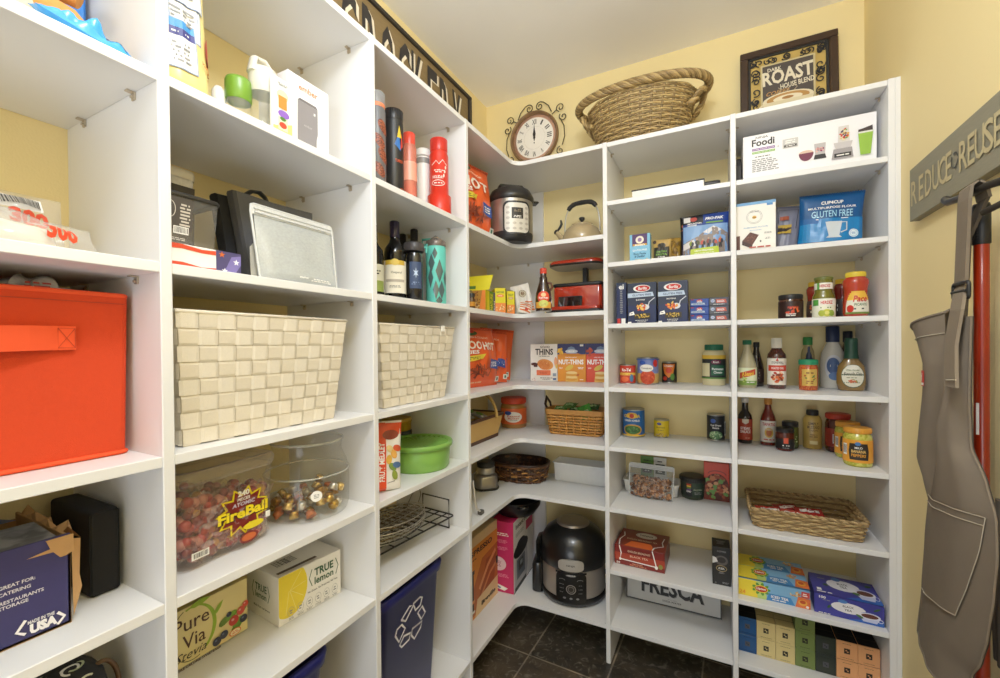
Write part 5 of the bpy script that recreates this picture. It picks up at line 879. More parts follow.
vessel('peanut_butter_jar', 'peanut butter jar with a red lid and orange label', 'jar', (p.x-.028, p.y+r, z), [(.93, 0), (1, .03), (1, .68), (.96, .76), (.88, .80)], M('#A5743A', .2, coat=.5), r, h, (M('#C9401F'), .81, 1, .96), (.14, .66, M('#D9602A'), wr), rz=face_cam(p))
t = thing('woven_basket', 'honey-coloured woven basket with a leather handle full of green packets', 'basket', (.522, -.140, z), rad(3))
HON = [M('#C98F45', .5, var=.2, scale=60), M('#B57A34', .5, var=.2, scale=60)]; w, d, h = .258, .14, .110
def outl(zz): k = .86+.14*zz/h; return rrect(w*k, d*k, .018, 4, 0)
b = MB(); weave(b, outl, [.008+i*(h-.026)/7 for i in range(8)], .0045, .0022, 22, HON, (.0035, HON[1]), flat=.8); obj('woven_wall', b, t)
b = MB()
rr_ = lambda zz, o: [(x, y, zz) for x, y, _ in rrect(w+o, d+o, .02, 4, 0)]
b.loft([rr_(h-.018, .004), rr_(h+.002, .006), rr_(h+.002, -.006), rr_(h-.018, -.008)], HON[0], cap0=False, cap1=False, smooth=False); obj('rim', b, t)
b = MB(); b.rprism([(0, .002), (0, .008)], w*.86, d*.86, .018, HON[1]); obj('base', b, t)
b = MB(); LE = M('#3E2416', .5)
b.tube([(-w*.5, -.022, h-.01), (-w*.54, -.030, h+.018), (-w*.55, 0, h+.046), (-w*.52, .030, h+.018), (-w*.5, .026, h-.01)], .0038, LE, 8, sx=2.6); o = obj('handle', b, t, 'dark brown leather handle')
for k, (px, py, rz) in enumerate([(-.075, -.025, .1), (-.012, -.028, -.1), (.055, -.030, .1), (.065, -.004, .1), (-.045, -.004, -.1)]):
    def de(b, F, w, h): b.rect(F, w*.2, h*.3, w*.8, h*.6, M('#A9C98A'), 5, 3)
    up = k == 2
    pouch('snack_packet', ['green packet at the left of the woven basket', 'dark green packet in the middle of the woven basket', 'upright green packet poking up from the woven basket', 'green packet at the back right of the woven basket', 'green packet at the back left of the woven basket'][k], 'packet', (.522+px, -.140+py, z+(.072 if up else .094)+(.014 if k > 2 else 0)), 0, .060, .062, .014, M(['#4E8A3A', '#2E5A2E', '#4FA23E', '#3A6A34', '#5A8A44'][k], .25), de, 'packets in the woven basket', (rad(-20 if up else -74), rad(-24 if up else 0), rz), gus=False, seed=80+k)
# --- grinder, oval basket, loaf pan
z = CZ[5]
p = on(488, 492, z=z); t = thing('steel_grinder', 'small brushed steel grinder base with a black ring and side panel', 'kitchen appliance', (p.x-.035, p.y+.045, z), face_cam(p, 12)); r = .050
b = MB(); b.rprism([(.003, 0), (0, .004), (0, .010)], .108, .10, .03, BLK); obj('base', b, t)
b = MB(); DST = M('#8A8682', .3, .75, stretch=(1, 1, 60)); b.rprism([(.002, .010), (.002, .056), (.010, .064), (.022, .068)], .104, .096, .03, DST); F = rside(.104, .096, 0); F2_ = plane((.0525, -.028, 0), (0, 1, 0), (0, 0, 1)); b.lift = .0012; b.rect(F2_, .004, .026, .046, .054, BLK); b.rect(F2_, .008, .031, .042, .049, M('#3A3A3C')); b.blur(F2_, .025, .040, .028, .010, GREY, 2); obj('body', b, t)
b = MB(); b.lathe([(.038, .066), (.041, .072), (.041, .092), (.038, .095)], STEEL, 28); b.lathe([(.038, .095), (.040, .100), (.040, .114), (.034, .118), (.01, .119)], BLK, 28); obj('cup', b, t)
b = MB(); b.tube([(.285, -.655, z+.135), (.288, -.648, z+.07), (.292, -.640, z+.03), (.296, -.610, z+.006), (.28, -.60, z+.004)], .0035, M('#CFCAC0'), 8); b.box(.284, .302, -.625, -.600, z+.0005, z+.016, M('#55524E', .5), .003); solo('power_cord', b, 'pale cord and plug hanging beside the upright left of the grinder', 'cord', (0, 0, 0))
t = thing('oval_basket', 'dark brown oval woven basket', 'basket', (.246, -.150, z), rad(4)); DK = [M('#4E2E18', .45, var=.3, scale=60), M('#321C0E', .45), M('#6A4222', .5, var=.3, scale=60)]
w, d, h = .275, .19, .085
def outl(zz): k = .86+.14*zz/h; return [(w/2*k*math.copysign(abs(math.cos(a))**.8, math.cos(a)), d/2*k*math.copysign(abs(math.sin(a))**.8, math.sin(a))) for a in [2*PI*i/60 for i in range(60)]]
b = MB(); weave(b, outl, [.006+i*(h-.018)/5 for i in range(6)], .0066, .003, 26, DK, (.005, M('#5A3A1C', .5)), flat=.6); obj('woven_wall', b, t)
b = MB(); tan = M('#B8823A', .5)
for k in range(34):
    a = k*2.4; q = resample(outl(h*.5), 78)[int(k*2.3) % 78]; zz = .016+.05*((k*7) % 10)/10; o = Vector((q.x, q.y)).normalized()*.005; tx = Vector((-o.y, o.x)).normalized()*.014
    b.add([(q.x+o.x-tx.x, q.y+o.y-tx.y, zz), (q.x+o.x+tx.x, q.y+o.y+tx.y, zz+.002), (q.x+o.x*1.3+tx.x, q.y+o.y*1.3+tx.y, zz+.008), (q.x+o.x*1.3-tx.x, q.y+o.y*1.3-tx.y, zz+.006)], [(0, 1, 2, 3)], tan)
obj('weave_pattern', b, t)
b = MB(); b.tube([(p.x*1.0, p.y*1.0, h-.004) for p in resample(outl(h), 60)], .006, DK[1], 6, True, sx=.7); obj('rim', b, t)
b = MB(); b.loft([[(p.x*.98, p.y*.98, .003) for p in resample(outl(0), 40)], [(p.x*.98, p.y*.98, .007) for p in resample(outl(0), 40)]], DK[1]); b.loft([[(p.x*.955, p.y*.955, .007) for p in resample(outl(0), 40)], [(p.x*.955, p.y*.955, h-.006) for p in resample(outl(h), 40)]], DK[1], cap0=False, cap1=False); obj('lining', b, t)
a, c = on(553.5, 481, y=-.12), on(604, 484, y=-.12); w = X4-T/2-.004-a.x; h = on(570, 464, y=-.12).z-z
b = MB(); PAN = M('#F4F4F2', .45); yy = .10
b.rprism([(.008, 0), (.004, .003), (0, h-.005), (-.006, h-.001), (-.006, h+.001), (.0015, h+.001), (.009, .004)], w, yy, .008, PAN, cap1=True); solo('loaf_pan', b, 'long pale grey metal loaf pan against the upright', 'pan', (a.x+w/2, -.068, z), 0)
# --- bottom: coffee machine box, pressure cooker box, air fryer
z = CZ[6]
def nes(b, F, w, h):
    b.rect(F, 0, 0, w, h*.88, M('#D98A3A')); b.poly(F, [(w*.2, h*.05), (w, 0), (w, h*.7), (w*.62, h*.66)], M('#B5602A')); b.poly(F, [(w*.5, h*.1), (w*.9, h*.2), (w*.98, h*.6), (w*.72, h*.6)], M('#9A4A22')); b.line(F, [(w*.55, h*.3), (w*.75, h*.5), (w*.95, h*.62)], w*.05, M('#D9905A')); b.line(F, [(w*.6, h*.2), (w*.8, h*.38), (w*.98, h*.45)], w*.04, M('#C97A45'))
    b.poly(F, [(w*.45, 0), (w, 0), (w, h*.25), (w*.5, h*.20)], M('#DDBB8A')); b.text(F, 'NESPRESSO', w*.53, h*.80, h*.07, INK, w*.66, .03); b.blur(F, w*.35, h*.72, w*.3, h*.025, INK, 1); b.blur(F, w*.32, h*.63, w*.16, h*.04, M('#C93A24'), 2)
    b.rect(F, w*.16, h*.07, w*.42, h*.55, M('#232022')); b.rect(F, w*.18, h*.55, w*.44, h*.60, M('#38343A')); b.rect(F, w*.22, h*.40, w*.30, h*.52, M('#6E6A6A')); b.rect(F, w*.16, h*.20, w*.44, h*.24, M('#C9884A')); b.rect(F, w*.20, h*.08, w*.44, h*.11, M('#DAD4CC')); b.text(F, 'Breville', w*.76, h*.10, h*.055, INK, w*.34, .03); b.rect(F, w*.95, h*.42, w, h*.52, INK)
p = on(499, 600, z=z); h = on(498.6, 517.6, x=.215).z-z
carton('coffee_machine_box', 'tall tan and orange coffee machine box', 'box', (.150, -.513, z), PI/2, .355, .13, h, M('#D9BE93', .45), nes)
def ipr(b, F, w, h):  # white right face with pot picture
    b.rect(F, 0, 0, w, h, M('#DDD8D6')); b.text(F, 'Instant Pot', w*.42, h*.90, h*.07, INK, w*.62, .03, rot=.0); b.blur(F, w*.30, h*.78, w*.4, h*.06, GREY, 3); b.rect(F, w*.62, h*.70, w*.98, h*.84, M('#C22A5A'))
    b.poly(F, [(w*.05, h*.04), (w*.62, h*.02), (w*.70, h*.2), (w*.66, h*.52), (w*.1, h*.52)], M('#B4B1B6')); b.ell(F, w*.36, h*.54, w*.36, h*.11, BLK); b.ell(F, w*.36, h*.62, w*.20, h*.06, M('#2A2A2C')); b.rect(F, w*.15, h*.14, w*.55, h*.42, M('#5A6070')); b.rect(F, w*.24, h*.24, w*.46, h*.38, BLK); b.rect(F, w*.30, h*.30, w*.42, h*.36, M('#8A94A0')); b.poly(F, [(w*.05, 0), (w*.6, 0), (w*.62, h*.06), (w*.05, h*.06)], BLK); b.rect(F, 0, 0, w, h*.012, INK)
def ipl(b, F, w, h):
    b.blur(F, w*.5, h*.82, w*.72, h*.05, WHT, 2); b.blur(F, w*.5, h*.72, w*.5, h*.05, M('#E88AA8'), 3); b.blur(F, w*.5, h*.62, w*.5, h*.05, M('#E88AA8'), 3); b.ell(F, w*.30, h*.40, w*.38, h*.10, M('#EBC9CF')); b.blur(F, w*.30, h*.40, w*.4, h*.09, M('#A8446A'), 4); b.blur(F, w*.5, h*.24, w*.6, h*.05, M('#E88AA8'), 3); b.poly(F, [(w*.1, h*.06), (w*.6, h*.03), (w*.75, h*.07), (w*.3, h*.11)], WHT); b.poly(F, [(w*.15, h*.07), (w*.4, h*.05), (w*.45, h*.07), (w*.3, h*.09)], M('#6E86A8'))
pf = on(513.6, 594.8, z=z); hh = on(513, 520.5, x=pf.x, ).z-z-.012
w_ = .104; d_ = .26; rzp = rad(4); c_, s_ = math.cos(rzp), math.sin(rzp)
cxp = pf.x - c_*w_/2 - s_*d_/2*1; cyp = pf.y - s_*w_/2 + c_*d_/2
b = MB(); b.box(-w_/2, w_/2, -d_/2, d_/2, 0, hh, M('#C92C63', .4), .001); ipl(b, front(w_, d_, hh), w_, hh); ipr(b, rside(w_, d_, hh), d_, hh); solo('pressure_cooker_box', b, 'pink and white pressure cooker box', 'box', (cxp, cyp, z), rzp)
b = MB(); b.lathe([(.06, 0), (.085, .004), (.110, .040), (.114, .066), (.118, .070), (.113, .072), (.106, .064), (.080, .012), (.01, .010)], M('#161616', .35), 36); b.tube([(.110, -.02, .055), (.132, -.018, .060), (.137, 0, .062), (.132, .018, .060), (.110, .02, .055)], .006, BLK, 8); b.tube([(-.110, -.02, .055), (-.132, -.018, .060), (-.137, 0, .062), (-.132, .018, .060), (-.110, .02, .055)], .006, BLK, 8)
solo('roasting_pan', b, 'black round pan with side handles lying on top of the pink box', 'pan', (cxp+.02, cyp+.0, z+hh+.0008), rad(-50))
p = on(569, 608, z=z); R_ = .135; ctr = Vector((p.x-.022, p.y+R_*.99, z)); t = thing('air_fryer', 'black and steel multi-cooker with a domed lid and round dial', 'multi-cooker', ctr, face_cam(ctr, -4))
R_ = .136; BS = M('#AAA298', .36, .6, stretch=(1, 1, 60)); hb = .160; BP = M('#141414', .28, coat=.3)
b = MB(); b.lathe([(R_*.85, 0), (R_*1.0, .006), (R_*1.05, .022), (R_*1.03, .034), (R_*.99, .036)], BP, 44); obj('base', b, t)
b = MB(); b.lathe([(R_*.985, .034), (R_, .04), (R_, hb), (R_*.98, hb+.004)], BS, 44); obj('body', b, t)
b = MB(); b.lathe([(R_*.98, hb-.012), (R_*1.05, hb-.006), (R_*1.06, hb+.03), (R_*1.02, hb+.075), (R_*.86, hb+.112), (R_*.62, hb+.136), (R_*.5, hb+.142), (R_*.46, hb+.144)], BP, 44); b.box(-R_*1.20, -R_*.85, -.045, .05, hb-.11, hb+.075, BP, .025, seg=2); l = obj('lid', b, t)
b = MB(); b.lathe([(R_*.52, hb+.140), (R_*.52, hb+.146), (R_*.48, hb+.151), (R_*.40, hb+.152), (.004, hb+.152)], M('#9A9084', .35, .7), 36); obj('lid_cap', b, l)
b = MB(); F = cyl(R_); q = [(a, c) for a, c, _ in rrect(.120, .125, .022, 5, 0)]; zc = .092
panel(b, F, [(a, zc+c-.005) for a, c in q], BP, 0, .009); b.lift = .0095
b.ring(F, 0, zc-.010, .019, .019, .003, M('#B9B4AC', .3, .8)); b.ell(F, 0, zc-.010, .013, .013, M('#8A8680', .3, .8)); b.ell(F, 0, zc-.010, .009, .009, M('#55524E', .3, .8)); b.ell(F, 0, zc+.046, .020, .004, GREY); b.text(F, 'NINJA Foodi', 0, zc+.047, .004, WHT, .03)
for sx_ in (-1, 1):
    for k in range(3): b.blur(F, sx_*.036, zc+.008-.016*k, .020, .004, GREY, 1)
for k in range(3): b.ell(F, -.025+.025*k, zc-.046, .006, .004, GREY, 10)
b.ring(F, -.034, zc+.026, .012, .006, .002, GREY, 14, 0, PI); b.ring(F, .034, zc+.026, .012, .006, .002, GREY, 14, 0, PI); o = obj('control_panel', b, t)
b = MB(); F = cyl(R_*1.062); panel(b, F, [(a*1.04, hb+.020+c*.46) for a, c in [(a, c) for a, c, _ in rrect(.098, .10, .03, 5, 0)]], M('#CBC6BE', .3, .5), .0, .006); b.lift = .0065; b.text(F, 'NINJA', 0, hb+.020, .010, M('#6A6662', .3, .6), .034, .03); b.rect(F, -.062, hb-.014, .062, hb-.006, M('#2A2A2A', .2), 8, 1); obj('badge', b, t)
b = MB()
b.rprism([(0, .004), (0, hb*.72), (.004, hb*.80)], .05, .11, .02, BP, cx=-R_*1.12, cy=.0); obj('side_handle', b, t); b = MB(); b.tube([(R_*.97, 0, hb*.6), (R_*1.10, 0, hb*.62), (R_*1.11, 0, hb*.4)], .012, BP, 8); obj('side_handle', b, t)
# ================================================================== left run
def rfit(u0, u1, vt, z, x=None, y=None, v=None):
    """round thing anywhere: centre, radius, height, from its width as seen"""
    uc = (u0+u1)/2; p = on(uc, vt if v is None else v, x=x, y=y); d = (p-CAM).dot(F2); a = (uc-CU)/FPX; c = 1/math.sqrt(1+a*a)
    r = (u1-u0)/2*d/FPX*c; q = on(uc, vt, x=x, y=y); return p.x, p.y, r, q.z-z
H90 = PI/2
# ---------- first bay, top: soft toy, blue box, blue bag
z = CZ[1]
t = thing('soft_toy', 'cream and tan soft toy lying at the edge of the topmost left shelf', 'toy', (.160, -1.760, z), 0)
b = MB(); CRM = M('#D9CFBB', .9, bump=.4); TANF = M('#C98A45', .9, bump=.4)
b.ball((.02, -.02, .055), .055, CRM, 18, 12, sx=1, sy=1.2); b.ball((.03, -.10, .06), .05, CRM, 16, 10); obj('body', b, t)
b = MB(); b.tube([(.04, .02, .075), (.055, .055, .06), (.07, .085, .025), (.08, .10, .016)], [.022, .024, .020, .014], TANF, 12); b.tube([(.02, .01, .12), (.045, .04, .115), (.06, .07, .10)], [.02, .02, .012], TANF, 10); obj('arm', b, t)
b = MB(); b.box(-.028, .012, -.032, .032, 0, .25, M('#1573C8', .3), .004); solo('blue_box', b, 'bright blue box standing behind the soft toy', 'box', (.075, -1.655, z), H90)
def de(b, F, w, h): b.rect(F, w*.62, h*.3, w*.98, h*.5, M('#2E4A6A', .3), 8, 2)
pouch('plastic_bag', 'crumpled light blue plastic bag lying along the shelf front', 'bag', (.296, -1.700, z+.013), 0, .120, .038, .022, M('#3FA0E2', .25), de, rot=(rad(-68), rad(8), H90), gus=False, seed=91, wr=.012)
# ---------- first bay: packs of cups, orange bin, torn box, speaker, tote
z = CZ[2]
def pk(b, F, w, h):
    b.bars(F, w*.66, h*.66, w*.88, h*.88, M('#E4E2DE'), INK, 24); b.text(F, '300', w*.80, h*.52, h*.22, M('#C9401F'), w*.20, .05); b.text(F, 'COUNT', w*.72, h*.32, h*.09, M('#D8431F'), w*.34, .02); b.ring(F, w*.50, h*.44, w*.07, h*.16, w*.03, INK)
def clearpack(name, label, loc, w, h, d, rot, deco, seed):
    F, B = pouch_fn(w, h, d, .02, False, seed, .010); t = thing(name, label, 'bag', loc, 0, 'clear 300-count packs', rot); b = MB(); m = GL('#F1EFEA', .16, .12, .9)
    b.surf(lambda i, j: F(w*i, h*j, 0), 22, 16, m); b.surf(lambda i, j: B(w*i, h*j, 0), 22, 16, m, flip=True); obj('wrapper', b, t)
    b = MB(); F2b, B2 = pouch_fn(w*.80, h*.72, d*.8, .0, False, seed+1, .006); mw_ = M('#E8E4DA', .6)
    b.surf(lambda i, j: (lambda q: (q[0]-w*.06, q[1], q[2]+h*.03))(F2b(w*.80*i, h*.72*j, 0)), 16, 12, mw_); b.surf(lambda i, j: (lambda q: (q[0]-w*.06, q[1], q[2]+h*.03))(B2(w*.80*i, h*.72*j, 0)), 16, 12, mw_, flip=True); obj('contents', b, t)
    b = MB(); b.lift = .001; b.step = .0003; deco(b, F, w, h); obj('print', b, t)
clearpack('clear_pack', 'upright clear pack printed with a red 300 against the wall', (.165, -1.800, z), .22, .105, .06, (rad(-14), 0, H90), pk, 95)
def pk2(b, F, w, h): b.text(F, '300', w*.86, h*.30, h*.34, M('#D8431F'), w*.12, .05); b.ell(F, w*.40, h*.45, w*.13, h*.22, M('#8A6A3A')); b.ell(F, w*.40, h*.45, w*.09, h*.15, M('#B99A5A')); b.poly(F, [(0, h*.3), (w*.12, h*.7), (w*.05, h*.9), (0, h*.8)], INK)
clearpack('clear_pack', 'clear pack lying flat at the shelf front with a round brown picture', (.272, -1.83, z+.003), .28, .050, .045, (rad(-40), 0, H90), pk2, 98)
z = CZ[3]; ORF = M('#CE3C0E', .85, var=.04, scale=200, bump=.3, bscale=900); ORT = M('#EC5020', .75, var=.03)
t = thing('storage_bin', 'bright orange fabric storage bin with a strap handle', 'storage bin', (.13, -1.806, z), H90)
w, d, h = .325, .22, .252
b = MB(); s0 = rrect(w*.975, d*.975, .008, 3, .003); s1 = rrect(w, d, .008, 3, h); s2 = rrect(w-.008, d-.008, .006, 3, h); s3 = rrect(w*.975-.008, d*.975-.008, .006, 3, .01); b.loft([s0, s1, s2, s3], ORF, smooth=False); obj('body', b, t)
b = MB(); b.tube([(x, y, .006) for x, y, _ in rrect(w*.982, d*.982, .01, 3, 0)], .0035, ORT, 6, True); obj('binding', b, t); b = MB(); b.tube([(x, y, h-.001) for x, y, _ in rrect(w-.003, d-.003, .01, 3, 0)], .004, ORT, 6, True); obj('binding', b, t)
b = MB(); F = front(w, d, h); b.line(lambda s, q, l: (lambda v: (v[0], v[1]*(.9875+.0125*q/h)-.0003, v[2]))(F(s, q, l)), [(.006, h*.945), (w-.006, h*.945)], .0012, M('#A92C08')); obj('stitching', b, t)
b = MB(); yf = -d/2-.001; pts = [(w*.30, yf-.0015, h*.73), (w*.24, yf-.003, h*.73), (w*.15, yf-.010, h*.728), (0, yf-.018, h*.72), (-w*.15, yf-.010, h*.728), (-w*.24, yf-.003, h*.73), (-w*.30, yf-.0015, h*.73)]
n = len(pts); b.add([(x, y, q-.017) for x, y, q in pts]+[(x, y, q+.017) for x, y, q in pts]+[(x, y-.002, q-.017) for x, y, q in pts]+[(x, y-.002, q+.017) for x, y, q in pts], [(k, k+1, n+k+1, n+k) for k in range(n-1)]+[(2*n+k+1, 2*n+k, 3*n+k, 3*n+k+1) for k in range(n-1)]+[(n+k, n+k+1, 3*n+k+1, 3*n+k) for k in range(n-1)]+[(k+1, k, 2*n+k, 2*n+k+1) for k in range(n-1)]+[(0, n, 3*n, 2*n), (n-1, 3*n-1, 4*n-1, 2*n-1)], ORT)
Fh = plane((w*.24, yf-.0052, h*.73-.014), (1, 0, 0), (0, 0, 1)); q = [(0, 0), (.018, 0), (.018, .028), (0, .028), (0, 0), (.018, .028)]; b.line(Fh, q, .0009, M('#B8330A')); b.line(Fh, [(0, .028), (.018, 0)], .0009, M('#B8330A')); obj('handle', b, t)
for k, (yy, s, lab) in enumerate(((-1.728, 1.0, 'grey plastic carrier bag bunched in the orange bin, the one with red print'), (-1.868, 1.0, 'grey plastic carrier bag bunched in the orange bin, farther from the upright'))):
    q = random.Random(7+k); ph = [q.uniform(0, 6) for _ in range(8)]; b = MB(); b.lift = .001; PB = GL('#ECECEE', .9, .2, .9)
    def fb(i, j, s=s, ph=ph):
        a = 2*PI*i; e = PI*.5*j; rr = (.060+.010*math.sin(5*a+ph[0])*math.sin(3*e+ph[1])+.008*math.sin(9*a+ph[2]+4*e)+.006*math.sin(14*a+ph[3]-5*e))*s
        return (rr*math.cos(a)*math.cos(e)*1.05, rr*math.sin(a)*math.cos(e)*1.05, .03+rr*math.sin(e)*.75)
    b.surf(fb, 56, 18, PB)
    if k == 0:
        Fq = lambda s_, t_, l: (lambda e, a: (.072*math.cos(a)*math.cos(e), .072*math.sin(a)*math.cos(e), .035+.066*math.sin(e)))(t_/.06, s_/.06-.3)
        b.blur(Fq, .01, .035, .035, .012, M('#B8433A'), 2)
    solo('carrier_bag', b, lab, 'bag', (.150, yy, z+.187), 0, 'carrier bags in the orange bin')
z = CZ[4]
hf = on(73, 531.5, x=.247).z-z; NB = M('#322F62', .6, var=.12, scale=40)
t = thing('cardboard_box', 'torn dark blue cardboard box with white lettering', 'box', (.150, -1.8915, z), H90); w, d, h = .345, .196, hf; KR = M('#B98E5C', .8, var=.12, scale=60)
b = MB()
for (x0, x1, y0, y1, z1, m) in ((-w/2, w/2, -d/2, -d/2+.004, h, NB), (-w/2, w/2, d/2-.004, d/2, h*.9, KR), (-w/2, -w/2+.004, -d/2, d/2, h, NB), (w/2-.004, w/2, -d/2, d/2, h*.98, KR)): b.box(x0, x1, y0, y1, 0, z1, m, .0008)
b.box(-w/2, w/2, -d/2, d/2, 0, .004, KR); F = front(w, d, h); b.lift = .0009
G = lambda u, v: (lambda p: (p.y+1.8915+w/2, min(h*.985, p.z-z)))(on(u, v, x=.248))
b.poly(F, [G(45, 536), G(73, 529), G(73.5, 550), G(66, 555), G(60, 557), G(53, 552), G(26, 559.5), G(50, 549), G(46, 542)], KR)
for s_, u, v in (('GREAT FOR:', 35, 577), ('CATERING', 30.5, 585), ('RESTAURANTS', 43.5, 588.5), ('STORAGE', 28, 599)): q_ = G(u, v); b.text(F, s_, q_[0], q_[1], .0046, M('#D9D6E0'), None, .02, al='r')
q_ = G(41, 617.5); b.text(F, 'MADE IN THE', *q_, .0045, M('#E4E2E8'), .026, .03); q_ = G(43.5, 623.5); b.text(F, 'USA', *q_, .0135, M('#F0EEF2'), .027, .07)
b.line(F, [G(25, 620), G(16, 633), G(25, 634)], .0035, M('#F0EEF2')); b.line(F, [G(57, 612), G(64, 615), G(57, 624)], .0035, M('#F0EEF2')); obj('body', b, t)
b = MB(); b.add([(-w/2, -d/2+.01, h*.95), (w/2-.012, -d/2+.006, h*.985), (w/2-.012, -d/2+.09, h*1.03), (-w/2, -d/2+.09, h*1.03)], [(0, 1, 2, 3)], M('#5A5A60', .6, col2='#8A8A8A', scale=30)); b.add([(-w/2, d/2-.01, h*.96), (w/2-.03, d/2-.01, h*.98), (w/2-.03, -.01, h*1.10), (-w/2, -.01, h*1.12)], [(0, 1, 2, 3)], M('#2A4F86', .5)); obj('flap', b, t)
b = MB(); b.loft([[(w/2-.004, -d/2+.02+.16*i/9, h*.97+.004*math.sin(i*2)), (w/2+.004+.006*math.sin(i*1.7), -d/2+.02+.16*i/9, h*1.03+.006*math.sin(i*2.3)), (w/2+.014+.004*math.cos(i), -d/2+.02+.16*i/9, h*.86)] for i in range(10)], KR, closed=False, smooth=False)
b.add([(w/2+.001, -d/2, h*.93), (w/2+.012, -d/2+.004, h*.90), (w/2+.010, -d/2+.003, h*.5), (w/2+.013, -d/2+.004, h*.35), (w/2+.002, -d/2, h*.06)], [(0, 1, 2, 3, 4)], KR); obj('torn_flap', b, t)
ph = on(94, 519, x=.20).z-z
b = MB(); b.box(-.019, .019, -.075, .075, 0, .135, M('#17171A', .75, var=.1, scale=300, bump=.3, bscale=1200), .006, seg=3); b.box(-.0185, .0185, -.0752, -.072, .002, .133, M('#101012', .9), .003); solo('speaker', b, 'matt black box-shaped speaker behind the torn blue box', 'speaker', (.127, -1.664, z), H90)
z = CZ[5]
b = MB(); TB = M('#141312', .7); b.loft([rrect(.20, .12, .02, 4, 0), rrect(.21, .13, .03, 4, .06), rrect(.19, .10, .03, 4, .125), rrect(.14, .04, .015, 4, .15)], TB)
q = random.Random(3); Ft = lambda s, q_, l: (s, -.062+q_*.62-l*.5, .125+.03*math.sin(min(1, q_/.05)*1.3)+l)
for k in range(26):
    s, q_ = q.uniform(-.085, .085), q.uniform(-.0, .095); a0 = q.uniform(0, 6); b.ring(Ft, s, q_, .011, .010, .003, M(['#C9CBB0', '#A9B08A', '#DAD9D0'][k % 3]), 12, a0, a0+3.6)
Fs = plane((-.1, -.0655, 0), (1, 0, 0), (0, .10, 1))
for k in range(22):
    s, q_ = q.uniform(.02, .18), q.uniform(.03, .12); a0 = q.uniform(0, 6); b.ring(lambda a, c, l: (a-.1, -.064+.10*max(0, c-.06)*2.5-l-.002, c), s, q_, .011, .010, .003, M(['#C9CBB0', '#A9B08A', '#DAD9D0'][k % 3]), 12, a0, a0+3.6)
solo('tote_bag', b, 'black tote bag with pale curl pattern on the bottom left shelf', 'bag', (.185, -1.765, z), H90)
b = MB(); b.tube([(.205, -1.672+.022*math.cos(a), z+.080+.052*math.sin(a)) for a in [PI*i/16 for i in range(17)]]+[(.205, -1.694, z+.004), (.205, -1.694, z+.003)], .0035, M('#6A5038', .35, .5), 8); b.tube([(.205, -1.650, z+.080), (.205, -1.650, z+.003)], .0035, M('#6A5038', .35, .5), 8); b.tube([(.205, -1.650, z+.0035), (.205, -1.672, z+.0035), (.205, -1.694, z+.0035)], .0035, M('#6A5038', .35, .5), 8); solo('wire_loop', b, 'thin brown metal wire loop standing beside the patterned black tote', 'wire', (0, 0, 0))
# ---------- second bay, top
z = CZ[1]
y1 = on(206.5, 60, x=.250).y; w = y1-(Y1+T/2+.008)
def de(b, F, w, h):
    G = lambda u, v: (lambda p: (p.y-(y1-w), p.z-z))(on(u, v, x=.232))
    for ua, ub, va, vb in ((158, 188, 6, 38), (155, 181, 38, 72), (160, 191, -30, 4.5)):
        a, c = G(ua, vb), G(ub, va); a = (max(.003, a[0]), min(a[1], c[1]-.03)); hh_ = c[1]-a[1]; b.rect(F, a[0]-.002, a[1]-.002, c[0]+.002, c[1]+.002, M('#8FA0C0'), 8, 6); b.rect(F, a[0], a[1], c[0], c[1], M('#F0EFEA'), 8, 6); b.rect(F, a[0], c[1]-hh_*.34, c[0], c[1]-hh_*.17, M('#3A3A80'), 8, 2); b.rect(F, a[0], c[1]-hh_*.17, c[0], c[1], M('#3F8FD0'), 8, 2); b.blur(F, c[0]-.022, c[1]-hh_*.26, .03, .005, WHT, 1); b.blur(F, c[0]-.03, a[1]+hh_*.33, .045, hh_*.45, GREY, 5)
    x_, y_ = G(205, 64); b.ell(F, min(w*.96, x_), y_, .008, .025, M('#B9493A')); x_, y_ = G(201, 81); b.text(F, 'vanilla', min(x_, w*.90), y_, .010, M('#E08A3A'), .03, .02, rot=-.4)
pouch('food_pouch', 'tall cream yellow pouch with blue and white panels, cut off by the picture top', 'pouch', (.245, y1-w/2, z), 0, w, .315, .08, M('#EBD98A', .35, var=.03), de, rot=(rad(-2), 0, H90), seed=101)
x, y, r, h = rfit(211, 226, 87, z, x=.20, v=92)
b = MB(); b.lathe([(r*.8, 0), (r, .005), (r*1.05, h*.6), (r*.95, h*.9), (r*.5, h), (.003, h)], M('#ECEAE6', .3), 22); solo('cup', b, 'small white lidded cup between the yellow pouch and the green-lidded cup', 'cup', (.20, y, z))
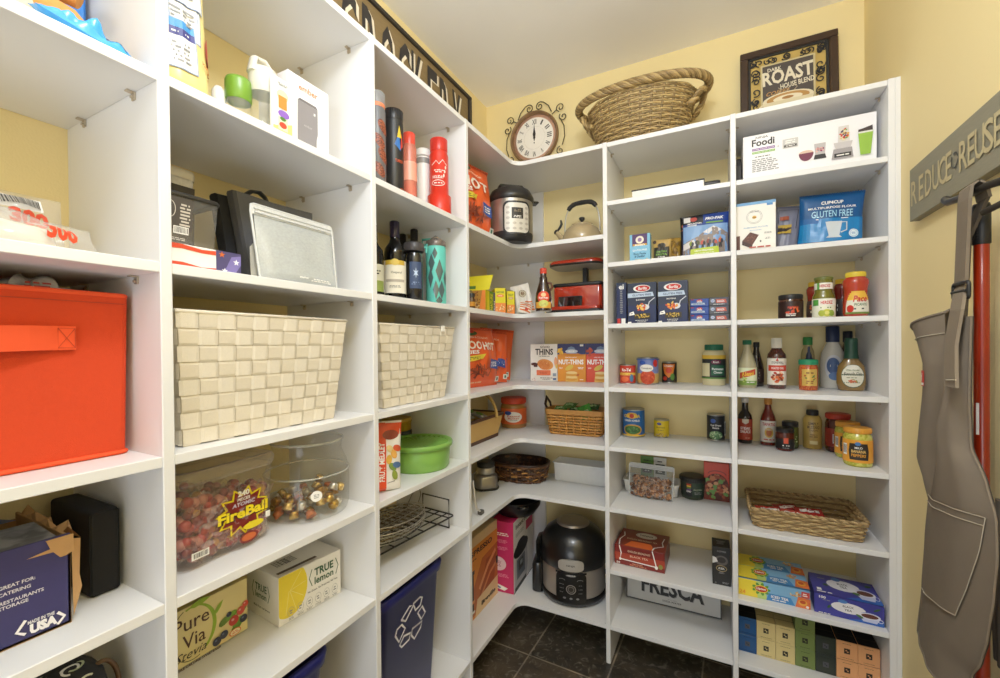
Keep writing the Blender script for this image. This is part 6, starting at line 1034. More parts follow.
def shaker(lab, u0, u1, vt, x, col, hl, extra=None, loop=True):
    x_, y, r, h = rfit(u0, u1, vt, z, x=x, v=vt+25); t = thing('blender_cup', lab, 'cup', (x, y, z), H90)
    b = MB(); b.lathe([(r*.74, 0), (r*.78, .004), (r*.95, h*hl)], GL('#F2F4EE', .13, .08, .8), 30); obj('body', b, t)
    b = MB(); b.lathe([(r*.70, .003), (r*.76, h*.20), (r*.01, h*.20)], M('#A9BF4A', .5), 24, cap1=False) if extra == 'g' else b.lathe([(r*.70, .003), (r*.72, h*.12), (r*.01, h*.12)], M('#D8DAD0', .5), 24, cap1=False); obj('insert', b, t)
    b = MB(); m = M(col, .35); ht = .22 if loop else .30; b.lathe([(r*.96, h*(hl-.03)), (r*1.03, h*hl), (r*1.03, h*(hl+ht)), (r*.95, h*(hl+ht+.05)), (r*.55, h*(hl+ht+.07)), (.003, h*(hl+ht+.07))], m, 30, cap0=False, cap1=False); hb_ = h*(hl+.27)
    if loop: b.tube([(-r*.95, 0, hb_-.012), (-r*.75, 0, h*.985), (0, 0, h*1.0), (r*.85, 0, hb_-.004)], .006, m, 8, sx=2.2)
    obj('lid', b, t); return y, r, h
shaker('short clear cup with a green screw lid', 225, 252, 79, .22, '#6E9A2E', .62, None, False)
yb, rb_, hb2 = shaker('tall clear cup with an ivory carry lid', 248.5, 278, 63.5, .235, '#DAD6C8', .62, 'g')
ya, yb_ = on(275, 72, x=.285).y, on(294, 80, x=.285).y; hh = on(280, 75, x=.285).z-z; w = yb_-ya
def fr(b, F, w, h):
    b.rect(F, 0, 0, w, h*.22, M('#C3D37A')); b.poly(F, [(0, h*.2), (w, h*.34), (w, h*.2)], M('#C3D37A')); b.ell(F, w*.5, h*.73, w*.30, h*.09, M('#C9D8B0')); b.rect(F, w*.28, h*.52, w*.72, h*.72, M('#E08A3A')); b.ell(F, w*.55, h*.44, w*.3, h*.06, M('#8A5FC0')); b.rect(F, w*.25, h*.18, w*.75, h*.38, M('#C9DCB8')); b.ell(F, w*.5, h*.26, w*.2, h*.05, M('#C8402A')); b.ell(F, w*.5, h*.36, w*.16, h*.03, M('#4E7A2E')); b.blur(F, w*.5, h*.90, w*.6, h*.05, GREY, 2)
carton('card_sleeve', 'narrow white printed card with fruit pictures in front of the white box', 'card', (.272, (ya+yb_)/2, z), H90, w, .010, hh, M('#F3F1EC', .4, var=.01), fr)
ya, yb_ = on(289, 70, x=.255).y, on(330, 92, x=.255).y; hh = on(305, 78, x=.255).z-z; w = yb_-ya
def fr(b, F, w, h):
    b.text(F, 'ember', w*.48, h*.87, h*.075, M('#E88A5A'), w*.46, .02); b.rect(F, w*.80, 0, w*.805, h, M('#CFCCD0')); g_ = M('#8E8A8E', .4, var=.03); b.poly(F, [(w*.20, 0), (w*.66, 0), (w*.67, h*.30), (w*.70, h*.38), (w*.70, h*.70), (w*.22, h*.70)], g_); b.poly(F, [(w*.22, h*.70), (w*.70, h*.70), (w*.66, h*.73), (w*.27, h*.73)], M('#6E6A6E')); b.rect(F, w*.60, h*.60, w*.64, h*.63, WHT); b.text(F, 'ember', w*.46, h*.42, h*.03, M('#B4B0B4'), w*.2)
carton('mug_box', 'white boxed travel mug with a grey mug picture', 'box', (.20, (ya+yb_)/2, z), H90, w, .10, hh, M('#F0EDF2', .35, var=.01), fr)
# ---------- second bay: containers, flag box, cloth bags, silicone bag
z = CZ[2]
y1 = on(240.5, 255, x=.285).y; y0 = Y1+T/2+.006; hh = on(200, 247, x=.285).z-z; w = y1-y0
def fr(b, F, w, h):
    rd = M('#D9482A')
    for lo_, hi_ in ((.02, .24), (.76, .99)): b.poly(F, [(0, h*lo_), (w*.2, h*(lo_+.05)), (w*.45, h*max(.005, lo_-.02)), (w*.64, h*lo_), (w*.64, h*(hi_-.05)), (w*.45, h*(hi_-.10)), (w*.2, h*min(.99, hi_+.02)), (0, h*hi_)], rd)
    b.rect(F, w*.64, 0, w, h, M('#4A4470')); b.poly(F, [(w*.74, 0), (w*.90, 0), (w*1.0, h*.5), (w*1.0, h*.9), (w*.86, h*.8)], M('#7A70B0'))
    for cx, cy, r_ in ((.93, .58, .05), (.76, .14, .045), (.72, .84, .05)):
        c = M('#EFEDF4') if cy < .8 else M('#C9622A'); b.poly(F, [(w*cx+w*r_*(1 if i % 2 == 0 else .4)*math.sin(PI*i/5), h*cy+w*r_*(1 if i % 2 == 0 else .4)*math.cos(PI*i/5)) for i in range(10)], c)
carton('flag_box', 'low box printed with a stars and stripes flag', 'box', (.225, (y0+y1)/2, z), H90, w, .12, hh, M('#EFECE8', .4), fr)
zb = z+hh+.0006
y1 = on(221, 215, x=.27).y; w = y1-y0; h = on(205, 199, x=.27).z-zb
def tubc(lab, x, yc, w, d, z, h, op, rim, extra=None):
    t = thing('food_container', lab, 'container', (x, yc, z), H90); b = MB(); b.rprism([(.010, 0), (.006, .004), (0, h*.94)], w, d, .012, GL('#E6E2DA', op, .06, 1.0), cap1=False); obj('body', b, t)
    b = MB(); m = M(rim, .4); b.rprism([(-.002, h*.92), (-.003, h*.97), (-.001, h), (.003, h)], w, d, .014, m, cap0=False); obj('lid', b, t)
    if extra:
        b = MB(); b.lift = .0012; F = lambda s, q, l: (s-w/2, -d/2+.008*(1-q/h)-l, q); extra(b, F, w, h); obj('sticker', b, t)
    return t
def ex(b, F, w, h): b.rect(F, w*.02, h*.06, w*.52, h*.90, M('#4A4440')); b.blur(F, w*.40, h*.55, w*.18, h*.5, M('#CFC8BE'), 8); b.ring(F, w*.16, h*.66, w*.09, h*.16, w*.012, M('#CFC8BE')); b.bars(F, w*.22, h*.22, w*.46, h*.36, WHT, INK, 14); b.blur(F, w*.3, h*.12, w*.3, h*.06, M('#CFC8BE'), 2)
tubc('clear food container with a black rim standing on the flag box', .215, (y0+y1)/2, w, .11, zb, h, .12, '#1C1A18', ex)
y1b = on(200, 175, x=.15).y; h = on(188, 168, x=.15).z-z
tubc('tall smoky container with an ivory lid behind the black-rimmed one', .085, (y0+y1b)/2, y1b-y0, .10, z, h, .75, '#D8D0BC', lambda b, F, w, h: b.rect(F, w*.02, h*.3, w*.98, h*.85, M('#3A342E')))
def clothbag(name, lab, x, pts, th, m, hand, q0):
    b = MB(); n = len(pts); mid = Vector((sum(p[0] for p in pts)/n, sum(p[1] for p in pts)/n))
    def ring(off, sc): return [(x+off, mid.x+(p[0]-mid.x)*sc, mid.y+(p[1]-mid.y)*sc) for p in pts]
    b.loft([ring(-th/2, .97), ring(-th/4, 1), ring(th/4, 1), ring(th/2, .97)], m, smooth=False)
    t = solo(name, b, lab, 'bag', (0, 0, 0)); 
    if hand:
        b = MB(); b.tube(hand, .004, BLK, 8, sx=2.5); obj('handle', b, t)
    return t
def yz(u, v, x): p = on(u, v, x=x); return (p.y, p.z)
P = [yz(u, v, .12) for u, v in ((214, 193), (238, 199), (242, 230), (246, 262))]; P = [P[0], P[1], (P[2][0], P[2][1]), (P[3][0], z+.001), (P[0][0]+.03, z+.001)]
clothbag('cloth_bag', 'black folded cloth bag behind the clear food container', .115, P, .03, M('#1E1F24', .8, bump=.3), None, 0)
P = [yz(u, v, .155) for u, v in ((231, 190), (270, 203), (309.5, 213.5), (310, 223))]
P = P+[(P[3][0]+.005, z+.001), (P[0][0]+.035, z+.001)]
h1 = [(.150, *yz(244, 196, .150)), (.146, *yz(251, 191.5, .146)), (.145, *yz(259, 192.5, .145)), (.146, *yz(265, 198, .146)), (.150, *yz(268, 204, .150))]
clothbag('cloth_bag', 'dark grey cloth bag with a black handle behind the silicone bag', .150, P, .035, M('#56565A', .8, var=.1, scale=300, bump=.3), h1, 0)
a, c = on(241.5, 203, x=.235), on(326, 229, x=.235); w = c.y-a.y; hm = on(284, 216, x=.235).z-z
t, F = silbag('food_storage_bag', 'empty frosted silicone bag leaning on the dark grey cloth bag', (.265, (a.y+c.y)/2+.010, z), w*.93, hm*1.02, (rad(-8), 0, H90), False, 33, .55, 'stasher')
b = MB(); pts = [(-w*.47, .03, 0), (-w*.5, .028, hm*.6), (-w*.38, .026, hm*.64)]; b.loft([[(-w*.52, .012, .001), (-w*.40, .012, .001)], [(-w*.50, .012, hm*.45), (-w*.38, .012, hm*.45)], [(-w*.44, .010, hm*.55), (-w*.36, .010, hm*.55)]], GL('#D9D6CC', .6, .3, .4), closed=False); obj('back_panel', b, t)
# ---------- white strap baskets
STR1, STR2 = M('#E8DFCD', .6, var=.06, scale=300, bump=.4, bscale=900), M('#E0D6C2', .6, var=.06, scale=300, bump=.25, bscale=1500)
def strap_basket(lab, loc, wt, wb, dt, db, h, nc, nr, tagx=None):
    t = thing('woven_strap_basket', lab, 'basket', loc, H90, 'white strap-woven baskets'); b = MB(); g_ = .0012
    def side(P0, P1, P2, P3, n, nr, nrm):   # P0,P1 bottom; P3,P2 top
        P0, P1, P2, P3 = map(Vector, (P0, P1, P2, P3))
        for j in range(nr):
            for i in range(n):
                up = (i+j) % 2
                def pt(s, q, l): a = P0.lerp(P1, s); c = P3.lerp(P2, s); return tuple(a.lerp(c, q)+nrm*l)
                s0, s1, q0, q1 = i/n, (i+1)/n, j/nr, (j+1)/nr; e = .04; m = STR1 if up else STR2; hi = .0019
                if up:   # horizontal strap on top: bulges along s
                    cols = [(s0-e/n, .0002), (s0+.16/n, hi), (s1-.16/n, hi), (s1+e/n, .0002)]; b.add([pt(s, q0+e/nr, l) for s, l in cols]+[pt(s, q1-e/nr, l) for s, l in cols], [(k, k+1, 5+k, 4+k) for k in range(3)], m)
                else:
                    rows = [(q0-e/nr, .0002), (q0+.16/nr, hi*.8), (q1-.16/nr, hi*.8), (q1+e/nr, .0002)]; b.add([pt(s0+e/n, q, l) for q, l in rows]+[pt(s1-e/n, q, l) for q, l in rows], [(k, 4+k, 5+k, k+1) for k in range(3)], m)
    A = [(-wb/2, -db/2, .003), (wb/2, -db/2, .003), (wb/2, db/2, .003), (-wb/2, db/2, .003)]; B_ = [(-wt/2, -dt/2, h), (wt/2, -dt/2, h), (wt/2, dt/2, h), (-wt/2, dt/2, h)]
    nd = max(4, round(nc*dt/wt))
    for k, n in enumerate((nc, nd, nc, nd)):
        j = (k+1) % 4; nv = (Vector(A[j])-Vector(A[k])).cross(Vector(B_[k])-Vector(A[k])).normalized(); side(A[k], A[j], B_[j], B_[k], n, nr, nv)
    obj('woven_wall', b, t)
    b = MB(); b.loft([[(x*.994, y*.994, q) for x, y, q in A], [(x*.994, y*.992, q) for x, y, q in B_]], M('#CDC1A6', .8), smooth=False, cap1=False); obj('lining', b, t)
    b = MB(); b.tube(B_, .0035, STR1, 6, True); obj('rim', b, t)
    if tagx is not None: b = MB(); b.box(tagx-.008, tagx+.008, -dt/2-.006, -dt/2-.0035, h-.012, h+.006, WHT); obj('tag', b, t)
z = CZ[3]
strap_basket('large white strap-woven basket below the silicone bag', (.170, -1.431, z), .352, .316, .262, .215, .228, 11, 8)
strap_basket('white strap-woven basket with a small white tag on its rim', (.170, -.970, z), .350, .285, .262, .225, .226, 9, 9, .105)
# ---------- candy tub, cookie jar
z = CZ[4]
w, d, h = .190, .145, .178; t = thing('candy_tub', 'large clear plastic tub full of wrapped red candy', 'tub', (.183, -1.500, z), rad(94)); CL = GL('#F4F1EE', .07, .05, .9)
b = MB(); b.rprism([(.014, 0), (.008, .006), (.004, .05), (0, h*.80), (0, h*.86)], w, d, .022, CL, cap1=False); obj('body', b, t)
b = MB(); b.rprism([(-.002, h*.84), (-.005, h*.87), (-.006, h*.93), (-.002, h*.97), (.004, h*.98), (.008, h*.955)], w, d, .024, GL('#EFEAE4', .16, .06, 1.0), cap0=False); obj('lid', b, t)
b = MB(); q = random.Random(11); CM = [M('#9A3028', .3), M('#B04038', .3), M('#7A2C28', .3), M('#B97A70', .35), M('#8A5048', .4), M('#B98A4A', .4)]; WR = GL('#EAD6D0', .24, .1, 1.4)
def candy(b, c, r_, m):
    b.ball(c, r_, m, 8, 6); a = q.uniform(0, 6.3); e = q.uniform(-.8, .8); dx = Vector((math.cos(a)*math.cos(e), math.sin(a)*math.cos(e), math.sin(e))); sd = dx.cross(Vector((q.uniform(-1, 1), q.uniform(-1, 1), q.uniform(-1, 1)))).normalized()
    for s in (1, -1):
        p0 = Vector(c)+dx*s*r_*.8; p1 = Vector(c)+dx*s*r_*2.1; b.add([p0-sd*r_*.4, p0+sd*r_*.4, p1+sd*r_*1.1, p1-sd*r_*1.1], [(0, 1, 2, 3)], WR)
for k in range(520):
    zz = .016+(h*.70)*q.random(); inset = .020 if zz > .03 else .026; edge = q.random() < .75
    x_, y_ = q.uniform(-w/2+inset, w/2-inset), q.uniform(-d/2+inset, d/2-inset)
    if edge:
        if q.random() < .6: y_ = -d/2+inset*.82
        else: x_ = (q.choice((-1, 1)))*(w/2-inset*.82)
    if zz < h*(.68 if x_ < .02 else .58): candy(b, (x_, y_, zz), .0098*q.uniform(.85, 1.15), q.choice(CM))
o = obj('wrapped_candy', b, t); o['kind'] = 'stuff'
b = MB(); b.lift = .0016; b.step = .0003; F = lambda s, q_, l: (s, -d/2+.004*(1-q_/(h*.8))-l, q_); cx, cy = .022, h*.42; YL = M('#E9D21E', .4); RM = M('#7A1E14', .4)
def star(r0, r1, n, sx=1, sy=1): return [(cx+(r0 if i % 2 else r1)*sx*math.sin(PI*i/n+.2), cy+(r0 if i % 2 else r1)*sy*math.cos(PI*i/n+.2)) for i in range(2*n)]
l_ = star(.036, .052, 11, 1.05, .92); vs = [(cx, cy)]+l_; b.lift += .0003; b.add([F(s, q_, b.lift) for s, q_ in vs], [(0, i+1, (i+1) % 22+1) for i in range(22)], YL)
l_ = star(.031, .046, 11, 1.05, .92); vs = [(cx, cy)]+l_; b.lift += .0003; b.add([F(s, q_, b.lift) for s, q_ in vs], [(0, i+1, (i+1) % 22+1) for i in range(22)], RM)
b.text(F, '240', cx, cy+.034, .011, WHT, .024, .05); b.text(F, 'PIECES', cx, cy+.023, .006, WHT, .026, .03); b.text(F, 'ATOMIC', cx, cy+.014, .0075, M('#C9C2D8'), .046, .03, sh=.2); b.text(F, 'FireBall', cx+.0012, cy-.0042, .021, M('#2A0E0A'), .104, .10); b.text(F, 'FireBall', cx, cy-.003, .020, M('#F5DE1E'), .102, .04); b.ell(F, cx+.02, cy-.034, .022, .007, YL); b.ell(F, cx+.01, cy-.055, .020, .011, RM); b.ell(F, cx+.01, cy-.055, .015, .007, M('#C9622A')); b.rect(F, -.075, .020, -.045, .033, WHT); b.bars(F, -.074, .021, -.046, .032, WHT, INK, 16); b.rect(F, cx+.045, cy-.030, cx+.055, cy-.018, WHT); obj('label', b, t)
t = thing('cookie_jar', 'round clear glass jar with gold wrapped sweets in its bottom', 'jar', (.200, -1.284, z), face_cam(Vector((.2, -1.27, 0)))); r, h = .093, .172; GLS = GL('#F6F7F3', .035, .03, .8)
b = MB(); pr = [(r*.82, .001), (r*.94, .004), (r*1.0, .02), (r*1.01, h*.45), (r*.98, h*.60), (r*.94, h*.70), (r*.87, h*.78), (r*.83, h*.83), (r*.82, h*.88), (r*.84, h*.97), (r*.85, h)]; b.lathe(pr, GLS, 44, cap1=False); b.tube([(r*.85*math.cos(a), r*.85*math.sin(a), h) for a in [2*PI*i/40 for i in range(40)]], .0032, GL('#F4F6F0', .25, .03, 1.2), 8, True); b.tube([(r*1.0*math.cos(a), r*1.0*math.sin(a), h*.58) for a in [2*PI*i/40 for i in range(40)]], .002, GL('#F4F6F0', .25, .03, 1.2), 6, True); obj('body', b, t)
GD = [M('#C9A04A', .25, .8), M('#E0BE72', .25, .7), M('#B5622A', .35, .3), M('#D9D2C4', .3, .8), M('#A87A34', .3, .8)]
b = MB(); q = random.Random(19); place = []
for k in range(400):
    a, rr = q.uniform(0, 6.3), r*.80*math.sqrt(q.random()); x_, y_ = rr*math.cos(a), rr*math.sin(a); zz = .016+.020*q.randint(0, 1)+(.022 if x_ > .01 else 0)*q.random()
    if all((x_-p[0])**2+(y_-p[1])**2+(zz-p[2])**2 > .019**2 for p in place): place.append((x_, y_, zz))
    if len(place) >= 46: break
for k, p in enumerate(place):
    mx = Matrix.Translation(p) @ Matrix.Rotation(q.uniform(0, 6), 4, 'Z') @ Matrix.Rotation(q.uniform(-.9, .9), 4, 'X'); b.lathe([(.006, -.007), (.0115, -.006), (.0095, .006), (.0085, .008), (.003, .0085)], GD[k % 5], 10, mx=mx)
o = obj('wrapped_sweets', b, t); o['kind'] = 'stuff'
b = MB(); F = cyl(r*1.01); b.lift = .001; b.ell(F, .018, h*.36, .012, .012, WHT); b.blur(F, .018, h*.36, .014, .010, GREY, 3); b.line(F, [(-.016, h*.2), (-.016, h*.75)], .001, GREY); o = obj('price_sticker', b, t)
# ---------- sweetener boxes
z = CZ[5]
p0 = on(178, 672, z=z); p1 = on(247, 630, z=z); hp = on(246.5, 579, x=.143).z-z; w = .215
def fr(b, F, w, h):
    br = M('#4A2A1C'); gr = M('#8FB02E'); dg = M('#3A3A22'); G = lambda u, v: (lambda p: (p.y-(p1.y-w), p.z-z))(on(u, v, x=.146))
    cx, cy = G(193, 634); k_ = h/54.0
    b.ring(F, cx, cy, 21*k_*.95, 26*k_, .7*k_, dg, 30, 2.0, 5.0); b.ring(F, cx, cy, 21*k_, 25*k_, 3.5*k_, gr, 30, -1.0, 1.9, 1.5*k_)
    b.text(F, 'Pure', *G(191.5, 623.5), 13*k_, br, 31*k_, .005); b.text(F, 'Via', *G(194, 640), 13*k_, br, 20*k_, .005); b.text(F, 'Stevia', *G(192, 654), 8*k_, INK, 27*k_, 0, sh=.4); b.text(F, 'PURE CALORIE SWEETENER', *G(199, 661), 2.4*k_, br, 40*k_)
    lf = [(0, 0), (.25, .12), (.6, .16), (1, 0), (.6, -.12), (.25, -.12)]
    for (ox, oy), sc, ro in ((G(188, 611), 20, .1), (G(213, 618), 15, .9)): b.poly(F, [(ox+sc*k_*(a*math.cos(ro)-c*math.sin(ro)), oy+sc*k_*(a*math.sin(ro)+c*math.cos(ro))) for a, c in lf], gr)
    for u, v, c in ((224, 623, '#5A7A2A'), (231, 617, '#6E9A34'), (236, 628, '#5A8A2E'), (241, 611, '#4E7A2A'), (237, 623, '#6E9A34')): b.ell(F, *G(u, v), 6*k_, 3.5*k_, M(c), 10, .5)
    for u, v, r_, c in ((240, 612, 4.2, '#C4402E'), (233, 622, 5, '#B93428'), (244.5, 605, 3.2, '#C4402E'), (228, 616, 2.6, '#2E3248'), (242.5, 619.5, 4, '#262A3E'), (216, 643, 4.2, '#2A3048'), (223, 636, 4, '#363E58')): x_, y_ = G(u, v); b.ell(F, x_, y_, r_*k_, r_*k_, M(c)); b.ell(F, x_-k_, y_+1.2*k_, r_*k_*.3, r_*k_*.25, M('#D9A9A0' if c[1] in 'CB' else '#6A7490'))
    x_, y_ = G(234, 633); b.ell(F, x_, y_, 6*k_, 3.6*k_, M('#D9622A')); b.ell(F, x_, y_, 5*k_, 2.8*k_, M('#EFE3C0')); b.blur(F, x_, y_, 7*k_, 3*k_, M('#D9622A'), 2)
ya = p1.y-w
b = MB(); dd = .105; b.box(-w/2, w/2, -dd/2, dd/2, 0, hp, M('#E5D596', .45, var=.04, scale=9), .001); fr(b, front(w, dd, hp), w, hp); Ft = topf(w, dd, hp); b.rect(Ft, w*.02, dd*.02, w*.98, dd*.98, M('#CDB96E')); b.ell(Ft, w*.62, dd*.35, w*.06, dd*.1, INK); b.poly(rside(w, dd, hp), [(dd*.1, hp*.2), (dd*.6, hp*.3), (dd*.9, hp*.8), (dd*.3, hp*.9)], M('#7A9A3A'))
solo('sweetener_box', b, 'pale yellow sweetener box with berries and a green leaf ring', 'box', (p1.x-dd/2+.003, p1.y-w/2, z), H90)
pf = on(279, 628, z=z); pr_ = on(341, 592, z=z); pl = on(247, 615, z=z); vx = pr_-pf; w = vx.length; dd = .135; hp = on(279.5, 578, x=pf.x).z-z; rz = math.atan2(vx.y, vx.x)
def tl(b, F, w, h):
    gn = M('#2E5A3E'); ye = M('#E8CF2E')
    b.ell(F, w*.18, h*.60, w*.25, h*.62, ye) if False else None
    pts = [(w*(0), h*1.0)]+[(max(0, min(w, w*.17+w*.265*math.cos(a))), max(0, min(h, h*.62+h*.53*math.sin(a)))) for a in [PI/2-2*PI*i/30 for i in range(31)]]
    b.poly(F, [(max(0, w*.15+w*.28*math.cos(a)), min(h, h*.64+h*.54*math.sin(a))) for a in [2*PI*i/36 for i in range(36)]], ye); b.lift += .0001
    for a in [2*PI*i/10+.1 for i in range(10)]:
        x1, y1 = w*.15+w*.25*math.cos(a), h*.64+h*.48*math.sin(a)
        if x1 > 0 and y1 < h: b.line(F, [(w*.15+w*.02*math.cos(a), h*.64), (x1, y1)], w*.006, M('#F5E98A'))
    b.text(F, 'TRUE', w*.70, h*.76, h*.17, gn, w*.32, .03); b.text(F, 'lemon', w*.70, h*.58, h*.16, gn, w*.32, .02); b.line(F, [(w*.50, h*.86), (w*.455, h*.68), (w*.50, h*.50)], w*.012, gn); b.line(F, [(w*.90, h*.86), (w*.945, h*.68), (w*.90, h*.50)], w*.012, gn); b.text(F, 'No Gluten. No Preserves. No Fuss.', w*.68, h*.40, h*.045, INK, w*.5)
    for k in range(6): b.ring(F, w*(.17+.14*k), h*.20, w*.050, h*.10, w*.004, GREY); b.blur(F, w*(.17+.14*k), h*.20, w*.05, h*.1, GREY, 2); b.blur(F, w*(.17+.14*k), h*.065, w*.10, h*.05, GREY, 2)
def tls(b, F, w, h): gn = M('#2E5A3E'); b.text(F, 'TRUE', w*.52, h*.66, h*.15, gn, w*.36, .02); b.text(F, 'lemon', w*.52, h*.50, h*.13, gn, w*.34, .02); b.line(F, [(w*.30, h*.76), (w*.25, h*.58), (w*.30, h*.42)], w*.015, gn); b.line(F, [(w*.74, h*.76), (w*.79, h*.58), (w*.74, h*.42)], w*.015, gn); b.text(F, 'Made from real lemons', w*.55, h*.26, h*.05, INK, w*.5)
def tlt(b, F, w, h): b.bars(F, w*.10, h*.25, w*.46, h*.55, M('#EAE7E0'), INK, 20); b.rect(F, w*.02, h*.05, w*.62, h*.12, M('#5A4A40')); b.text(F, 'TRUE', w*.12, h*.78, h*.14, M('#2E5A3E'), w*.16, .02)
b = MB(); b.box(-w/2, w/2, -dd/2, dd/2, 0, hp, M('#EFECE6', .4, var=.01), .001); tl(b, front(w, dd, hp), w, hp); tlt(b, topf(w, dd, hp), w, dd); tls(b, lside(w, dd, hp), dd, hp)
mid = (pf+pr_)/2; nrm = Vector((-math.sin(rz), math.cos(rz), 0)); c = mid+nrm*dd/2; solo('lemon_drink_box', b, 'white box with a large lemon slice and green lettering', 'box', (c.x, c.y, z), rz)
# ---------- bins
z = CZ[6]; NVY = M('#20246A', .35, var=.04)
def bin_(lab, loc, w, d, h, sym):
    t = thing('recycling_bin', lab, 'bin', loc, H90, 'blue recycling bins'); b = MB(); b.rprism([(w*.12, 0), (w*.115, .006), (.012, h*.92), (.010, h*.92), (.004, h*.93), (.0, h*.99), (.002, h), (.012, h), (.016, h*.97), (w*.12, .012)], w, d, .035, NVY, 6); obj('body', b, t)
    if sym:
        b = MB(); b.lift = .0014; b.step = .0003; ins = lambda q: w*.12*(1-q/h)+.012*q/h
        F = lambda s, q, l: (s, -d/2+ins(q)-l-.0004, q); cx, cy, R_ = .012, h*.68, .062; Wm = M('#E6E4EC', .4)
        for piece in ([(620, 302), (597, 297), (637, 228), (657, 222)], [(655, 215), (688, 183), (700, 183), (692, 222), (668, 248), (662, 232)], [(680, 262), (702, 228), (719, 258), (700, 293)], [(655, 342), (704, 303), (698, 335), (668, 392), (652, 375)], [(568, 378), (575, 345), (598, 320), (617, 338), (588, 408)], [(592, 425), (612, 378), (645, 362), (640, 395), (603, 433)]):
            pp = [(lambda p: (p.y-loc[1], p.z-loc[2]))(on(280+x/5, 560+y/5, x=loc[0]+d/2-.022)) for x, y in piece]; b.line(F, pp+[pp[0], pp[1]], .0062, Wm)
        obj('recycling_symbol', b, t)
bin_('navy recycling bin with the white three-arrow symbol', (.185, -1.012, z), .295, .245, .415, True)
bin_('plain navy bin below the white lemon box, mostly out of frame', (.185, -1.455, z), .295, .245, .412, False)
# ---------- third bay: bottles
z = CZ[1]
def rv(name, lab, cat, u0, u1, vt, x, prof, mat, lid=None, wrap=None, v=None, cap='lid', rzx=0, sy=1, y=None):
    x_, y_, r, h = rfit(u0, u1, vt, z, x=x, v=(v or vt+30)); p = Vector((x, y_ if y is None else y, z)); return vessel(name, lab, cat, p, prof, mat, r, h, lid, wrap, None, face_cam(p, rzx), None, cap, sy=sy), r, h
ST = [(.94, 0), (1, .02), (1, .86), (.97, .88)]
t, r, h = rv('shaker_bottle', 'grey bottle with orange marbled panels and a grey cap, beside the upright', 'bottle', 367, 385, 93, .27, [(.9, 0), (1, .02), (1, .80), (.9, .84)], M('#6A6A6E', .4), (M('#8A8A8C', .4), .87, 1, .92), (.05, .80, None, lambda b, F, r, a, c: [b.ell(F, r*(.3+.5*(k % 2)), a+(c-a)*(.15+.2*k), r*.5, (c-a)*.12, M('#A8583A', .5, col2='#5A2A1E', scale=300), 16, .6) for k in range(4)]), y=-1.112)
b = MB(); b.lathe([(r*.92, h*.83), (r*.95, h*.84), (r*.95, h*.87), (r*.9, h*.875)], M('#E8845A'), 24); obj('collar', b, t)
def wr(b, F, r, a, c): H_ = c-a; b.poly(F, [(r*.1, a+H_*.68), (r*.75, a+H_*.60), (r*.6, a+H_*.86)], M('#2A6AB8')); b.poly(F, [(r*.35, a+H_*.78), (r*.9, a+H_*.78), (r*.6, a+H_*.95)], M('#E0C23A')); b.poly(F, [(r*.7, a+H_*.62), (r*1.1, a+H_*.68), (r*.9, a+H_*.86)], M('#C93A2A')); b.text(F, 'TUMBLER', r*.6, a+H_*.46, H_*.04, M('#C9502A'), r*.9, .02); b.text(F, 'STEEL', r*.9, a+H_*.08, H_*.03, M('#C9502A'), r*.5)
t, r, h = rv('tumbler', 'tall black insulated tumbler with a small multicoloured triangle badge', 'bottle', 383.6, 403.5, 112, .235, ST, M('#1E1E20', .45), (M('#141416', .35), .88, 1, .98), (.05, .85, None, wr))
t, r, h = rv('water_bottle', 'clear coral pink water bottle with a coral lid', 'bottle', 402, 416.8, 134, .235, [(.95, 0), (1, .02), (1, .78), (.85, .84)], GL('#F0907A', .55, .1, .8), (M('#D9442E', .3), .83, 1, .80), (.35, .60, M('#EFA08A', .4), lambda b, F, r, a, c: None))
b = MB(); b.lathe([(r*.9, h*.02), (r*.93, h*.34), (.004, h*.34)], M('#D9503A', .4), 22, cap1=False); obj('contents', b, t)
t, r, h = rv('tumbler', 'white insulated tumbler with a grey band', 'bottle', 416.3, 430.5, 150.5, .205, ST, M('#EFECEA', .4), (M('#F4F2F0', .35), .90, 1, .98), (.78, .86, M('#8A8886', .4), lambda b, F, r, a, c: None))
b = MB(); F = cyl(r*1.005); blob(b, F, -.1*r, h*.1, r*.6, h*.05, [M('#8A8AA0'), M('#C9A05A'), M('#3A3A4A')], 12, .2); b.blur(F, -.2*r, h*.2, r*.4, h*.04, GREY, 1); obj('print', b, t)
def wr(b, F, r, a, c):
    H_ = c-a; b.line(F, [(-r*.8, a+H_*.80), (-r*.3, a+H_*.92), (0, a+H_*.82), (r*.4, a+H_*.95), (r*.9, a+H_*.82)], r*.08, M('#F0D9D0')); b.blur(F, 0, a+H_*.62, r*1.2, H_*.10, M('#F0D9D0'), 2); b.text(F, 'HOLIDAY', -.1*r, a+H_*.45, H_*.09, M('#F5E6DE'), r*1.2, .02); b.ring(F, -.1*r, a+H_*.28, r*.7, H_*.09, r*.07, M('#F0D9D0')); b.blur(F, -.1*r, a+H_*.28, r*.9, H_*.06, M('#F0D9D0'), 1)
    for k in range(3): b.ell(F, r*(.5+.1*k), a+H_*(.5+.12*k), r*.09, H_*.05, M('#F0D9D0'))
RD2 = M('#D2301E', .35); t, r, h = rv('thermos', 'red thermos with white festive print, last bottle toward the corner', 'bottle', 429.5, 448.5, 140.5, .268, [(1.22, 0), (1.25, .01), (1.25, .25), (1.0, .256), (1, .78), (.86, .83)], RD2, (M('#C82A1A', .3), .83, 1, .90), (.27, .72, None, wr))
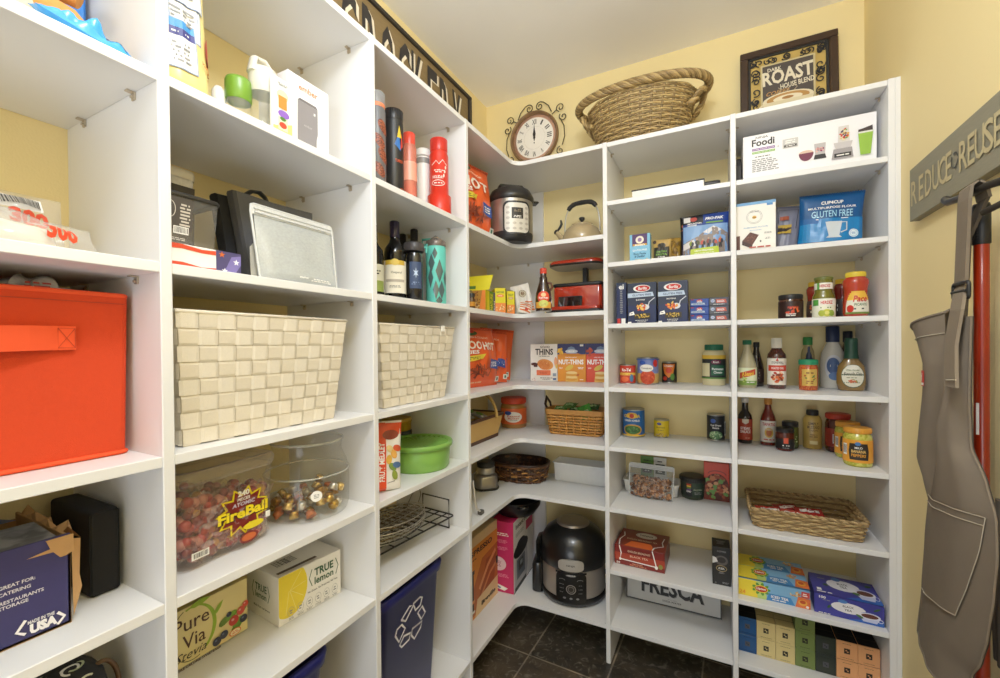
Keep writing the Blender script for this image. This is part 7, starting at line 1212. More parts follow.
# ---------- wine and bottles
z = CZ[2]
WN = [(.93, 0), (1, .02), (1, .58), (.92, .66), (.55, .73), (.40, .79), (.38, .97), (.40, .975), (.40, 1)]
WG = M('#0A0807', .12, coat=.25, spec=.3)
def wl(b, F, r, a, c): H_ = c-a; b.rect(F, -r*1.0, c-H_*.14, r*1.0, c, M('#C9A83A'), 12, 1); b.ell(F, 0, c-H_*.06, r*.4, H_*.1, M('#D9BE5A')); b.text(F, 'Vineyard', .1*r, a+H_*.62, H_*.09, INK, r*1.0, 0, sh=.3); b.rect(F, -r*.9, a+H_*.34, r*.9, a+H_*.42, M('#B4ACA0'), 10, 1); b.blur(F, 0, a+H_*.2, r*1.1, H_*.08, GREY, 2)
def rw(lab, u0, u1, vt, x, cap, wrap, vv): 
    x_, y_, r, h = rfit(u0, u1, vt, z, x=x, v=vv); p = Vector((x, max(y_, Y2+T/2+r+.002), z)); h = min(h, .268); return vessel('wine_bottle', lab, 'bottle', p, WN, WG, r, h, (M(cap, .3), .80, 1.003, .44), wrap, None, face_cam(p), cap='capsule'), r, h
rw('dark wine bottle with a purple neck foil and cream label', 384, 406, 222, .215, '#241A3E', (.10, .50, M('#E9E4D6', .5), wl), 270)
rw('dark wine bottle half hidden beside the upright', 362, 384, 225, .205, '#161214', (.10, .46, M('#C9C6B0', .5), lambda b, F, r, a, c: (b.rect(F, r*.1, a, r*1.2, a+(c-a)*.4, M('#8A9A4A'), 10, 1), b.blur(F, r*.5, a+(c-a)*.7, r*.6, (c-a)*.2, INK, 2))), 270)
rw('dark wine bottle at the back, only its neck showing behind the cream-labelled one', 395, 411, 232, .075, '#1A1416', None, 270)
rw('dark wine bottle behind the snowflake-labelled sports bottle', 406, 423, 228, .15, '#141214', None, 270)
x_, y_, r, h = rfit(405.5, 422.5, 243, z, x=.245, v=270); p = Vector((.245, y_+.001, z))
def wr(b, F, r, a, c): b.rect(F, -r*.55, a+(c-a)*.30, r*.95, a+(c-a)*.92, M('#34466A'), 12, 2); b.poly(F, [(r*.2+r*.35*(1 if i % 2 == 0 else .35)*math.sin(PI*i/6), a+(c-a)*.66+(c-a)*.13*(1 if i % 2 == 0 else .35)*math.cos(PI*i/6)) for i in range(12)], M('#B9CCE6')); b.blur(F, .2*r, a+(c-a)*.42, r*1.0, (c-a)*.08, M('#8AA0C8'), 2)
t = vessel('sports_bottle', 'dark sports bottle with a wide grey flip lid and snowflake label', 'bottle', p, [(.92, 0), (1, .02), (1, .74), (.86, .82)], M('#161517', .2, coat=.3), r, h, (M('#3E3A3C', .4), .85, .99, 1.20), (.02, .72, None, wr), None, face_cam(p))
b = MB(); b.tube([(r*1.0, 0, h*.92), (r*1.35, 0, h*.93), (r*1.5, 0, h*.99), (r*1.45, 0, h*.84)], .0035, M('#57B9B0', .5), 6); obj('loop', b, t)
x_, y_, r, h = rfit(426, 446, 240, z, x=.250, v=270); p = Vector((.25, y_, z)); TQ = M('#5FC9BE', .5)
t = vessel('sleeve_bottle', 'turquoise silicone sleeved bottle with diamond cutouts and a grey lid', 'bottle', p, [(.92, 0), (1, .02), (1, .86), (.94, .89)], TQ, r, h, (M('#7A706A', .35, .4), .88, .97, .98), None, None, face_cam(p))
b = MB(); F = cyl(r*1.002); DKG = M('#4A5E60', .15, coat=.8)
for s, q_, a, c in ((-.45, .62, .30, .13), (-.55, .40, .25, .14), (.35, .50, .34, .16), (-.02, .22, .26, .13), (.55, .22, .30, .13), (.30, .06, .30, .06), (-.10, .76, .22, .08), (1.0, .40, .2, .12)):
    l_ = b.L(); b.surf(lambda i, j: F(r*(s+a*1.15*(i-j)), h*(q_+c*1.1*(i+j-1)), l_+.0006), 8, 8, DKG)
obj('cutouts', b, t); b = MB(); b.tube([(-r*1.0, 0, h*.90), (-r*1.35, 0, h*.93), (-r*1.35, 0, h*.99), (-r*.5, 0, h*1.0)], .004, M('#57B9B0', .5), 8); b.tube([(-r*.5, 0, h*.985), (0, -r*.2, h*1.03), (r*.5, 0, h*.985)], .005, M('#7A706A', .35, .4), 8); obj('loop', b, t)
# ---------- snack pouch, tins, green tub
z = CZ[4]
def de(b, F, w, h):
    b.rect(F, 0, 0, w*.60, h*.98, M('#D9441C', .35), 10, 20); b.poly(F, [(0, h*.70), (w*.9, h*.94), (w*.98, h*.99), (w*.6, h*.99), (0, h*.9)], M('#DE4A20', .35)) if False else b.rect(F, 0, h*.80, w, h*.97, M('#DE4A20', .35), 12, 5); b.text(F, 'FRUIT MEDLEY', w*.50, h*.42, w*.13, WHT, h*.55, .03, rot=PI/2); b.ell(F, w*.72, h*.80, w*.2, h*.07, M('#8A3A2A'))
    for x_, y_, c, ro in ((.62, .60, '#E0C98A', .9), (.78, .52, '#D9A04A', .4), (.92, .60, '#C9502A', 1.2), (.58, .45, '#E2B04A', 0), (.72, .34, '#6E8A3A', .8), (.90, .36, '#4A6A9A', 1.3), (.80, .22, '#8A9A3A', .3)): b.ell(F, w*(.66+.62*(x_-.56)), h*y_, w*.075, h*.07, M(c), 12, ro)
    b.line(F, [(w*.62, h*.12), (w*.80, h*.14)], h*.008, INK)
p = on(389, 487, z=z); w = .115; h = on(389, 422, x=p.x).z-z
pouch('snack_pouch', 'white and orange snack pouch standing at the upright left of the green tub', 'pouch', (.258, -1.103, z), 0, w, .185, .055, M('#E9E4DC', .35), de, rot=(rad(-3), rad(2), rad(56)), seed=121)
t = thing('storage_tin', 'stack of a yellow, a grey and a black round tin behind the green tub', 'tin', (.056, -.796, z), 0); hs = [.0, .045, .095, .140]
for k, (c, n_) in enumerate((('#C9A02E', 'tin'), ('#2A2E34', 'tin'), ('#B98F2E', 'tin'))): b = MB(); b.lathe([(.048, hs[k]+.0005), (.05, hs[k]+.003), (.05, hs[k]+.028), (.052, hs[k]+.029), (.052, hs[k+1]-.002), (.045, hs[k+1]-.0005)], M(c, .35), 28); obj(n_, b, t)
r = .105; t = thing('food_tub', 'round apple green plastic tub with a ribbed press lid', 'tub', (.205, -.862, z), rad(40)); GRN = M('#82B552', .35, var=.02, sss=.1)
b = MB(); b.lathe([(r*.88, 0), (r*.92, .006), (r*.97, .070), (r*.96, .072)], GRN, 48); obj('body', b, t)
b = MB(); b.lathe([(r*.99, .067), (r*1.03, .069), (r*1.04, .080), (r*1.02, .084), (r*.96, .083), (r*.90, .079)], GRN, 48, cap0=False, cap1=False)
b.surf(lambda i, j: (lambda a, q: (r*.90*q*math.cos(a), r*.90*q*math.sin(a), .078+.0035*(q-.35)*(1 if q > .35 else 0)*math.cos(30*a)-.004*(1-q)))(2*PI*i, .02+.98*j), 180, 8, M('#74A648', .35)); obj('lid', b, t)
# ---------- wire racks
z = CZ[5]; BW = M('#17161A', .4); CW = M('#CFC9BE', .3, .8)
t = thing('wire_rack', 'black wire shelf rack with folding U-shaped legs', 'rack', (.180, -.930, z), rad(84)); w, d, h = .365, .14, .046
b = MB(); b.tube([(x, y, h) for x, y, _ in rrect(w, d, .012, 3, 0)], .003, BW, 6, True)
for k in range(3): b.tube([(-w/2, -d/2+d*(k+1)/4, h-.002), (w/2, -d/2+d*(k+1)/4, h-.002)], .0022, BW, 5)
for k in range(6): b.tube([(-w/2+w*(k+.5)/6, -d/2-.003, h+.002), (-w/2+w*(k+.5)/6, d/2+.003, h+.002)], .0022, BW, 5)
obj('grid', b, t)
for s in (-1, 1):
    b = MB(); x_ = s*w*.47; b.tube([(x_, -d*.40, .004), (x_, -d*.40, .100), (x_, d*.46, .100), (x_, d*.46, .004)], .003, BW, 6, True); obj('leg', b, t)
t = thing('wire_basket_stack', 'pile of thin curved chrome and dark wire racks lying on the black rack', 'rack', (.182, -.970, z+.0535), H90)
q = random.Random(23)
for k in range(9):
    b = MB(); cx, cy, zz = q.uniform(-.012, .012), q.uniform(-.008, .008), .004+.0062*k; R1, R2 = .125*q.uniform(.9, 1.05), .080*q.uniform(.88, 1.05); m = [CW, BW, CW, M('#8A7A60', .3, .9)][k % 4]; tl_ = q.uniform(-.05, .05)
    ell_ = lambda a, s=1, cx=cx, cy=cy, R1=R1, R2=R2, zz=zz, tl_=tl_: (cx+R1*s*math.cos(a), cy+R2*s*math.sin(a), zz+.012*(s-1)+tl_*R1*math.cos(a)*.2)
    b.tube([ell_(2*PI*i/40) for i in range(40)], .0016, m, 5, True)
    for j in range(9):
        f = -.85+1.7*j/8; a = math.acos(f); b.tube([ell_(a), (cx+R1*f, cy, zz-.002), ell_(-a)], .0012, m, 4)
    for j in range(3): f = -.5+.5*j; a = math.asin(f); b.tube([ell_(a), (cx, cy+R2*f, zz-.001), ell_(PI-a)], .0012, m, 4)
    obj('wire_tray', b, t)
b = MB(); b.tube([(.08, .02, .03), (.14, .03, .075), (.175, .03, .08), (.17, .02, .060), (.13, .0, .05)], .0016, M('#6A6258', .3, .9), 5); obj('bail_handle', b, t)
# ================================================================== on top of the shelving
z = CZ[0]+.0054
# wooden sign on the left wall side
ys = -.210; L_ = .93; hs = .412; t = thing('wooden_sign', 'long dark-framed wooden sign with tall outlined letters atop the left shelving', 'sign', (.022, ys-L_/2, z+.002), H90)
WD = M('#86704A', .6, var=.25, scale=25, stretch=(1, 8, 8)); FRM = M('#2A2420', .5, var=.2, scale=60)
b = MB(); b.box(-L_/2+.01, L_/2-.01, -.004, .012, .01, hs-.01, WD); F = plane((-L_/2, -.004, 0), (1, 0, 0), (0, 0, 1))
yl = [(-.972, 'C'), (-.879, 'R'), (-.790, 'O'), (-.700, 'C'), (-.622, 'K'), (-.519, 'E'), (-.432, 'R'), (-.338, 'Y')]
for yy, ch in yl:
    s = yy-(ys-L_); b.text(F, ch, s+.011, .230, .27, M('#EDE4CF'), .070, .012); b.text(F, ch, s, .237, .27, M('#2E2A2A'), .068, .016)
obj('board', b, t)
b = MB(); 
for a in ((-L_/2, L_/2, hs-.016, hs), (-L_/2, L_/2, 0, .016), (-L_/2, -L_/2+.022, .0165, hs-.0165), (L_/2-.022, L_/2, .0165, hs-.0165)): b.box(a[0], a[1], -.014, .014, a[2], a[3], FRM, .002)
obj('frame', b, t)
# clock
cx, wv, _ = fitb(506.6, 558, 133, -.055, z); zt, zb = on(533, 109.5, y=-.055).z, on(536, 158.3, y=-.055).z; R_ = (zt-zb)/2*1.06; zc = (zt+zb)/2
t = thing('wall_clock', 'round bronze-rimmed clock with roman numerals and black scrollwork', 'clock', (cx, -.004, zc)); BRZ = M('#86684A', .4, .3, var=.2, scale=40)
RX = Matrix.Rotation(PI/2, 4, 'X')   # local z of the lathe -> -y
b = MB(); b.lathe([(R_*.88, .012), (R_*.90, .026), (R_*.94, .032), (R_*.97, .034), (R_*1.0, .020), (R_*.97, .004)], BRZ, 56, mx=RX, cap0=False, cap1=False); obj('rim', b, t)
b = MB(); b.lathe([(R_*.89, .002), (R_*.89, .014), (.001, .0141)], M('#D9A98E', .4), 56, mx=RX); F = plane((0, -.0143, 0), (1, 0, 0), (0, 0, 1)); b.ell(F, 0, 0, R_*.78, R_*.78, M('#F5EFE6', .4), 48); b.ring(F, 0, 0, R_*.44, R_*.44, R_*.006, M('#C9BFB0'), 40)
for k, n in enumerate(('XII', 'I', 'II', 'III', 'IV', 'V', 'VI', 'VII', 'VIII', 'IX', 'X', 'XI')):
    a = 2*PI*k/12; b.text(F, n, R_*.62*math.sin(a), R_*.62*math.cos(a), R_*.19, M('#4A4542'), min(R_*.22, R_*(.012+.055*len(n))), .02, rot=-a)
obj('face', b, t)
b = MB(); F = plane((0, -.0165, 0), (1, 0, 0), (0, 0, 1)); b.poly(F, [(-.003, -.01), (.003, -.01), (.008, R_*.15), (.002, R_*.30), (0, R_*.40), (-.002, R_*.30), (-.008, R_*.15)], BLK); b.poly(F, [(-.002, -R_*.12), (.002, -R_*.12), (.006, R_*.2), (.0015, R_*.42), (0, R_*.66), (-.0015, R_*.42), (-.006, R_*.2)], BLK); b.ell(F, 0, 0, R_*.05, R_*.05, BLK); b.ell(F, 0, -R_*.20, R_*.025, R_*.025, BLK); obj('hands', b, t)
def spiral(cx, cy, r0, turns, a0, dr=1, n=30): return [(cx+r0*(1-.80*i/n)*math.cos(a0+dr*2*PI*turns*i/n), cy+r0*(1-.80*i/n)*math.sin(a0+dr*2*PI*turns*i/n)) for i in range(n+1)]
b = MB(); IR = M('#2A2420', .45, .5); tb = lambda p: b.tube([(x, -.012, y) for x, y in p], .0024, IR, 6)
for s in (1, -1):
    m_ = lambda p: [(s*x, y) for x, y in p]
    tb(m_([(R_*.70, R_*.86), (R_*.58, R_*1.12), (R_*.38, R_*1.30)]+spiral(R_*.22, R_*1.18, R_*.17, 1.35, 1.0, 1)))
    tb(m_(spiral(R_*1.06, R_*.92, R_*.17, 1.2, -2.6, -1))); tb(m_(spiral(R_*1.17, R_*.56, R_*.17, 1.2, 2.4, 1))); tb(m_([(R_*.72, R_*.74), (R_*.9, R_*.86), (R_*1.0, R_*.78)])); tb(m_([(R_*1.06, R_*.50), (R_*1.2, R_*.2), (R_*1.22, -R_*.2), (R_*1.12, -R_*.5)]))
    tb(m_(spiral(R_*1.04, -R_*.70, R_*.16, 1.2, 1.6, 1))); tb(m_([(R_*1.0, -R_*.86), (R_*.86, -R_*1.0), (R_*.7, -R_*1.0)])); tb(m_(spiral(R_*.62, -R_*1.14, R_*.16, 1.2, .6, 1))); tb(m_([(R_*.52, -R_*1.24), (R_*.30, -R_*1.34)]+spiral(R_*.20, -R_*1.18, R_*.16, 1.2, -1.2, -1)))
obj('scrollwork', b, t)
# wicker laundry basket
cx, cy = .803, -.165; a_, b_ = .252, .148; hb = .215; t = thing('wicker_basket', 'large oval wicker basket with a twisted rim and side handles', 'basket', (cx, cy, z), 0, None, (0, rad(0), 0))
WK = [M('#A08556', .45, var=.35, scale=50), M('#826A40', .45, var=.35, scale=50), M('#BA9E68', .45, var=.35, scale=50)]
def outl(zz): k = .60+.25*(zz/hb)**.85; k2 = .655+.345*(zz/hb)**.85; return [(a_*k*math.cos(u), b_*k2*math.sin(u)*(1.02)) for u in [2*PI*i/72 for i in range(72)]]
b = MB(); weave(b, outl, [.006+i*.0072 for i in range(27)], .0040, .0030, 26, WK, (.005, WK[1]), seg=4, n=5); obj('woven_wall', b, t)
b = MB(); P = [(a_*1.0*math.cos(u), b_*1.04*math.sin(u), hb-.008+.014*math.cos(u)**2) for u in [2*PI*i/180 for i in range(180)]]; coil(b, P, .0052, WK, 15, .0120, strands=8, n=6); obj('rim', b, t)
for s in (1, -1): b = MB(); P = [(s*a_*.72, -.060, .120), (s*a_*.80, -.062, .135), (s*a_*.90, -.052, .170), (s*a_*.955, 0, .200), (s*a_*.90, .052, .170), (s*a_*.80, .062, .135), (s*a_*.72, .060, .120)]; coil(b, [tuple(Vector(P[int(k)]).lerp(Vector(P[min(6, int(k)+1)]), k-int(k))) for k in [6*i/30 for i in range(31)]], .006, WK, 4, .007, False, 6, 3); obj('handle', b, t)
b = MB(); b.loft([[(p.x, p.y, .002) for p in resample(outl(0), 40)], [(p.x, p.y, .008) for p in resample(outl(0), 40)]], WK[1]); obj('base', b, t)
# framed coffee print
p0, p1 = on(740, 55.4, y=-.03), on(837.8, 26.4, y=-.03); w = p1.x-p0.x; h = p0.z-z-.004
t = thing('framed_picture', 'dark brown framed coffee print leaning on the wall', 'picture', ((p0.x+p1.x)/2, -.045, z+.002), 0, None, (rad(-3), 0, 0)); FR = M('#3A2618', .4, var=.25, scale=40)
b = MB(); fw = .027
for x0, x1, z0, z1 in ((-w/2, w/2, h-fw, h), (-w/2, w/2, 0, fw), (-w/2, -w/2+fw, fw, h-fw), (w/2-fw, w/2, fw, h-fw)): b.box(x0, x1, -.013, .008, z0, z1, FR, .003)
for x0, x1, z0, z1 in ((-w/2+fw, w/2-fw, h-fw-.009, h-fw), (-w/2+fw, w/2-fw, fw, fw+.009), (-w/2+fw, -w/2+fw+.009, fw, h-fw), (w/2-fw-.009, w/2-fw, fw, h-fw)): b.box(x0, x1, -.008, .006, z0, z1, BLK, .001)
obj('frame', b, t)
b = MB(); b.box(-w/2+fw, w/2-fw, -.002, .004, fw, h-fw, M('#C3A457', .5, var=.1, scale=20)); F = plane((-w/2, -.002, 0), (1, 0, 0), (0, 0, 1)); m0 = fw+.009; m1 = fw+.042; q = random.Random(4)
for k in range(60):
    side = k % 4; u_ = q.random(); 
    sx_, tz = ((m0+u_*(w-2*m0), h-(m0+m1)/2), (m0+u_*(w-2*m0), (m0+m1)/2), ((m0+m1)/2, m0+u_*(h-2*m0)), (w-(m0+m1)/2, m0+u_*(h-2*m0)))[side]
    sp = spiral(sx_, tz, .016*q.uniform(.7, 1.1), 1.1, q.uniform(0, 6), q.choice((1, -1)), 16); sp = [(min(max(x, m0), w-m0), min(max(y, m0), h-m0)) for x, y in sp]; b.line(F, sp, .0045, BLK)
b.rect(F, m1, m1, w-m1, h-m1, M('#C9B98A')); b.rect(F, m1+.006, m1+.006, w-m1-.006, h-m1-.006, M('#4A423E', .6, var=.15, scale=18)); c0 = w/2; CRM_ = M('#E2D8BF')
b.text(F, 'DARK', m1+.045, h-m1-.024, .014, CRM_, .045, .02); b.text(F, 'ROAST', c0, h*.66, .056, CRM_, w*.52, .03, rot=.04); b.text(F, 'HOUSE BLEND', c0+.03, h*.545, .020, CRM_, w*.34, .02, rot=.06); b.text(F, 'COFFEE', m1+.055, h*.485, .016, M('#B98A4A'), .075, .02, sh=.3)
b.ell(F, c0, h*.40, w*.26, h*.075, M('#E5D9B8')); b.ell(F, c0, h*.405, w*.22, h*.058, M('#B98A4A')); b.ell(F, c0, h*.405, w*.15, h*.036, M('#E9DDC0')); b.ell(F, c0, h*.41, w*.06, h*.016, M('#A8763A')); b.poly(F, [(c0+w*.26*math.cos(a), h*(.39+.17*math.sin(a))) for a in [PI+PI*i/14 for i in range(15)]], M('#DDD0AC')); b.ring(F, c0-w*.25, h*.33, w*.06, h*.05, w*.018, M('#DDD0AC'))
for k in range(3): b.line(F, [(c0-.03+.025*k, h*.47), (c0-.02+.025*k, h*.50), (c0-.03+.025*k, h*.53)], .002, M('#B9A88A'))
obj('print', b, t)
# ================================================================== right wall
xw = W
y0 = on(910, 195, x=W-.02).y; zt, zb = on(910, 170.5, x=W-.02).z, on(910, 222, x=W-.02).z; Ls = 1.06; hs = zt-zb
b = MB(); GRW = M('#8A8570', .7, var=.14, scale=14, stretch=(1, 3, 30)); b.box(-.02, 0, -Ls, 0, 0, hs, GRW, .001); F = plane((-.0205, 0, 0), (0, -1, 0), (0, 0, 1)); LT = M('#C0B287', .7)
pt = lambda u, v: -(on(u, v, x=W-.0205).y-y0)
pts_ = [(914.5, 200), (921.6, 195), (929, 190), (936.4, 184), (943, 179), (949.5, 173)]
for (u, v), ch in zip(pts_, 'REDUCE'): b.text(F, ch, pt(u, v), hs*.50, hs*.46, LT, .034 if ch != 'E' else .026, .008)
b.ring(F, pt(955.5, 165), hs*.52, .016, .018, .004, M('#3A3A34'), 18, .3, 2.0); b.ring(F, pt(955.5, 165), hs*.52, .016, .018, .004, M('#3A3A34'), 18, 2.4, 4.1); b.ring(F, pt(955.5, 165), hs*.52, .016, .018, .004, M('#3A3A34'), 18, 4.5, 6.2)
s0 = pt(964.5, 160); gap = (pt(996, 137)-s0)/3.6
for k, ch in enumerate('REUSE'): b.text(F, ch, s0+gap*k, hs*.50, hs*.46, LT, .034 if ch != 'E' else .026, .008)
b.ring(F, s0+gap*5.2, hs*.52, .016, .018, .004, M('#3A3A34'), 20)
for k, ch in enumerate('RECYCLE'): b.text(F, ch, s0+gap*6.2+gap*.88*k, hs*.50, hs*.46, LT, .032, .008)
solo('wall_sign', b, 'grey wooden plank sign with pale capital letters on the right wall', 'sign', (W-.0005, y0, zb))
# hook rail and hooks
IRN = M('#2A2622', .4, .3)
t = thing('coat_hook', 'black double-pronged metal wall hook holding the apron strap', 'hook', (W-.0005, -.995, 1.49)); b = MB(); b.box(-.006, 0, -.012, .012, -.045, .045, IRN, .003); obj('plate', b, t)
b = MB(); b.tube([(-.004, 0, .005), (-.03, .02, .012), (-.055, .07, .014), (-.062, .15, .016), (-.06, .205, .024), (-.055, .230, .036)], [.0075, .0075, .007, .007, .007, .008], IRN, 10); b.tube([(-.004, 0, .03), (-.02, -.05, .035), (-.04, -.10, .04)], .006, IRN, 8); b.tube([(-.02, .012, .024), (-.03, .028, .0), (-.042, .05, -.022), (-.06, .080, -.032)], [.006, .006, .006, .006], IRN, 8); obj('prongs', b, t)
# broom
bx = W-.034; by = on(981.5, 300, x=bx).y; t = thing('broom_handle', 'red broom handle with a ribbed black grip hanging against the right wall', 'broom', (bx, by, .05)); RB = M('#942408', .3, coat=.4)
zg0, zg1 = on(981, 245, x=bx).z-.05, on(981, 204, x=bx).z-.05
b = MB(); b.tube([(0, 0, .10), (0, 0, zg0+.01)], .0108, RB, 20); F = cyl(.0110, 0, 0, -1.2); b.lift = .0006; b.rect(F, .002, zg0-.36, .006, zg0-.30, WHT); obj('pole', b, t)
b = MB(); b.lathe([(.0108, zg0), (.0128, zg0+.002), (.0128, zg1-.006), (.011, zg1), (.004, zg1+.001)], BLK, 24)
for k in range(9):
    for j in range(5): a = -2.2+j*.35; b.ball((.0128*math.sin(a), -.0128*math.cos(a), zg0+.012+.0055*k), .0016, BLK, 6, 4)
obj('grip', b, t)
b = MB(); b.loft([rrect(.035, .10, .015, 4, .13), rrect(.04, .26, .018, 4, .10), rrect(.042, .27, .018, 4, .08)], M('#2A2A2C', .5)); obj('head', b, t)
b = MB(); q = random.Random(2)
for k in range(160): y_ = -.125+.25*q.random(); x_ = q.uniform(-.016, .016); b.tube([(x_, y_, .082), (x_*1.3, y_*1.08, -.045)], .0016, M('#3A3A3E', .6), 4, caps=False)
obj('bristles', b, t)
# apron: draped sheet hanging from one strap
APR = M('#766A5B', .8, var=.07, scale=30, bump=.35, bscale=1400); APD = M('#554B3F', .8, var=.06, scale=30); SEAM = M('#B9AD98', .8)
t = thing('apron', 'grey-brown canvas apron hanging folded from one neck strap', 'apron', (0, 0, 0))
xa = W-.085
def edge(tbl, zq):
    for (z0, y0_), (z1, y1_) in zip(tbl, tbl[1:]):
        if z1 <= zq <= z0: f = (z0-zq)/(z0-z1); f = f*f*(3-2*f)*.4+f*.6; return y0_+(y1_-y0_)*f
    return tbl[-1][1]
def U(u, v, x=xa): p = on(u, v, x=x); return (p.z, p.y)
LEFT = [U(951, 318), U(951, 385), U(944, 435), U(937, 470), U(932, 494), U(928, 540), U(924, 588), U(918, 630), U(914, 650), U(916, 664), U(926, 677)]
RIGHT = [U(967, 312), U(967.5, 360), U(968.5, 402), U(971, 447), U(987, 483), U(998, 520), U(1000, 560), U(997, 600), U(991, 640), U(984, 664), U(974, 677)]
ZE = U(950, 677)[0]
def apf(i, j):
    z0, z1 = LEFT[0][0], ZE; zq = z0+(z1-z0)*j; a, c = edge(LEFT, zq), edge(RIGHT, zq); yy = a+(c-a)*i
    bulge = .026*math.sin(PI*i)*min(1, j*3+.1)+.005*math.sin(6*i+3*j)*j+.0012*math.sin(17*i+4*j)
    return (xa-bulge+.004*(1-min(1, j*5)), yy, zq)
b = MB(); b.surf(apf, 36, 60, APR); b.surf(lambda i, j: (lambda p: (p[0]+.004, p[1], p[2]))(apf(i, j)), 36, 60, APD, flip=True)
b.tube([apf(0, j/50) for j in range(51)], .0022, APR, 6); b.tube([apf(1, j/50) for j in range(51)], .0022, APR, 6); b.tube([apf(i/24, 1) for i in range(25)], .0022, APR, 6); obj('skirt', b, t)
# folded-over bib (a standing cone of cloth at the left)
BL = [U(915.5, 330), U(923, 345), U(929.5, 362), U(928, 380), U(922, 420), U(921, 455), U(928, 475), U(932, 500)]; BR_ = [U(945, 312), U(947, 345), U(948, 362), U(947, 380), U(944, 420), U(941, 455), U(941, 475), U(940, 500)]
zt0, zt1 = BL[0][0], BL[-1][0]
def bib(i, j):
    zq = zt0+(zt1-zt0)*j; a, c = edge(BL, zq), edge(BR_, zq); yy = a+(c-a)*i; rise = (U(949, 312)[0]-zt0)*i*(1-min(1, j*6))
    return (xa-.002-.022*math.sin(PI*i)*(1-.5*j)-.004*math.sin(9*j+3*i)*j, yy, zq+rise)
def bibb(i, j): p = bib(i, j); return (p[0]+.056*math.sin(PI*i)*(1-.5*j), p[1], p[2]+.022*math.sin(PI*i)*(1-min(1, j*6)))
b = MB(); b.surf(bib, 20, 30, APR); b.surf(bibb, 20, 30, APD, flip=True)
b.tube([bib(i/20, 0) for i in range(21)]+[bibb(1-i/20, 0) for i in range(21)], .003, APR, 6); b.tube([(lambda p: (p[0]-.0015, p[1], p[2]))(bib(i/20, .075)) for i in range(21)], .0011, SEAM, 4)
obj('bib', b, t)
b = MB(); b.lift = .0012; F = lambda s, q_, l: (lambda p: (p[0]-l-.0006, p[1], p[2]))(bib(s, q_)); b.rect(F, .30, .24, .56, .33, RED, 4, 3); b.rect(F, .32, .31, .54, .325, WHT, 3, 1); b.text(F, 'A', .43, .28, .05, WHT, .1, .03); obj('logo_patch', b, t)
# strap with buckle
def ribbon(b, pts, wv, m, th=.0025):
    """flat strap along pts, its width along y"""
    f = [(x-th, y-wv/2, q) for x, y, q in pts]; g_ = [(x-th, y+wv/2, q) for x, y, q in pts]; n = len(pts)
    b.add(f+g_+[(x+2*th, y, q) for x, y, q in f]+[(x+2*th, y, q) for x, y, q in g_], [(k, n+k, n+k+1, k+1) for k in range(n-1)]+[(2*n+k+1, 3*n+k+1, 3*n+k, 2*n+k) for k in range(n-1)]+[(k+1, 2*n+k+1, 2*n+k, k) for k in range(n-1)]+[(n+k, 3*n+k, 3*n+k+1, n+k+1) for k in range(n-1)], m)
xs = W-.068
def S(u, v, x=xs): p = on(u, v, x=x); return (x, p.y, p.z)
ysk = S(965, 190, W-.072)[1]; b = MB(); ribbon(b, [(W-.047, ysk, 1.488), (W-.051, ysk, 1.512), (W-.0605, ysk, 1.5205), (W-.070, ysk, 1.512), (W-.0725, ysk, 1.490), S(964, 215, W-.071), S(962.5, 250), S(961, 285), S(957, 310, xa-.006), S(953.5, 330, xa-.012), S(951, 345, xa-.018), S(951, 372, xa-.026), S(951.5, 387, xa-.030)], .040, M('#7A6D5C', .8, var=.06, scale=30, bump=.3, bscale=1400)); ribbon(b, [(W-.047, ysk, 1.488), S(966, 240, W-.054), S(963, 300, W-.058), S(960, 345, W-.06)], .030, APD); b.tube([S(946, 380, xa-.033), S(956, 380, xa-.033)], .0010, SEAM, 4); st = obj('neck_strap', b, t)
b = MB(); cb_ = S(961, 291, xs-.006); w2, h2 = .056, .030
b.tube([(cb_[0], cb_[1]+y_, cb_[2]+q_) for y_, q_, _ in rrect(w2, h2, .006, 3, 0)], .0034, BLK, 8, True); b.tube([(cb_[0]-.002, cb_[1]-w2/2, cb_[2]-.001), (cb_[0]-.002, cb_[1]+w2/2, cb_[2]-.001)], .0030, BLK, 8); obj('buckle', b, st)
# pocket
def onap(u, v):
    zq, yq = U(u, v); j = (LEFT[0][0]-zq)/(LEFT[0][0]-ZE); a, c = edge(LEFT, zq), edge(RIGHT, zq); return ((yq-a)/(c-a), j)
PC = [onap(932.5, 494), onap(993, 519), onap(972.5, 619), onap(925, 588)]
b = MB()
def pk_(i, j, l=.0022):
    A = [PC[0][k]+(PC[1][k]-PC[0][k])*i for k in (0, 1)]; B_ = [PC[3][k]+(PC[2][k]-PC[3][k])*i for k in (0, 1)]; q_ = (A[0]+(B_[0]-A[0])*j, A[1]+(B_[1]-A[1])*j); p = apf(min(1, max(0, q_[0])), q_[1]); return (p[0]-l, p[1], p[2])
b.surf(lambda i, j: pk_(i, j), 18, 18, APR)
sm = lambda P: b.tube(P, .0008, SEAM, 4)
sm([pk_(i/16, 0, .0035) for i in range(17)]); sm([pk_(i/16, .07, .0032) for i in range(17)]); sm([pk_(1, i/16, .003) for i in range(17)]); sm([pk_(i/16, 1, .003) for i in range(17)]); obj('pocket', b, t)
# apron ties hanging beside
b = MB(); 
for (P, r_) in (([S(999, 500, W-.03), S(996, 540, W-.03), S(994, 600, W-.03), S(997, 660, W-.03)], .004), ([S(1003, 560, W-.03), S(999, 620, W-.03), S(1001, 668, W-.03)], .004)): b.tube(P, r_, APD, 6, sx=2)
obj('tie', b, t)
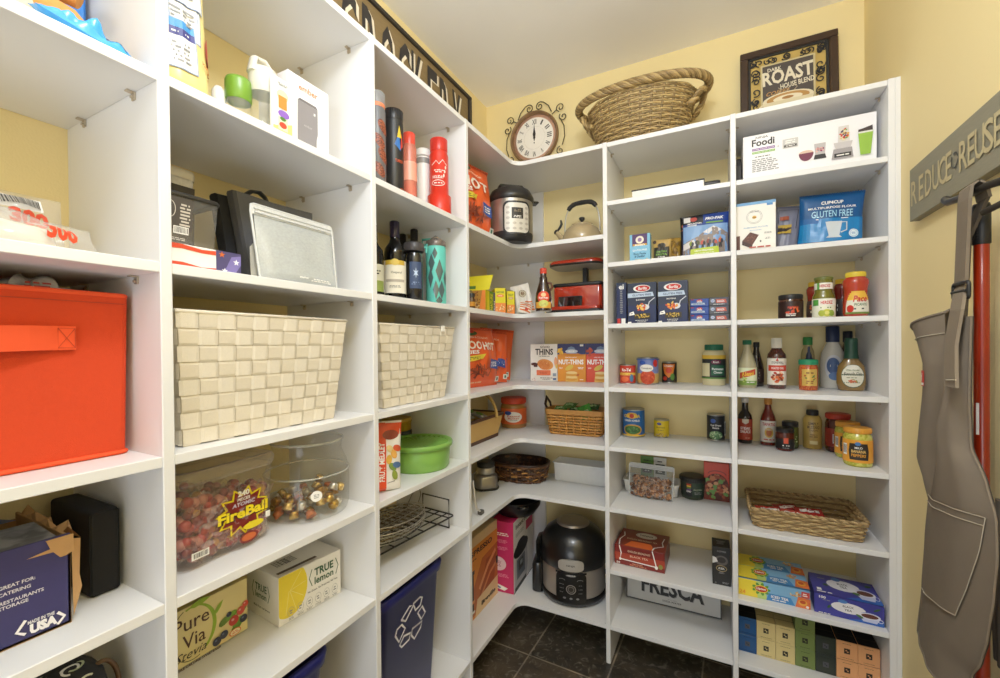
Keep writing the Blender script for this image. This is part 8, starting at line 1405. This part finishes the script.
# ------------------------------------------------------------------ let every thing rest just on its board
bpy.context.view_layer.update()
LV = CZ+MZ
def low(o):
    q = [1e9]
    for k in [o]+list(o.children_recursive):
        if k.type == 'MESH': mw = k.matrix_world; q.append(min((mw @ v.co).z for v in k.data.vertices))
    return min(q)
for o in list(SC.objects):
    if o.parent is None and o.get('category') and o['category'] != 'shelving':
        m = sorted((q for q in LV if abs(o.location.z-q) < .0045), key=lambda q: abs(o.location.z-q))
        if m:
            d = m[0]-low(o)
            if 1e-5 < abs(d) < .02: o.location.z += d
# ------------------------------------------------------------------ camera, light, view
cd = bpy.data.cameras.new('camera'); cam = bpy.data.objects.new('camera', cd); COL.objects.link(cam)
cd.sensor_width = 36; cd.lens = FPX/1000*36; cd.shift_y = (CV-339)/1000; cd.clip_start = .02
mw = Matrix.Identity(4)
for i in range(3): mw[i][0] = R3[i]; mw[i][1] = U3[i]; mw[i][2] = -F2[i]; mw[i][3] = CAM[i]
cam.matrix_world = mw; SC.camera = cam
l = bpy.data.lights.new('ceiling_lamp', 'POINT'); l.shadow_soft_size = .11; l.energy = 31; l.color = (.87, .935, 1)
o = bpy.data.objects.new('ceiling_lamp', l); COL.objects.link(o); o.location = (.98, -1.72, 2.26)
w = bpy.data.worlds.new('room_light'); SC.world = w; w.use_nodes = True
w.node_tree.nodes['Background'].inputs['Color'].default_value = (.83, .92, 1, 1); w.node_tree.nodes['Background'].inputs['Strength'].default_value = .68
l = bpy.data.lights.new('ceiling_fill', 'AREA'); l.shape = 'DISK'; l.size = .5; l.energy = 17; l.color = (.93, .965, 1)  # added fill lamp, out of view, lifts the ceiling and upper walls
o = bpy.data.objects.new('ceiling_fill', l); COL.objects.link(o); o.location = (1.0, -2.9, 1.6); o.rotation_euler = (rad(180-22), 0, 0)
l = bpy.data.lights.new('low_fill', 'AREA'); l.shape = 'DISK'; l.size = 1.0; l.energy = 8; l.color = (.95, .97, 1)
o = bpy.data.objects.new('low_fill', l); COL.objects.link(o); o.location = (1.0, -3.0, .45); o.rotation_euler = (rad(122), 0, rad(6))
SC.view_settings.view_transform = 'Standard'; SC.view_settings.look = 'None'; SC.view_settings.exposure = -0.18; SC.view_settings.gamma = 1.08
SC.cycles.use_denoising = True; SC.cycles.max_bounces = 10; SC.cycles.diffuse_bounces = 6; SC.cycles.transparent_max_bounces = 16
